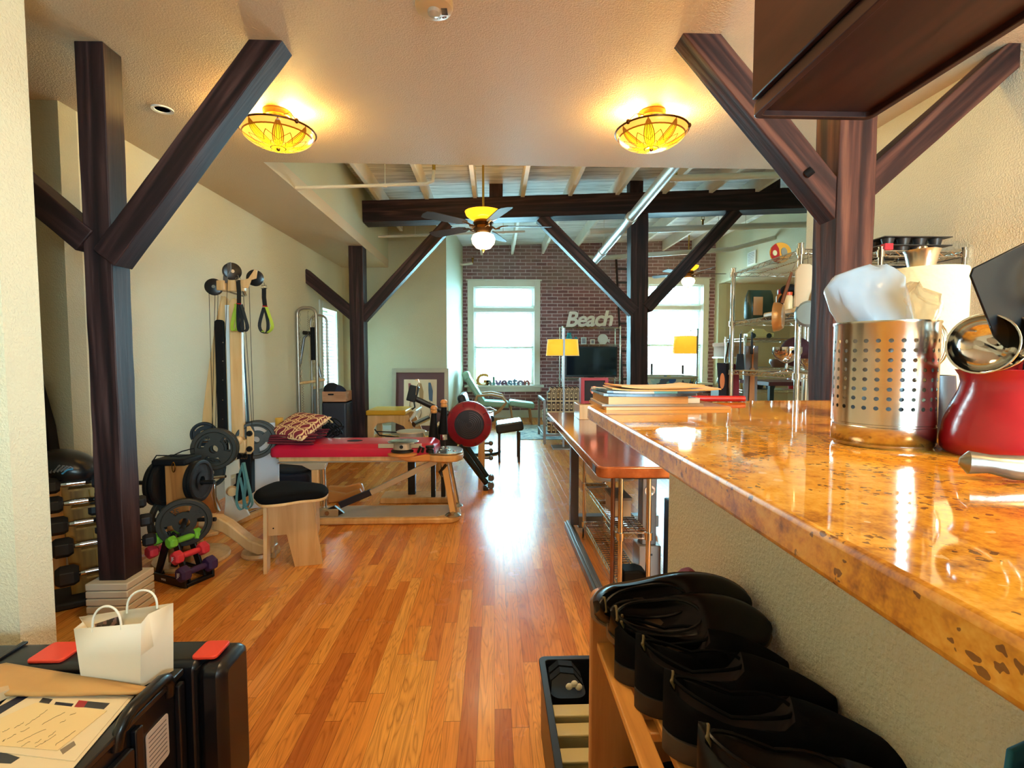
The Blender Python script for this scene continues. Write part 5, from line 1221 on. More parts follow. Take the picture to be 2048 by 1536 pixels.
# ---------------------------------------------------------------- rowing machine
Rw = thing('rowing_machine', 'black rowing machine with a big dark red round flywheel housing', 'rowing machine', (-0.3, 4.75, 0))
fc = V((-0.236, 4.70, 0.587)); fa = V((0.06, -1, 0.02)).normalized(); WINE = mat('wine_red_plastic', '8a1529', 0.28)
b = MB(); b.lathe([(0.105, 0.10), (0.17, 0.09), (0.212, 0.06), (0.216, 0.03), (0.216, -0.02), (0.205, -0.05), (0.17, -0.07), (0.14, -0.078), (0.136, -0.07)], fc, 64, -fa, caps=False); b.build('flywheel_housing', WINE, Rw)
b = MB(); b.lathe([(0.14, 0.0), (0.14, 0.012), (0.001, 0.016)], fc + fa * 0.055, 48, fa); b.build('flywheel_screen', mat('charcoal_mesh', '23222c', 0.5, 0.3), Rw)
b = MB()
for k in range(6):
    r = 0.032 + k * 0.017; u = V((1, 0, 0)); w = V((0, 0, 1)); b.tube([fc + fa * 0.0725 + (u * cos(a) + w * sin(a)) * r for a in [radians(150) + i * radians(300) / 36 for i in range(37)]], 0.0017, 5)
b.build('screen_rings', mat('grey_rings', '6d6670', 0.4, 0.5), Rw)
b = MB()
for k in range(10):
    a = k * 2 * pi / 10; u = V((cos(a), 0, sin(a))); q = fc + u * 0.182 + fa * 0.064; b.tube([q - u * 0.022, q + u * 0.022], 0.004, 6)
b.build('housing_ribs', mat('wine_red_dark', '6f1020', 0.35), Rw)
b = MB(); b.prism([(-0.63, 0.36), (-0.36, 0.36), (-0.30, 0.46), (-0.32, 0.62), (-0.42, 0.66), (-0.60, 0.50)], 0.10, XZ(4.74)); b.build('chain_box', BLACK, Rw, bevel=0.012)
a0_, a1_ = at(905, 832, 4.72), at(826, 795, 4.72)
b = MB(); b.tube([a0_, a1_], 0.026, 10, sq=0.7); b.build('monitor_arm', BLACK, Rw)
b = MB(); q = at(826, 786, 4.70); M = Matrix.Translation(q) @ Matrix.Rotation(0.25, 4, 'Y'); b.box(-0.045, 0.045, -0.025, 0.03, -0.08, 0.07, M); b.build('monitor', BLACK, Rw, bevel=0.008)
b = MB(); b.tube([at(832, 790, 4.66), at(833, 775, 4.66), at(838, 765, 4.66), at(836, 759, 4.66), at(831, 760, 4.66)], 0.005, 8); b.build('phone_hook', CHROME, Rw)
b = MB(); q = at(832, 806, 4.70); b.tube([q + V((-0.02, 0, 0.02)), q + V((-0.01, 0, -0.04)), q + V((-0.04, 0, -0.06))], 0.008, 8); b.build('hook', BLACK, Rw)
b = MB(); b.box(-2.05, -0.50, 4.73, 4.80, 0.335, 0.375); b.build('monorail', mat('dark_rail', '26303a', 0.35, 0.5), Rw, bevel=0.004)
b = MB(); b.prism([(-1.62, 0.26), (-0.62, 0.24), (-0.52, 0.30), (-0.50, 0.375), (-1.66, 0.375)], 0.06, XZ(4.66)); b.build('rail_cover', mat('dark_teal_plastic', '17252c', 0.4), Rw, bevel=0.01)
b = MB(); b.box(-2.02, -1.94, 4.60, 4.93, 0.0, 0.05); b.box(-2.0, -1.96, 4.74, 4.79, 0.05, 0.335); b.build('rear_leg', BLACK, Rw, bevel=0.006)
b = MB(); b.prism([(-1.28, 0.376), (-1.0, 0.376), (-1.02, 0.42), (-1.26, 0.42)], 0.26, XZ(4.63)); b.build('seat', BLACK, Rw, bevel=0.015)
for s_, (tx_, ty_) in enumerate((((918, 898), (974, 982)), ((925, 893), (978, 962)))):
    Yn = 4.58 if s_ == 0 else 4.86
    tp = at(*(tx_), Yn + 0.05); bt = at(ty_[0] - (0 if s_ == 0 else -2), ty_[1], Yn); bt.z = 0.055; 
    b = MB(); b.tube([V((tp.x, Yn, 0.40)), V((-0.07, Yn, 0.045))], [0.034, 0.026], 4); b.build('front_leg', BLACK, Rw, bevel=0.003)
    b = MB(); b.cyl((-0.03, Yn - 0.035, 0.035), (-0.03, Yn + 0.02, 0.035), 0.03, n=24); b.build('caster', GREYMETAL, Rw)
b = MB(); b.box(-0.10, -0.055, 4.50, 4.98, 0.0, 0.03); b.build('front_foot', BLACK, Rw, bevel=0.005)
t = thing('roller_stand', 'pale wooden stand with small round rollers right of the flywheel', 'stand', (-0.12, 5.3, 0))
b = MB(); b.box(-0.17, -0.10, 5.28, 5.36, 0.0, 0.46); b.build('post', MAPLE, t, bevel=0.004)
b = MB(); b.box(-0.62, -0.08, 5.26, 5.56, 0.46, 0.50); b.build('top_board', MAPLE, t, bevel=0.004)
b = MB(); b.box(-0.62, -0.55, 5.28, 5.36, 0.0, 0.46); b.build('post', MAPLE, t, bevel=0.004)
for z in (0.30, 0.22, 0.14):
    b = MB(); b.cyl((-0.10, 5.29, z), (-0.04, 5.29, z), 0.012); b.ell((-0.035, 5.29, z), (0.026, 0.026, 0.026), 16, 10); b.build('roller', GREYMETAL, t)
# bentwood shoes on the floor
t = thing('curved_foot_boards', 'pair of curved maple pieces on the floor under the bench', 'exercise equipment', (-1.3, 4.3, 0))
for k, (pts) in enumerate(([(655, 940), (690, 940), (715, 934), (722, 936), (726, 948), (722, 957), (690, 962), (655, 962)], [(655, 966), (690, 972), (718, 962), (724, 972), (700, 985), (655, 990)])):
    b = MB(); Yk = 4.32 - 0.16 * k; zz = [at(x, y, Yk) for x, y in pts]; zm = min(q.z for q in zz); b.prism([(q.x, q.z - zm + 0.001) for q in zz], 0.05, XZ(Yk)); b.build('curved_piece', mat('orange_maple', 'd9944f'), t, bevel=0.008)
t = thing('gym_bag', 'dark bag and folded clothes on the floor at the left bench end', 'bag', (-1.75, 4.4, 0))
b = MB(); b.prism(rrect(-1.93, -1.58, 0.0, 0.22, 0.04), 0.26, XZ(4.28)); b.build('body', mat('dark_navy_fabric', '151a2a', 0.8, bmp=(60, 0.5, 0.003)), t, bevel=0.02)
b = MB(); b.ell((-1.76, 4.4, 0.245), (0.17, 0.12, 0.05), 20, 10); b.build('folded_clothes', mat('charcoal_cloth', '26282c', 0.9, bmp=(40, 0.7, 0.006)), t)
b = MB(); b.tube([(-1.62, 4.24, 0.10), (-1.58, 4.22, 0.045), (-1.50, 4.24, 0.04), (-1.42, 4.26, 0.075)], 0.012, 8); tag(b.build('strap', RED), 'red strap lying on the floor beside the dark bag', 'strap')
# ================================================================ far left: tower frame, boxes, print
TUBEM = mat('satin_frame_tube', 'a59a8c', 0.3, 0.7)
t = thing('tower_frame', 'tall silver tube frame with springs standing by the blind window', 'exercise machine', (-2.25, 6.3, 0))
XA, XB = -2.36, -2.12
def hoop(y, x0, x1, zt, r):
    b = MB(); b.tube([(x0, y, 0.02), (x0, y, zt - 0.09)] + arc((x0 + 0.08, y, zt - 0.08), 0.08, pi, pi / 2, 5, 'xz') + arc((x1 - 0.08, y, zt - 0.08), 0.08, pi / 2, 0, 5, 'xz') + [(x1, y, zt - 0.09), (x1, y, 0.02)], r, 10); return b
hoop(6.05, -2.33, -2.11, 1.80, 0.020).build('front_hoop', TUBEM, t)
hoop(6.40, -2.30, -2.10, 1.74, 0.014).build('rear_hoop', TUBEM, t)
b = MB(); b.cyl((-2.33, 6.05, 0.90), (-2.04, 6.10, 0.945), 0.016); b.build('wooden_bar', MAPLE, t)
b = MB(); b.tube([(-2.40, 6.2, 0.95), (-2.33, 6.25, 1.45), (-2.28, 6.25, 1.50), (-2.20, 6.25, 1.50)], 0.016, 8); b.tube([(-2.14, 6.25, 0.97), (-2.235, 6.25, 1.46), (-2.27, 6.25, 1.50)], 0.018, 8); b.build('push_bar', GREYMETAL, t)
b = MB(); b.cyl((-2.34, 6.25, 1.515), (-2.21, 6.25, 1.505), 0.024); b.build('push_bar_grip', BLACK, t)
b = MB(); b.cyl((-2.15, 6.04, 1.18), (-2.15, 6.04, 1.57), 0.024, n=16); b.build('black_spring_cover', BLACKM, t)
for k, (x, z0_, z1_) in enumerate(((-2.295, 0.95, 1.74), (-2.14, 1.58, 1.72), (-2.145, 0.98, 1.17), (-2.20, 1.45, 1.76), (-2.28, 0.5, 0.88), (-2.10, 0.5, 0.88))):
    b = MB(); n = 60; b.tube([(x + 0.008 * cos(i * 1.3), 6.04 + 0.008 * sin(i * 1.3), z0_ + (z1_ - z0_) * i / n) for i in range(n + 1)], 0.0022, 5); b.build('spring', CHROME, t)
t = thing('leaning_board', 'pale grey padded board leaning by the tall silver frame', 'board', (-2.30, 6.8, 0))
b = MB(); M = Matrix.Translation((-2.335, 6.55, 0)) @ Matrix.Rotation(radians(-4), 4, 'Y'); b.box(0, 0.035, 0, 0.28, 0, 0.83, M); b.build('board', MAPLE, t, bevel=0.004)
b = MB(); M2 = Matrix.Translation((-2.30, 6.55, 0)) @ Matrix.Rotation(radians(-4), 4, 'Y'); b.box(0.0, 0.05, 0, 0.28, 0.01, 0.80, M2); b.build('pad', mat('pale_blue_grey_vinyl', '98a0a6', 0.5), t, bevel=0.012)
b = MB(); b.box(-2.30, -2.12, 5.70, 5.86, 0.0, 0.545); tag(b.build('storage_box', mat('bright_red_box', 'c81f2a', 0.5), bevel=0.006), 'upright bright red box left of the silver frame', 'box')
b = MB(); b.prism(rrect(-2.08, -1.78, 6.08, 6.36, 0.03), 0.665, XY(0)); tag(b.build('padded_block', mat('slate_vinyl', '2a2f3c', 0.4), bevel=0.012), 'tall slate blue padded block under the wooden crate', 'block')
t = thing('wooden_crate', 'small wooden crate holding dark clothes on the slate padded block', 'crate', (-1.96, 6.2, 0.666))
cw = wood('crate_wood', [(0.2, '9b6b45'), (0.5, 'b98560'), (0.8, 'c99a76')], 0.5, (4, 30, 30))
b = MB(); x0, x1, ya, yb, z0, z1 = -2.07, -1.79, 6.09, 6.34, 0.666, 0.80
b.box(x0, x1, ya, yb, z0, z0 + 0.012); b.box(x0, x0 + 0.012, ya, yb, z0, z1); b.box(x1 - 0.012, x1, ya, yb, z0, z1); b.box(x0 + 0.012, x1 - 0.012, ya, ya + 0.012, z0, z1); b.box(x0 + 0.012, x1 - 0.012, yb - 0.012, yb, z0, z1)
b.build('box', cw, t); b = MB(); b.prism([(x + 0, z) for x, z in rrect(-2.0, -1.93, 0.757, 0.775, 0.008)], 0.002, XZ(6.0785)); b.build('hand_slot', BLACKM, t)
t = thing('clothes_heap', 'heap of dark blue and black clothes in the wooden crate', 'clothes', (-1.96, 6.2, 0.68))
b = MB(); b.ell((-1.99, 6.20, 0.80), (0.10, 0.10, 0.105), 18, 10); b.build('black_garment', mat('black_cloth', '16171d', 0.9, bmp=(30, 0.9, 0.01)), t)
b = MB(); b.ell((-1.93, 6.22, 0.79), (0.115, 0.10, 0.085), 18, 10, Matrix.Rotation(0.3, 3, 'Y')); b.build('navy_garment', mat('navy_cloth', '20273c', 0.9, bmp=(30, 0.9, 0.01)), t)
# chair-like step box with yellow top
t = thing('step_chair', 'maple exercise chair with a yellow padded top and pedal', 'exercise machine', (-1.35, 6.6, 0))
b = MB(); b.prism([(-1.62, 0.0), (-1.54, 0.0), (-1.54, 0.30), (-1.50, 0.36), (-1.30, 0.385), (-1.16, 0.33), (-1.02, 0.10), (-0.98, 0.0), (-0.90, 0.0), (-1.10, 0.47), (-1.62, 0.47)], 0.03, XZ(6.42)); b.build('side_panel', MAPLE, t, bevel=0.005)
b = MB(); b.prism([(-1.62, 0.0), (-1.54, 0.0), (-1.54, 0.30), (-1.50, 0.36), (-1.30, 0.385), (-1.16, 0.33), (-1.02, 0.10), (-0.98, 0.0), (-0.90, 0.0), (-1.10, 0.47), (-1.62, 0.47)], 0.03, XZ(6.90)); b.build('side_panel', MAPLE, t, bevel=0.005)
b = MB(); b.box(-1.635, -1.13, 6.40, 6.95, 0.472, 0.535); b.build('yellow_pad', mat('yellow_vinyl', 'd8a021', 0.35), t, bevel=0.015)
b = MB(); b.cbox((-1.05, 6.67, 0.46), (0.02, 0.50, 0.18), (0, radians(35), 0)); b.build('foot_board', WHITE, t, bevel=0.004)
b = MB(); b.cyl((-1.02, 6.35, 0.36), (-0.86, 6.55, 0.42), 0.035); b.build('roller_pedal', STEEL, t)
b = MB(); b.tube([(-1.52, 6.38, 0.30), (-1.46, 6.38, 0.22), (-1.10, 6.38, 0.18)], 0.010, 6); b.tube([(-1.5, 6.38, 0.27), (-1.1, 6.38, 0.25)], 0.008, 6); b.build('spring_arms', BLACK, t)
# framed print
t = thing('framed_print', 'large framed print with brown mat leaning against the beige wall', 'picture', (-1.15, 7.85, 0.0))
M = Matrix.Translation((-1.15, 7.77, 0.0)) @ Matrix.Rotation(radians(-6.5), 4, 'X')
b = MB(); x0, x1, z0, z1 = -0.44, 0.44, 0.0, 1.04
for a in ((x0, x0 + 0.065, z0, z1), (x1 - 0.065, x1, z0, z1), (x0 + 0.065, x1 - 0.065, z0, z0 + 0.065), (x0 + 0.065, x1 - 0.065, z1 - 0.065, z1)): b.box(a[0], a[1], -0.035, 0.0, a[2], a[3], M)
b.build('frame', mat('champagne_frame', 'a89c85', 0.35, 0.3), t, bevel=0.004)
b = MB(); b.box(x0 + 0.06, x1 - 0.06, -0.012, 0, z0 + 0.06, z1 - 0.06, M); b.build('brown_mat', mat('plum_brown_mat', '5a3434', 0.5), t)
b = MB(); b.box(-0.255, 0.255, -0.016, -0.011, 0.15, 0.87, M); p_ = b.build('print_paper', mat('tan_print_paper', 'd2b591', 0.5), t)
def figs(cols, c0, seed):
    b = MB(); rnd = random.Random(seed)
    z = c0[1]
    b.prism([(c0[0] - 0.02, z), (c0[0] + 0.02, z), (c0[0] + 0.055, z - 0.16), (c0[0] + 0.03, z - 0.26), (c0[0] - 0.03, z - 0.24), (c0[0] - 0.025, z - 0.12)], 0.002, M @ XZ(-0.0185)); 
    b.ell((0, 0, 0), (0.001, 0.001, 0.001), 4, 3); 
    return b.build('painted_figure', mat(cols[0], cols[1], 0.6), t)
for nm, col, c0 in (('figure_red', '8c3f43', (-0.165, 0.81)), ('figure_ochre', 'a0784a', (0.0, 0.81)), ('figure_slate', '45566a', (0.145, 0.82))):
    b = MB(); x, z = c0
    b.prism([(x - 0.02, z), (x + 0.015, z), (x + 0.05, z - 0.13), (x + 0.045, z - 0.30), (x - 0.01, z - 0.27), (x - 0.02, z - 0.12)], 0.002, M @ XZ(-0.0185)); b.build('painted_figure', mat(nm, col, 0.6), t)
    b = MB(); b.tube([M @ V((x + 0.01, -0.018, z - 0.26)), M @ V((x + 0.0, -0.018, z - 0.38)), M @ V((x + 0.02, -0.018, z - 0.46)), M @ V((x - 0.01, -0.018, z - 0.54))], 0.004, 5); b.build('painted_legs', mat('figure_ink', '4d3a32', 0.6), t)

# ================================================================ living end
t = thing('lounge_chair', 'black padded lounge chair with chrome edges behind the flywheel', 'chair', (-0.2, 6.3, 0))
DV = mat('charcoal_leather', '20242a', 0.3)
b = MB(); M = Matrix.Translation((-0.37, 6.35, 0.62)) @ Matrix.Rotation(radians(-18), 4, 'Y'); b.box(-0.05, 0.05, -0.28, 0.28, -0.18, 0.14, M); b.build('backrest', DV, t, bevel=0.035)
b = MB(); b.prism(rrect(-0.34, 0.0, 0.42, 0.50, 0.03), 0.56, XZ(6.08)); b.build('seat', DV, t, bevel=0.02)
b = MB(); b.tube([(-0.30, 6.06, 0.58), (-0.05, 6.06, 0.60), (0.02, 6.06, 0.57), (-0.05, 6.06, 0.54), (-0.28, 6.06, 0.55)], 0.012, 8); b.build('armrest', STEEL, t)
b = MB(); b.cyl((-0.17, 6.36, 0.42), (-0.17, 6.36, 0.06), 0.03); b.build('pedestal', STEEL, t)
b = MB(); b.lathe([(0.26, 0), (0.25, 0.03), (0.05, 0.06)], (-0.17, 6.36, 0.0), 28); b.build('base', DV, t)
t = thing('footstool', 'black padded footstool with dark wood legs right of the flywheel', 'stool', (0.12, 5.9, 0))
b = MB(); M = Matrix.Translation((0.17, 5.9, 0.40)) @ Matrix.Rotation(radians(-8), 4, 'Y'); b.prism(rrect(-0.15, 0.17, -0.05, 0.06, 0.03), 0.40, M @ XZ(-0.2)); b.build('pad', DV, t, bevel=0.02)
for x, y in ((0.06, 5.74), (0.29, 5.74), (0.06, 6.06), (0.29, 6.06)):
    b = MB(); b.cyl((x, y, 0.35), (x, y, 0), 0.014); b.build('leg', mat('dark_wood_leg', '3c2b20', 0.4), t)
t = thing('recliner', 'mint green bentwood recliner under the left brick window', 'chair', (-0.25, 9.25, 0))
MINT = mat('mint_leather', '8fb5a2', 0.45); BEECH = mat('beech_frame', 'b78a5c', 0.35)
b = MB(); M = Matrix.Translation((-0.35, 9.25, 0.62)) @ Matrix.Rotation(radians(-32), 4, 'Y'); b.box(-0.05, 0.05, -0.27, 0.27, -0.30, 0.26, M); b.build('backrest', MINT, t, bevel=0.035)
b = MB(); M = Matrix.Translation((-0.50, 9.25, 0.86)) @ Matrix.Rotation(radians(-20), 4, 'Y'); b.box(-0.07, 0.06, -0.22, 0.22, -0.09, 0.09, M); b.build('headrest', MINT, t, bevel=0.04)
b = MB(); M = Matrix.Translation((0.02, 9.25, 0.36)) @ Matrix.Rotation(radians(4), 4, 'Y'); b.box(-0.25, 0.25, -0.27, 0.27, -0.05, 0.05, M); b.build('seat', MINT, t, bevel=0.03)
for y in (8.96, 9.54):
    b = MB(); b.tube([(-0.38, y, 0.30), (-0.30, y, 0.52), (-0.05, y, 0.54), (0.14, y, 0.50), (0.22, y, 0.40), (0.1, y, 0.25), (-0.2, y, 0.05), (0.0, y, 0.02), (0.28, y, 0.02)], 0.025, 8); b.build('side_frame', BEECH, t)
t = thing('ottoman', 'mint green ottoman on slim beech legs in front of the recliner', 'footstool', (0.42, 9.1, 0))
b = MB(); M = Matrix.Translation((0.50, 9.1, 0.36)) @ Matrix.Rotation(radians(8), 4, 'Y'); b.box(-0.23, 0.23, -0.22, 0.22, -0.045, 0.05, M); b.build('pad', MINT, t, bevel=0.03)
for x, y in ((0.32, 8.92), (0.66, 8.92), (0.32, 9.28), (0.66, 9.28)):
    b = MB(); b.cyl((x - 0.02, y, 0.33), (x + 0.02, y, 0), 0.016); b.build('leg', BEECH, t)
def rug_mat():
    m, nt, p = new_mat('blue_grey_rug')
    w = node(nt, 'ShaderNodeTexNoise', {'Vector': objco(nt, (3, 7, 1)), 'Scale': 1.0, 'Detail': 3.0, 'Distortion': 1.6}).outputs[0]
    nt.links.new(ramp(nt, w, [(0.36, '2c4a5c'), (0.44, '9db4b8'), (0.5, 'd8d6cb'), (0.56, '6f92a0'), (0.64, 'b9c4c2')]), p.inputs['Base Color']); p.inputs['Roughness'].default_value = 0.95
    return m
b = MB(); b.box(0.36, 2.28, 7.28, 8.85, 0.0, 0.008); tag(b.build('rug', rug_mat()), 'blue and cream patterned rug in front of the brick wall', 'rug')
def sofa_mat():
    m, nt, p = new_mat('geometric_upholstery')
    sx = node(nt, 'ShaderNodeSeparateXYZ', {0: objco(nt)})
    u = mth(nt, 'ADD', mth(nt, 'MULTIPLY', sx.outputs[0], 16.0), mth(nt, 'MULTIPLY', sx.outputs[1], 16.0)); v = mth(nt, 'MULTIPLY', sx.outputs[2], 6.5)
    fu = mth(nt, 'ABSOLUTE', mth(nt, 'SUBTRACT', mth(nt, 'FRACT', u), 0.5)); fv = mth(nt, 'ABSOLUTE', mth(nt, 'SUBTRACT', mth(nt, 'FRACT', v), 0.5))
    d = mth(nt, 'MAXIMUM', fu, mth(nt, 'MULTIPLY', fv, 0.95))
    a = mth(nt, 'LESS_THAN', mth(nt, 'ABSOLUTE', mth(nt, 'SUBTRACT', d, 0.32)), 0.075)
    i_ = mth(nt, 'LESS_THAN', d, 0.12)
    c = mixc(nt, a, s2l('cdb894'), s2l('33252b')); c = mixc(nt, i_, c, s2l('4c3a30'))
    nt.links.new(c, p.inputs['Base Color']); p.inputs['Roughness'].default_value = 0.9
    return m
SOFA = sofa_mat()
t = thing('armchair', 'armchair in cream and black geometric fabric on a steel frame', 'chair', (1.1, 7.1, 0))
b = MB(); b.prism(rrect(0.75, 1.60, 0.14, 0.74, 0.03), 0.13, XZ(6.95)); b.build('side_cushion', SOFA, t, bevel=0.02)
b = MB(); b.tube([(0.78, 7.02, 0.73), (1.60, 7.02, 0.73)], 0.07, 14); b.build('back_roll', SOFA, t)
b = MB(); b.box(0.75, 1.60, 7.12, 7.75, 0.2, 0.42); b.build('seat_cushion', SOFA, t, bevel=0.03)
b = MB(); b.box(0.685, 0.72, 6.90, 6.935, 0, 0.62); b.box(0.685, 0.72, 7.75, 7.785, 0, 0.62); b.box(0.685, 0.72, 6.935, 7.75, 0.59, 0.62); b.box(0.685, 0.72, 6.935, 7.75, 0.11, 0.14); b.box(0.72, 1.6, 6.905, 6.93, 0.11, 0.14); b.box(1.60, 1.635, 6.90, 6.935, 0, 0.62); b.box(1.60, 1.635, 7.75, 7.785, 0, 0.62); b.build('steel_frame', GREYMETAL, t, bevel=0.003)
SHADE = mat('mustard_lamp_shade', 'e0a63a', 0.8, emit=('ffb02a', 0.32), bmp=(60, 0.4, 0.003)); SHADEW = mat('shade_rim', 'f5e6c0', 0.6)
def floor_lamp(label, x, y, xs, z0, z1, ztop, rz):
    t = thing('floor_lamp', label, 'lamp', (x, y, 0), 'floor lamps with drum shades')
    b = MB(); b.box(x - 0.15, x + 0.13, y - 0.13, y + 0.15, 0, 0.02); b.build('base', GREYMETAL, t, bevel=0.003)
    b = MB(); b.box(x - 0.012, x + 0.012, y - 0.012, y + 0.012, 0.02, ztop); b.build('pole', GREYMETAL, t)
    b = MB(); b.tube([(x, y, ztop - 0.01), (xs, y + 0.05, ztop - 0.04)], 0.008, 6); b.cyl((xs, y + 0.12, ztop - 0.04), (xs, y + 0.12, z1 - 0.05), 0.005); b.build('arm', GREYMETAL, t)
    b = MB(); b.lathe([(0.225, z0), (0.205, z1)], (xs, y + 0.24, 0), 40, caps=False); b.build('shade', SHADE, t, solid=0.003)
    b = MB()
    for r, z in ((0.226, z0), (0.206, z1)): b.tube(arc((xs, y + 0.24, z), r, 0, 2 * pi, 36)[:-1], 0.004, 6, closed=True)
    b.build('shade_rim', SHADEW, t)
    return t
floor_lamp('drum shade floor lamp in front of the television rack', 0.925, 6.60, 0.94, 1.235, 1.455, 1.60, 0)
floor_lamp('drum shade floor lamp in front of the right brick window', 3.70, 9.0, 3.57, 1.28, 1.60, 1.73, 0)

def wire_rack(name, label, x0, x1, y0, y1, H, shelves, pr=0.0125, m=CHROME, n=14, group=None, along='x', wr=0.0018):
    t = thing(name, label, 'rack', ((x0 + x1) / 2, (y0 + y1) / 2, 0), group)
    for x in (x0, x1):
        for y in (y0, y1):
            b = MB(); b.cyl((x, y, 0), (x, y, H), pr, n=12); b.cyl((x, y, H), (x, y, H + 0.004), pr * 1.15, n=12); b.build('pole', m, t)
    for z in shelves:
        b = MB(); r = 0.003
        for dz in (0, -0.026):
            b.tube([(x0, y0, z + dz), (x1, y0, z + dz), (x1, y1, z + dz), (x0, y1, z + dz)], r, 5, closed=True)
        for (a, c) in (((x0, y0), (x1, y0)), ((x0, y1), (x1, y1)), ((x0, y0), (x0, y1)), ((x1, y0), (x1, y1))):
            L = sqrt((c[0] - a[0]) ** 2 + (c[1] - a[1]) ** 2); k = max(4, int(L / 0.035))
            b.tube([(a[0] + (c[0] - a[0]) * i / k, a[1] + (c[1] - a[1]) * i / k, z - (0.026 if i % 2 else 0)) for i in range(k + 1)], 0.0016, 4)
        k = int((y1 - y0) / 0.028) if along == 'x' else int((x1 - x0) / 0.028)
        for i in range(1, k):
            if along == 'x': y = y0 + (y1 - y0) * i / k; b.tube([(x0, y, z), (x1, y, z)], wr, 4)
            else: x = x0 + (x1 - x0) * i / k; b.tube([(x, y0, z), (x, y1, z)], 0.0015, 4)
        for fr in (0.33, 0.66):
            if along == 'x': x = x0 + (x1 - x0) * fr; b.tube([(x, y0, z - 0.003), (x, y1, z - 0.003)], 0.002, 4)
        for x in (x0, x1):
            for y in (y0, y1): b.cyl((x, y, z - 0.032), (x, y, z + 0.004), pr * 1.5, n=12)
        b.build('shelf', m, t)
    return t
wire_rack('wire_rack', 'chrome wire rack holding the television against the brick wall', 1.29, 2.38, 9.38, 9.78, 1.79, (0.42, 0.80, 1.45, 1.775), 0.016)
b = MB(); text_mesh(b, 'Beach', 0.40, frame_M((1.80, 9.50, 1.925), (1, 0, 0.03), (0, 0, 1)), 0.035, shear=0.25, offset=0.010, space=0.93, res=4)
tag(b.build('beach_sign', mat('sign_white', 'eceae4', 0.5), bevel=0.0), 'white script sign reading Beach on top of the television rack', 'sign')
t = thing('television', 'black flat screen television on the chrome rack by the bricks', 'television', (1.87, 9.5, 0.80))
b = MB(); b.box(1.36, 2.36, 9.50, 9.545, 0.835, 1.415); b.build('bezel', BLACK, t, bevel=0.006)
b = MB(); b.box(1.385, 2.335, 9.497, 9.501, 0.87, 1.395); b.build('screen', mat('dark_screen', '0b1626', 0.08), t)
b = MB(); b.box(1.70, 2.02, 9.43, 9.62, 0.803, 0.813); b.box(1.80, 1.92, 9.53, 9.56, 0.813, 0.85); b.build('stand', BLACK, t)
for lab, cx, col, prof in (('turquoise vase at the left of the upper television rack shelf', 1.43, '2b98a6', [(0.045, 0), (0.06, 0.06), (0.055, 0.14), (0.035, 0.19), (0.045, 0.22)]), ('small teal jar on the upper television rack shelf', 1.56, '3fa7ad', [(0.04, 0), (0.055, 0.05), (0.04, 0.1), (0.02, 0.13), (0.012, 0.15)])):
    b = MB(); b.lathe(prof, (cx, 9.5, 1.453), 20); tag(b.build('vase', mat('glaze_' + col, col, 0.25)), lab, 'vase')
for lab, cx, w, h in (('small silver picture frame on the television rack shelf', 1.71, 0.11, 0.14), ('tiny white picture frame right of the silver one', 1.88, 0.09, 0.10)):
    t = thing('photo_frame', lab, 'picture frame', (cx, 9.5, 1.453)); b = MB(); b.box(cx - w / 2, cx + w / 2, 9.50, 9.515, 1.453, 1.453 + h); b.build('frame', STEEL if w > 0.1 else WHITE, t, bevel=0.003)
    b = MB(); b.box(cx - w / 2 + 0.02, cx + w / 2 - 0.02, 9.498, 9.502, 1.473, 1.433 + h); b.build('photo', mat('faded_photo', '8c8f96', 0.4), t)
b = MB(); b.ell((2.08, 9.52, 1.555), (0.10, 0.035, 0.10), 20, 12); b.prism([(2.16, 1.52), (2.21, 1.48), (2.205, 1.56), (2.17, 1.55)], 0.02, XZ(9.51)); b.prism([(1.99, 1.453), (2.14, 1.453), (2.12, 1.47), (2.0, 1.47)], 0.06, XZ(9.49))
tag(b.build('fish_ornament', mat('white_porcelain', 'e6edf2', 0.2), weld=False), 'white porcelain fish plate on the television rack shelf', 'ornament')
for k, x in enumerate((1.44, 1.50, 1.56, 1.62)):
    b = MB(); b.lathe([(0.025, 0), (0.004, 0.008), (0.004, 0.05), (0.024, 0.07), (0.026, 0.12), (0.02, 0.15)], (x, 9.45, 0.423), 14, caps=False)
    tag(b.build('wine_glass', GLASS), '%s wine glass from the left on the lower television rack shelf' % names[k], 'glass', 'wine glasses on the television rack')
# letters on the sill
t = thing('letter_sign', 'rustic coloured letters spelling Galveston standing on the left window sill', 'sign', (0.22, 9.88, 0.616))
cols = ['c98c34', '7d8d88', '5f8f8a', '8c7fb0', '7a5d78', '6d8fa8', '6a86a0', '7f6f82', 'b0685c']
xs_ = [-0.275, -0.145, -0.055, 0.035, 0.15, 0.265, 0.365, 0.475, 0.60]
for i, ch in enumerate('Galveston'):
    b = MB(); s_ = 0.36 if i == 0 else (0.27 if ch in 'lt' else 0.26)
    text_mesh(b, ch, s_, frame_M((xs_[i] + 0.05, 9.885, 0.66 + 0.075), (1, 0, 0), (0, 0, 1)), 0.02, offset=0.011, res=3)
    zs = min(v.co.z for v in b.bm.verts)
    for v in b.bm.verts: v.co.z += 0.618 - zs
    b.build('letter', mat('letter_%s' % cols[i], cols[i], 0.6, var=0.2), t)
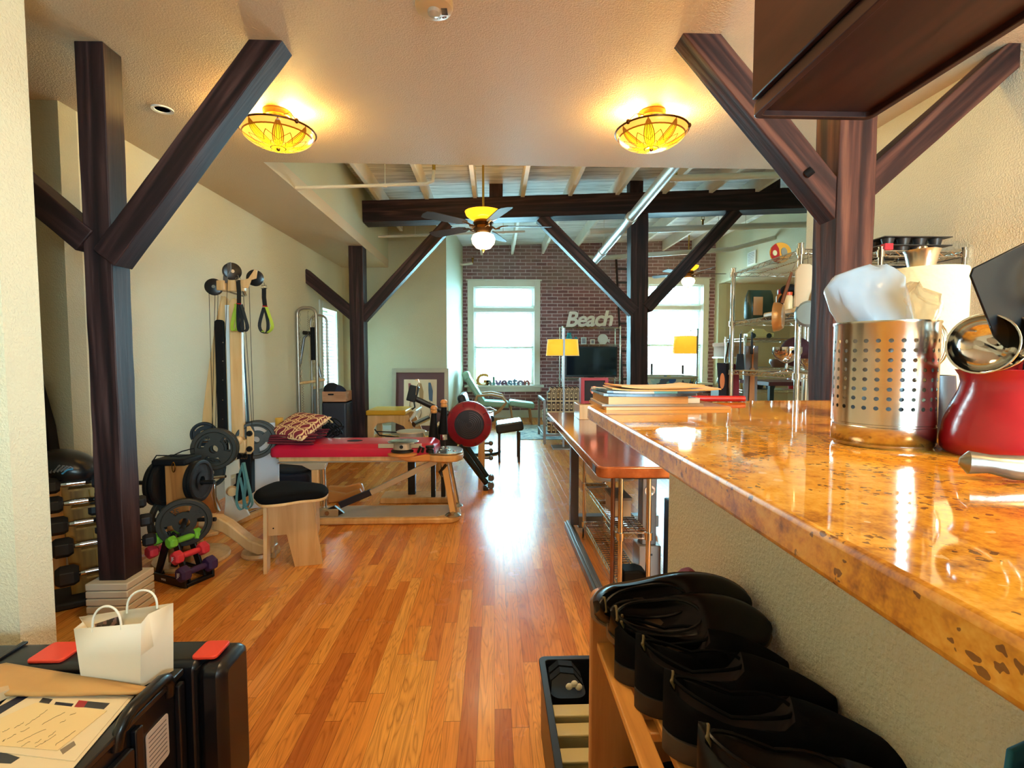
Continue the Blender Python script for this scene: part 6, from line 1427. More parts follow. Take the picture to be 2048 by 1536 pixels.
# ladder against the bricks
t = thing('ladder', 'dark wooden ladder leaning on the bricks left of the far post', 'ladder', (2.55, 9.6, 0))
for dx in (0, 0.30):
    b = MB(); b.tube([(2.52 + dx, 9.55, 0.0), (2.42 + dx, 9.93, 3.15)], 0.022, 4); b.build('rail', mat('dark_ladder_wood', '2a1c1a', 0.5), t)
for k in range(11):
    z = 0.25 + 0.27 * k; y = 9.55 + 0.38 * z / 3.15; x = 2.52 - 0.10 * z / 3.15; b = MB(); b.box(x + 0.015, x + 0.285, y - 0.015, y + 0.015, z - 0.018, z + 0.018); b.build('rung', mat('dark_ladder_wood', '2a1c1a'), t)
# papasan / round decorated seat in front of the right window
t = thing('wicker_chair', 'round rattan chair with a teal and cream floral cushion by the right window', 'chair', (2.75, 7.9, 0))
CUS = collage('floral_cushion', ['7db5b0', 'c8d4c4', '4e5a66', 'a9c6be', '2f5f9a', 'd8d6c0', '6f6a62', 'b9b05a'], 9, 0.8)
b = MB(); b.lathe([(0.05, 0.52), (0.25, 0.56), (0.40, 0.70), (0.46, 0.88), (0.43, 0.90), (0.36, 0.76), (0.2, 0.64), (0.02, 0.60)], (0, 0, 0), 28, caps=True); o = b.build('cushion', CUS, t, M=Matrix.Translation((2.78, 7.95, 0.0)) @ Matrix.Rotation(radians(0), 4, 'X'))
b = MB(); b.tube(arc((2.78, 7.95, 0.90), 0.455, 0, 2 * pi, 32)[:-1], 0.02, 8, closed=True); b.build('rim', mat('rattan', 'a9a58c', 0.5), t)
b = MB(); b.lathe([(0.30, 0.0), (0.16, 0.28), (0.30, 0.55)], (2.78, 7.95, 0), 20, caps=False); b.build('base', mat('rattan', 'a9a58c'), t, solid=0.01)
t = thing('wooden_chair', 'dark wooden armchair in front of the right brick window', 'chair', (3.25, 8.3, 0))
DW = mat('dark_chair_wood', '2c2a2e', 0.4)
for x, y, h in ((2.85, 8.95, 1.10), (3.42, 8.95, 1.07), (2.85, 8.55, 0.68), (3.46, 8.55, 0.78)):
    b = MB(); b.tube([(x, y, 0), (x, y, h)], 0.022, 8); b.build('leg', DW, t)
b = MB(); b.box(2.85, 3.46, 8.55, 8.95, 0.42, 0.46); b.build('seat', DW, t, bevel=0.01)
b = MB(); b.tube([(3.44, 8.95, 0.80), (3.34, 8.75, 0.90), (3.28, 8.55, 0.86), (3.26, 8.50, 0.80)], 0.018, 8); b.build('arm', DW, t)
t = thing('side_table', 'low dark side table under the right window sill', 'table', (3.35, 9.2, 0))
b = MB(); b.box(3.05, 3.62, 9.25, 9.7, 0.60, 0.63); b.build('top', DW, t, bevel=0.004)
for x, y in ((3.08, 9.28), (3.59, 9.28), (3.08, 9.67), (3.59, 9.67)):
    b = MB(); b.box(x - 0.02, x + 0.02, y - 0.02, y + 0.02, 0, 0.60); b.build('leg', DW, t)
# ================================================================ height adjustable table
t = thing('work_table', 'long adjustable table with a glossy brown wood top beside the counter', 'table', (0.83, 3.3, 0))
TT = 0.73
b = MB(); b.prism(rrect(0.463, 1.22, 2.18, 4.37, 0.045, 5), 0.052, XY(TT - 0.052)); b.build('top', BUTCHER, t, bevel=0.008, seg=3, origin=(0, 0, 0))
GM2 = mat('taupe_metal', '5d5557', 0.4, 0.4)
b = MB(); b.box(0.53, 0.585, 3.40, 3.47, 0.05, TT - 0.052); b.build('leg', GM2, t, bevel=0.003)
b = MB(); b.box(0.765, 0.84, 2.52, 2.60, 0.245, TT - 0.052); b.build('column', GREYMETAL, t, bevel=0.004)
b = MB(); b.box(0.745, 0.86, 2.50, 2.62, 0.02, 0.245); b.build('column_base', mat('taupe_column_base', '9a8d84', 0.4, 0.3), t, bevel=0.005)
b = MB(); b.lathe([(0.028, 0), (0.028, 0.004), (0.018, 0.005), (0.014, 0.003), (0.001, 0.003)], (0.803, 2.519, 0.53), 24, (0, -1, 0)); b.build('logo_disc', STEEL, t)
b = MB(); b.box(0.80, 0.815, 2.499, 2.501, 0.195, 0.205); b.build('label_slot', BLACK, t)
b = MB(); b.box(0.50, 0.555, 2.25, 3.50, 0.0, 0.045); b.box(0.515, 0.535, 2.25, 3.50, 0.045, 0.055); b.build('floor_rail', GREYMETAL, t, bevel=0.003)
b = MB(); b.box(0.585, 1.15, 3.40, 3.48, 0.03, 0.11); b.build('cross_foot', GREYMETAL, t, bevel=0.004)
b = MB(); b.box(0.60, 1.10, 2.30, 4.2, TT - 0.085, TT - 0.054); b.build('under_frame', BLACK, t, bevel=0.003)
b = MB(); b.box(0.461, 0.464, 2.24, 2.31, 0.688, 0.722); b.build('control_panel', BLACK, t)
w_ = wire_rack('wire_shelf', 'low chrome wire shelf unit under the wood topped table', 0.60, 0.735, 2.32, 3.26, 0.665, (0.12, 0.38), 0.0125, wr=0.003)
for x, y in ((0.60, 2.32),):
    b = MB(); b.cyl((x - 0.03, y + 0.03, 0.0), (x - 0.03, y + 0.03, 0.676), 0.011); b.build('pole', mat('copper_tinted_pole', '8c6a5c', 0.25, 0.9), w_)
b = MB(); b.prism(rrect(0.57, 0.82, 2.82, 3.12, 0.05), 0.125, XY(0.50)); 
t = thing('cable_tray', 'white tray hanging below the wood table top', 'tray', (0.7, 2.95, 0.6)); b.build('tray', mat('ivory_plastic', 'cfc3b8', 0.4), t, bevel=0.01)
b = MB(); b.box(0.60, 0.80, 2.90, 2.98, 0.624, 0.646); b.build('bracket', BLACK, t)
t = thing('file_box', 'beige file box on the upper level of the low wire shelf', 'box', (0.67, 2.8, 0.384))
b = MB(); b.box(0.625, 0.715, 2.55, 2.75, 0.384, 0.47); b.build('box', mat('beige_card', 'b59f8c', 0.7), t, bevel=0.004)
b = MB(); b.box(0.62, 0.72, 2.545, 2.755, 0.47, 0.485); b.build('lid', mat('grey_card', '7d7370', 0.7), t, bevel=0.003)
b = MB(); b.prism([(0.62, 0.0), (0.74, 0.0), (0.74, 0.05), (0.70, 0.065), (0.62, 0.06)], 0.1, XZ(2.335)); tag(b.build('black_pouch', BLACKM, bevel=0.01, M=Matrix.Translation((0, 0, 0.123))), 'black pouch at the near end of the low wire shelf', 'pouch')
t = thing('laundry_bin', 'dark metal mesh bin between table column and half wall', 'bin', (0.95, 2.35, 0))
b = MB(); b.box(0.87, 1.05, 2.36, 2.50, 0.0, 0.50); b.build('bin', mat('dark_blue_steel', '232a36', 0.5, 0.4), t, bevel=0.006)
b = MB()
for i in range(6): b.tube([(0.875 + 0.03 * i, 2.355, 0.02), (0.885 + 0.03 * i, 2.355, 0.16)], 0.002, 5)
b.build('mesh', CHROME, t)
b = MB(); b.lathe([(0.08, 0.0), (0.085, 0.05), (0.05, 0.07)], (0.96, 2.43, 0.502), 24); tag(b.build('round_tub', mat('teal_tint_lid', '6f9aa3', 0.2)), 'pale blue round tub on the dark bin beside the half wall', 'tub')
# on the table
b = MB(); b.box(0.665, 0.80, 3.86, 4.12, TT, TT + 0.115); tag(b.build('wood_block', BIRCH, bevel=0.003), 'pale wood block at the far end of the long table', 'block')
t = thing('speaker', 'red framed square speaker with a round copper centre on the wood block', 'speaker', (0.80, 3.97, TT + 0.116))
M = Matrix.Translation((0.80, 3.97, TT + 0.117)); 
b = MB()
for a in ((-0.11, -0.085, 0, 0.205), (0.085, 0.11, 0, 0.205), (-0.085, 0.085, 0, 0.022), (-0.085, 0.085, 0.183, 0.205)): b.box(a[0], a[1], -0.03, 0.06, a[2], a[3], M)
b.build('red_frame', mat('lacquer_red', '98202c', 0.6), t, bevel=0.003)
b = MB(); b.box(-0.085, 0.085, -0.012, 0.055, 0.022, 0.183, M); b.build('grille', mat('dark_cloth_grille', '1c1a1e', 0.8), t)
b = MB(); b.lathe([(0.034, 0.0), (0.034, 0.006), (0.028, 0.008), (0.001, 0.004)], M @ V((0.0, -0.012, 0.105)), 28, (0, -1, 0)); o = b.build('cone', mat('copper_cone', 'b5654a', 0.3, 0.6), t)

# ================================================================ kitchen wire rack past the thick post
wire_rack('wire_rack', 'tall chrome kitchen rack behind the thick timber post', 1.745, 2.31, 2.82, 3.62, 1.86, (0.30, 0.75, 1.12, 1.475, 1.83), 0.0155, along='x')
zA, zB, zC = 1.8325, 1.4775, 1.1225
def lathe_obj(name, label, cat, c, prof, m, ax=(0, 0, 1), n=28, group=None, caps=True):
    b = MB(); b.lathe(prof, c, n, ax, caps); return tag(b.build(name, m), label, cat, group)
t = thing('wall_plate', 'painted red and yellow fish plate standing on the top of the kitchen rack', 'plate', (1.90, 3.30, zA))
b = MB(); M = frame_M((1.895, 3.30, zA + 0.075), (0.93, 0.30, 0.2), (-0.15, 0, 1)); b.prism([(0.085 * cos(a) * (1.15 if cos(a) > 0 else 1.0), 0.068 * sin(a)) for a in [i * 2 * pi / 28 for i in range(28)]], 0.012, M); b.build('yellow_body', mat('fish_yellow', 'e09a34', 0.3), t, bevel=0.003)
b = MB(); b.prism([(-0.088, 0.0), (-0.07, 0.045), (-0.03, 0.064), (-0.012, 0.03), (-0.015, -0.03), (-0.035, -0.066), (-0.07, -0.05)], 0.004, M @ Matrix.Translation((0, 0, 0.012))); b.build('red_head', mat('fish_red', 'b01e24', 0.3), t)
b = MB(); b.lathe([(0.018, 0.015), (0.018, 0.019), (0.001, 0.020)], M @ V((-0.055, 0.005, 0)), 20, M.to_3x3() @ V((0, 0, 1))); b.build('eye', mat('fish_eye', 'd8d0a0', 0.3), t)
b = MB(); b.prism([(0.026 * cos(a) + 0.03, 0.03 * sin(a)) for a in [i * 2 * pi / 18 for i in range(18)]], 0.004, M @ Matrix.Translation((0, 0, 0.012))); b.build('grey_fin', mat('fish_grey', '8a8474', 0.4), t)
# muffin tins on a small rack by the right wall
wire_rack('wire_rack', 'small chrome rack against the right wall, behind the paper towel roll', 1.90, 2.325, 2.42, 2.76, 1.755, (0.4, 1.2, 1.52, 1.74), 0.0115)
zM = 1.7415
for k, (lab, z, dx) in enumerate((('lower dark muffin tin on top of the small rack behind the paper towel', zM + 0.001, 0), ('upper dark muffin tin stacked on the lower one, behind the paper towel', zM + 0.042, 0.01))):
    t = thing('muffin_tin', lab, 'baking tin', (2.13, 2.58, z), 'muffin tins on the small rack')
    b = MB(); b.box(1.93 + dx, 2.29, 2.45, 2.73, z + 0.032, z + 0.036); b.build('tray', mat('dark_bakeware', '4a4643', 0.35, 0.6), t)
    for i in range(4):
        for j in range(3):
            b = MB(); b.lathe([(0.022, 0), (0.03, 0.032)], (1.985 + i * 0.083 + dx, 2.50 + j * 0.09, z), 16); b.build('cup', mat('dark_bakeware', '4a4643'), t)
b = MB(); b.box(1.905, 1.945, 2.40, 2.43, zM, zM + 0.03); tag(b.build('red_tin', mat('bright_red_box', 'c81f2a')), 'small red tin left of the muffin tins on the small rack', 'tin')
t = thing('roasting_pan', 'black roasting pan with a bright rim below the muffin tins', 'pan', (2.12, 2.6, 1.52))
b = MB(); M = Matrix.Translation((2.12, 2.60, 1.5215)); b.prism(rrect(-0.18, 0.19, 0.0, 0.18, 0.03), 0.03, M @ XZ(0)); b.build('pan', BLACK, t, bevel=0.005)
b = MB(); b.tube([(1.94, 2.59, 1.60), (1.96, 2.59, 1.69), (2.05, 2.59, 1.702), (2.2, 2.59, 1.702)], 0.005, 6); b.build('rim', CHROME, t)
# second shelf items
t = thing('dog_food_bag', 'dark green bag with a beige label on the kitchen rack', 'bag', (1.85, 3.45, zB))
b = MB(); rings = []
for z, w, d in ((0, .085, .035), (0.02, .09, .045), (0.10, .092, .045), (0.17, .088, .03), (0.205, .08, .008)):
    rings.append([b.bm.verts.new((1.855 + w * 1.0 * cx * 1.0, 3.46 + d * cy, zB + 0.001 + z)) for cx, cy in rrect(-1, 1, -1, 1, 0.4, 4)])
b.skin(rings); b.build('bag', mat('dark_green_film', '16413f', 0.3), t)
b = MB(); b.box(1.79, 1.855, 3.411, 3.4145, zB + 0.03, zB + 0.155); b.build('label', mat('kraft_label', 'b59a78', 0.6), t)
t = thing('storage_tray', 'cream plastic tray holding bottles on the kitchen rack shelf', 'tray', (1.90, 3.05, zB))
b = MB(); b.prism(rrect(1.80, 1.98, 2.96, 3.32, 0.03), 0.034, XY(zB + 0.001)); b.build('tray', mat('cream_plastic', 'e0cda6', 0.4), t, bevel=0.008)
zt_ = zB + 0.036
def bottle(label, x, y, col, capc, r=0.03, h=0.085, lid=0.022, labc=None):
    t = thing('jar', label, 'jar', (x, y, zt_), 'jars in the cream tray')
    b = MB(); b.lathe([(r * 0.96, 0), (r, 0.005), (r, h), (r * 0.8, h + 0.008)], (x, y, zt_), 20); b.build('body', mat('jar_' + col, col, 0.35), t)
    b = MB(); b.lathe([(r * 0.9, h + 0.008), (r * 0.92, h + 0.008 + lid), (r * 0.85, h + 0.01 + lid)], (x, y, zt_), 20); b.build('cap', mat('cap_' + capc, capc, 0.4), t)
    if labc: b = MB(); b.lathe([(r * 1.01, h * 0.2), (r * 1.01, h * 0.8)], (x, y, zt_), 20, caps=False); b.build('label', mat('lab_' + labc, labc, 0.6), t)
bottle('cream box-like jar with an orange top at the left of the cream tray', 1.835, 3.08, 'e6cfa0', 'd9552c', 0.026, 0.08, 0.018)
bottle('cream labelled jar with a black cap in the middle of the cream tray', 1.885, 3.05, 'c9a86a', '1d1c20', 0.029, 0.085, 0.03, 'e9dcc0')
bottle('brown labelled jar with a black cap at the right of the cream tray', 1.945, 3.04, '8a6a48', '1d1c20', 0.031, 0.075, 0.028, 'd8c4a4')
b = MB(); b.ell((1.89, 3.16, zt_ + 0.13), (0.055, 0.05, 0.04), 18, 10); b.ell((1.86, 3.16, zt_ + 0.05), (0.04, 0.04, 0.06), 16, 10); b.ell((1.95, 3.2, zt_ + 0.09), (0.035, 0.035, 0.06), 14, 8)
tag(b.build('black_pouch', BLACKM, weld=False), 'black soft pouch behind the jars on the kitchen rack', 'pouch')
t = thing('jar', 'glass jar with a red screw lid behind the hanging pan', 'jar', (1.98, 3.4, zB))
b = MB(); b.lathe([(0.045, 0), (0.05, 0.01), (0.05, 0.16), (0.04, 0.175)], (2.01, 3.42, zB + 0.001), 24); b.build('body', mat('amber_snack_jar', 'c58f55', 0.25), t)
b = MB(); b.lathe([(0.043, 0.175), (0.043, 0.205), (0.04, 0.207)], (2.01, 3.42, zB + 0.001), 24); b.build('lid', RED, t)
# hanging pans
def pan(label, c, ax, r, depth, col, handle_to, hcol, inner=None):
    t = thing('hanging_pan', label, 'pan', c)
    ax = V(ax).normalized(); b = MB(); b.lathe([(0.001, depth), (r * 0.80, depth), (r * 0.95, depth * 0.55), (r, 0), (r * 0.985, 0), (r * 0.93, depth * 0.5), (r * 0.78, depth * 0.9), (0.001, depth * 0.92)], c, 36, ax); b.build('pan', mat('pan_' + col, col, 0.3, 0.4), t)
    if inner: b = MB(); b.lathe([(r * 0.90, depth * 0.62), (r * 0.76, depth * 0.88), (0.001, depth * 0.9)], c, 32, ax, caps=False); b.build('lining', mat('pan_' + inner, inner, 0.3), t)
    e_ = V(c) + ax * depth * 0.4; h = V(handle_to); b = MB(); b.tube([e_ + (h - e_).normalized() * r * 0.95, e_.lerp(h, 0.75), h], [0.011, 0.010, 0.007], 8, sq=0.6); b.build('handle', mat('pan_' + hcol, hcol, 0.35), t)
    b = MB(); b.tube([h, (h.x + 0.01, h.y + 0.01, h.z + 0.02), (max(h.x, 1.745), 2.818, 1.70 if h.z < 1.69 else 1.80), (max(h.x, 1.745), 2.822, 1.832)], 0.003, 6); b.build('hook', CHROME, t)
    return t
pan('tan frying pan hanging by its wooden handle from the rack corner', (1.585, 2.79, 1.445), (0.75, -0.6, 0.0), 0.083, 0.045, 'c09a68', (1.66, 2.76, 1.69), '7a4a2c', 'd4d8d8')
pan('pale blue enamel pan hanging beside the thick post', (1.765, 2.755, 1.46), (-0.6, -0.75, 0.0), 0.075, 0.03, '8fa3ab', (1.79, 2.74, 1.60), '1a1b1f', 'b8ccd4')
b = MB(); b.prism([(1.69, 1.50), (1.80, 1.50), (1.80, 1.72), (1.77, 1.74), (1.72, 1.74), (1.69, 1.70)], 0.012, XZ(2.77)); tag(b.build('cutting_board', mat('pale_wood_board', 'cbb492', 0.5), bevel=0.004), 'pale cutting board hanging behind the blue enamel pan', 'cutting board')
# third level things
t = thing('goblet_bowl', 'silver footed punch bowl on the third shelf of the kitchen rack', 'bowl', (1.93, 3.2, zC))
b = MB(); b.lathe([(0.04, 0.0), (0.035, 0.008), (0.008, 0.02), (0.008, 0.055), (0.03, 0.065), (0.07, 0.09), (0.088, 0.125), (0.088, 0.16), (0.085, 0.16), (0.08, 0.12), (0.03, 0.07)], (1.91, 3.2, zC), 32, caps=False); b.build('bowl', CHROME, t)
t = thing('steel_bowl', 'wide shiny steel mixing bowl on the kitchen rack', 'bowl', (2.05, 3.05, zC))
b = MB(); b.lathe([(0.05, 0.0), (0.09, 0.02), (0.115, 0.06), (0.12, 0.085), (0.117, 0.085), (0.11, 0.06), (0.05, 0.006), (0.001, 0.005)], (2.0, 2.99, zC), 36); b.build('bowl', CHROME, t)
b = MB(); b.ell((2.03, 3.3, zC + 0.13), (0.10, 0.09, 0.10), 20, 12); tag(b.build('cap', mat('burgundy_cloth', '3c1822', 0.8)), 'burgundy and black cap behind the steel bowl', 'cap')
b = MB(); b.lathe([(0.045, 0), (0.045, 0.08), (0.02, 0.11), (0.015, 0.15)], (2.02, 2.90, zC), 20); tag(b.build('bottle', mat('dark_brown_glass', '2a1518', 0.15)), 'dark bottle on the third rack shelf, close to the thick post', 'bottle')
t = thing('spatula', 'black turner hanging at the left end of the kitchen rack', 'utensil', (1.80, 2.80, 1.42))
def hang(label, x, y, z1, z0, w, m, cat='utensil', name='hanging_utensil', head=0.35):
    t = thing(name, label, cat, (x, y, z1))
    b = MB(); b.tube([(x, y, z1 + 0.03), (x + 0.008, y, z1 + 0.015), (x, y, z1)], 0.002, 5); b.build('hook', CHROME, t)
    zm = z0 + (z1 - z0) * head; b = MB(); b.tube([(x, y, z1), (x, y, zm)], 0.007, 8); b.build('handle', m, t)
    b = MB(); b.prism([(x - w * 0.35, zm), (x + w * 0.35, zm), (x + w / 2, z0), (x - w / 2, z0)], 0.006, XZ(y - 0.003)); b.build('blade', m, t, bevel=0.002)
bpy.data.objects.remove(t)
hang('black turner hanging at the left end of the kitchen rack', 1.815, 3.63, 1.39, 1.12, 0.07, BLACK, head=0.45)
hang('long black skewer fork hanging left of the black turner', 1.735, 3.63, 1.38, 1.10, 0.02, BLACK, head=0.3)
hang('small dark tongs hanging right of the black turner', 1.90, 3.63, 1.40, 1.24, 0.022, DARKIRON, head=0.6)
hang('long wooden paddle hanging below the second rack shelf', 1.915, 3.64, 1.28, 0.80, 0.045, OAKD, head=0.7)
t = thing('apron', 'dark apron with an orange emblem hanging left of the kitchen rack', 'apron', (1.70, 3.66, 1.17))
b = MB(); b.prism([(1.66, 1.175), (1.775, 1.17), (1.785, 0.75), (1.67, 0.70), (1.68, 0.95)], 0.02, XZ(3.66)); b.build('cloth', mat('navy_apron_cloth', '1c2233', 0.85), t, bevel=0.006)
b = MB(); b.prism([(0.018 * cos(a) + 1.697, 0.058 * sin(a) + 1.04) for a in [i * 2 * pi / 20 for i in range(20)]], 0.003, XZ(3.6565)); b.build('emblem', mat('orange_emblem', 'd98a5a', 0.6), t)
b = MB(); b.prism([(1.775, 1.17), (1.825, 1.16), (1.84, 0.75), (1.785, 0.74)], 0.02, XZ(3.66)); b.build('red_cloth', mat('burgundy_cloth_b', '6d1a2a', 0.8), t, bevel=0.006)
b = MB(); b.tube([(1.72, 3.67, 1.17), (1.735, 3.665, 1.28), (1.742, 3.64, 1.40), (1.745, 3.625, 1.465)], 0.004, 6); b.build('neck_strap', BLACKM, t)
b = MB(); b.box(1.87, 1.965, 3.66, 3.68, 0.0, 1.30); tag(b.build('grey_panel', mat('warm_grey_panel', '6d6460', 0.6)), 'tall grey brown panel standing behind the kitchen rack', 'panel')
# farther rack and table seen through the first one
wire_rack('wire_rack', 'second wire rack farther back in the kitchen bay', 2.75, 3.95, 5.40, 5.85, 1.45, (0.45, 0.85, 1.10, 1.42), 0.0125)
for lab, x, z, r, h, col in (('yellow toy car model on the far rack top', 2.98, 1.425, 0.1, 0.06, 'd8c468'),):
    t = thing('model_car', lab, 'ornament', (x, 5.6, z)); b = MB(); b.prism([(x - .15, 0), (x + .15, 0), (x + .15, .045), (x + .07, .06), (x + .03, .095), (x - .06, .095), (x - .10, .055), (x - .15, .045)], 0.1, Matrix.Translation((0, 0, z + 0.012)) @ XZ(5.5)); b.build('body', mat('cream_car_paint', 'd8c98c', 0.3), t, bevel=0.008)
    for s_ in (-0.09, 0.09):
        b = MB(); b.cyl((x + s_, 5.49, z + 0.03), (x + s_, 5.52, z + 0.03), 0.028); b.build('wheel', BLACK, t)
for k, (x, z, r, h, col, lab) in enumerate(((2.86, 0.853, 0.07, 0.10, 'a08a58', 'round brown pot on the far rack'), (3.02, 0.853, 0.06, 0.10, '15151a', 'black pot on the far rack, left of two'), (3.16, 0.853, 0.06, 0.10, '15151a', 'black pot on the far rack, right of two'), (3.42, 0.853, 0.06, 0.12, 'a31d28', 'red kitchen gadget on the far rack'), (2.90, 1.103, 0.03, 0.14, 'c8ced0', 'pale tumbler on the far rack'), (3.25, 1.103, 0.10, 0.09, '6a4638', 'brown serving bowl on the far rack'))):
    b = MB(); b.lathe([(r * 0.7, 0), (r, h * 0.6), (r * 0.95, h), (r * 0.9, h), (r * 0.6, 0.01)], (x, 5.6, z), 24); tag(b.build('pot', mat('pot_' + col, col, 0.35)), lab, 'pot')
t = thing('cardboard_box', 'flat brown cardboard box on a wall shelf in the alcove', 'box', (4.2, 8.6, 1.25))
b = MB(); b.box(3.92, 4.44, 8.4, 8.8, 1.22, 1.40); b.build('box', mat('cardboard', 'b08a6c', 0.8), t)
b = MB(); b.box(3.90, 4.44, 8.38, 8.82, 1.40, 1.46); b.build('lid', mat('cardboard_light', 'c49c80', 0.8), t)
b = MB(); b.box(3.90, 4.448, 8.38, 8.82, 1.195, 1.218); tag(b.build('wall_shelf', TRIM), 'plain wall shelf under the brown cardboard box', 'shelf')
t = thing('kettle_grill', 'small silver kettle grill on a grey cabinet by the alcove', 'grill', (3.07, 6.5, 0.85))
b = MB(); b.ell((3.12, 6.55, 0.90), (0.14, 0.14, 0.11), 24, 12); b.build('bowl', STEEL, t); b = MB(); b.tube([(3.0, 6.42, 0.92), (3.12, 6.40, 0.93), (3.24, 6.42, 0.92)], 0.012, 8); b.build('handle', BLACK, t)
t = thing('metal_cabinet', 'grey metal cabinet below the silver grill', 'cabinet', (3.13, 6.6, 0))
b = MB(); b.box(2.96, 3.30, 6.38, 6.72, 0, 0.80); b.build('body', mat('grey_cabinet', '9a9c98', 0.5, 0.2), t, bevel=0.005)
b = MB(); b.box(3.10, 3.11, 6.378, 6.38, 0.02, 0.78); b.box(3.0, 3.02, 6.37, 6.38, 0.35, 0.5); b.build('door_gap', GREYMETAL, t)
b = MB(); b.prism(rrect(3.12, 3.22, 0.55, 0.66, 0.01), 0.003, XZ(6.374)); b.build('paper_note', WHITE, t)
t = thing('dining_table', 'dark red table with papers seen through the kitchen rack', 'table', (3.2, 4.9, 0))
b = MB(); b.box(2.55, 3.8, 4.55, 5.1, 0.95, 0.985); b.build('top', mat('dark_red_table', '5d1a22', 0.35), t)
for x in (2.60, 3.75):
    for y in (4.6, 5.05):
        b = MB(); b.box(x - 0.02, x + 0.02, y - 0.02, y + 0.02, 0, 0.95); b.build('leg', BLACK, t)
b = MB(); b.box(2.95, 3.25, 4.62, 4.85, 0.9855, 1.02); tag(b.build('paper_stack', WHITE), 'stack of white papers on the dark red table', 'papers')

# ================================================================ bamboo shoe rack
t = thing('shoe_rack', 'bamboo shoe rack standing along the half wall', 'shoe rack', (0.33, 0.5, 0))
def endpanel(y):
    b = MB(); M = XZ(y); b.prism(rrect(0.183, 0.474, 0.0, 0.777, 0.018, 4), 0.018, M); b.build('end_panel', wood('bamboo_board', [(0.25, '9a6238'), (0.5, 'b47a48'), (0.8, 'c48c58')], 0.35, (60, 60, 3), 0.03, 0.0005, 2), t, bevel=0.003, origin=(0, 0, 0))
endpanel(0.915); endpanel(-0.15)
b = MB(); 
for x in (0.205, 0.455): b.cyl((x, 0.925, 0.777), (x, 0.925, 0.779), 0.0065, n=14)
b.build('screw_plugs', mat('dark_plug', '5a3018', 0.6), t)
for z in (0.665, 0.40, 0.14):
    for x0 in (0.194, 0.242, 0.325, 0.405):
        b = MB(); b.box(x0, x0 + 0.030, -0.13, 0.915, z, z + 0.014); b.build('slat', BAMBOO, t, bevel=0.002, origin=(0, 0, 0))
    b = MB(); b.box(0.224, 0.455, 0.70, 0.73, z - 0.014, z); b.build('cross_bar', BAMBOO, t, bevel=0.002)
SUEDE = mat('black_suede', '08090c', 0.9, spec=0.12, bmp=(250, 0.3, 0.0006)); LEATH = mat('black_leather', '09090b', 0.4, spec=0.25, bmp=(150, 0.15, 0.0005)); SOLE = mat('grey_brown_sole', '3a322c', 0.5); SOLE2 = mat('black_sole', '191817', 0.5); LIN = mat('dark_lining', '1d1719', 0.9)
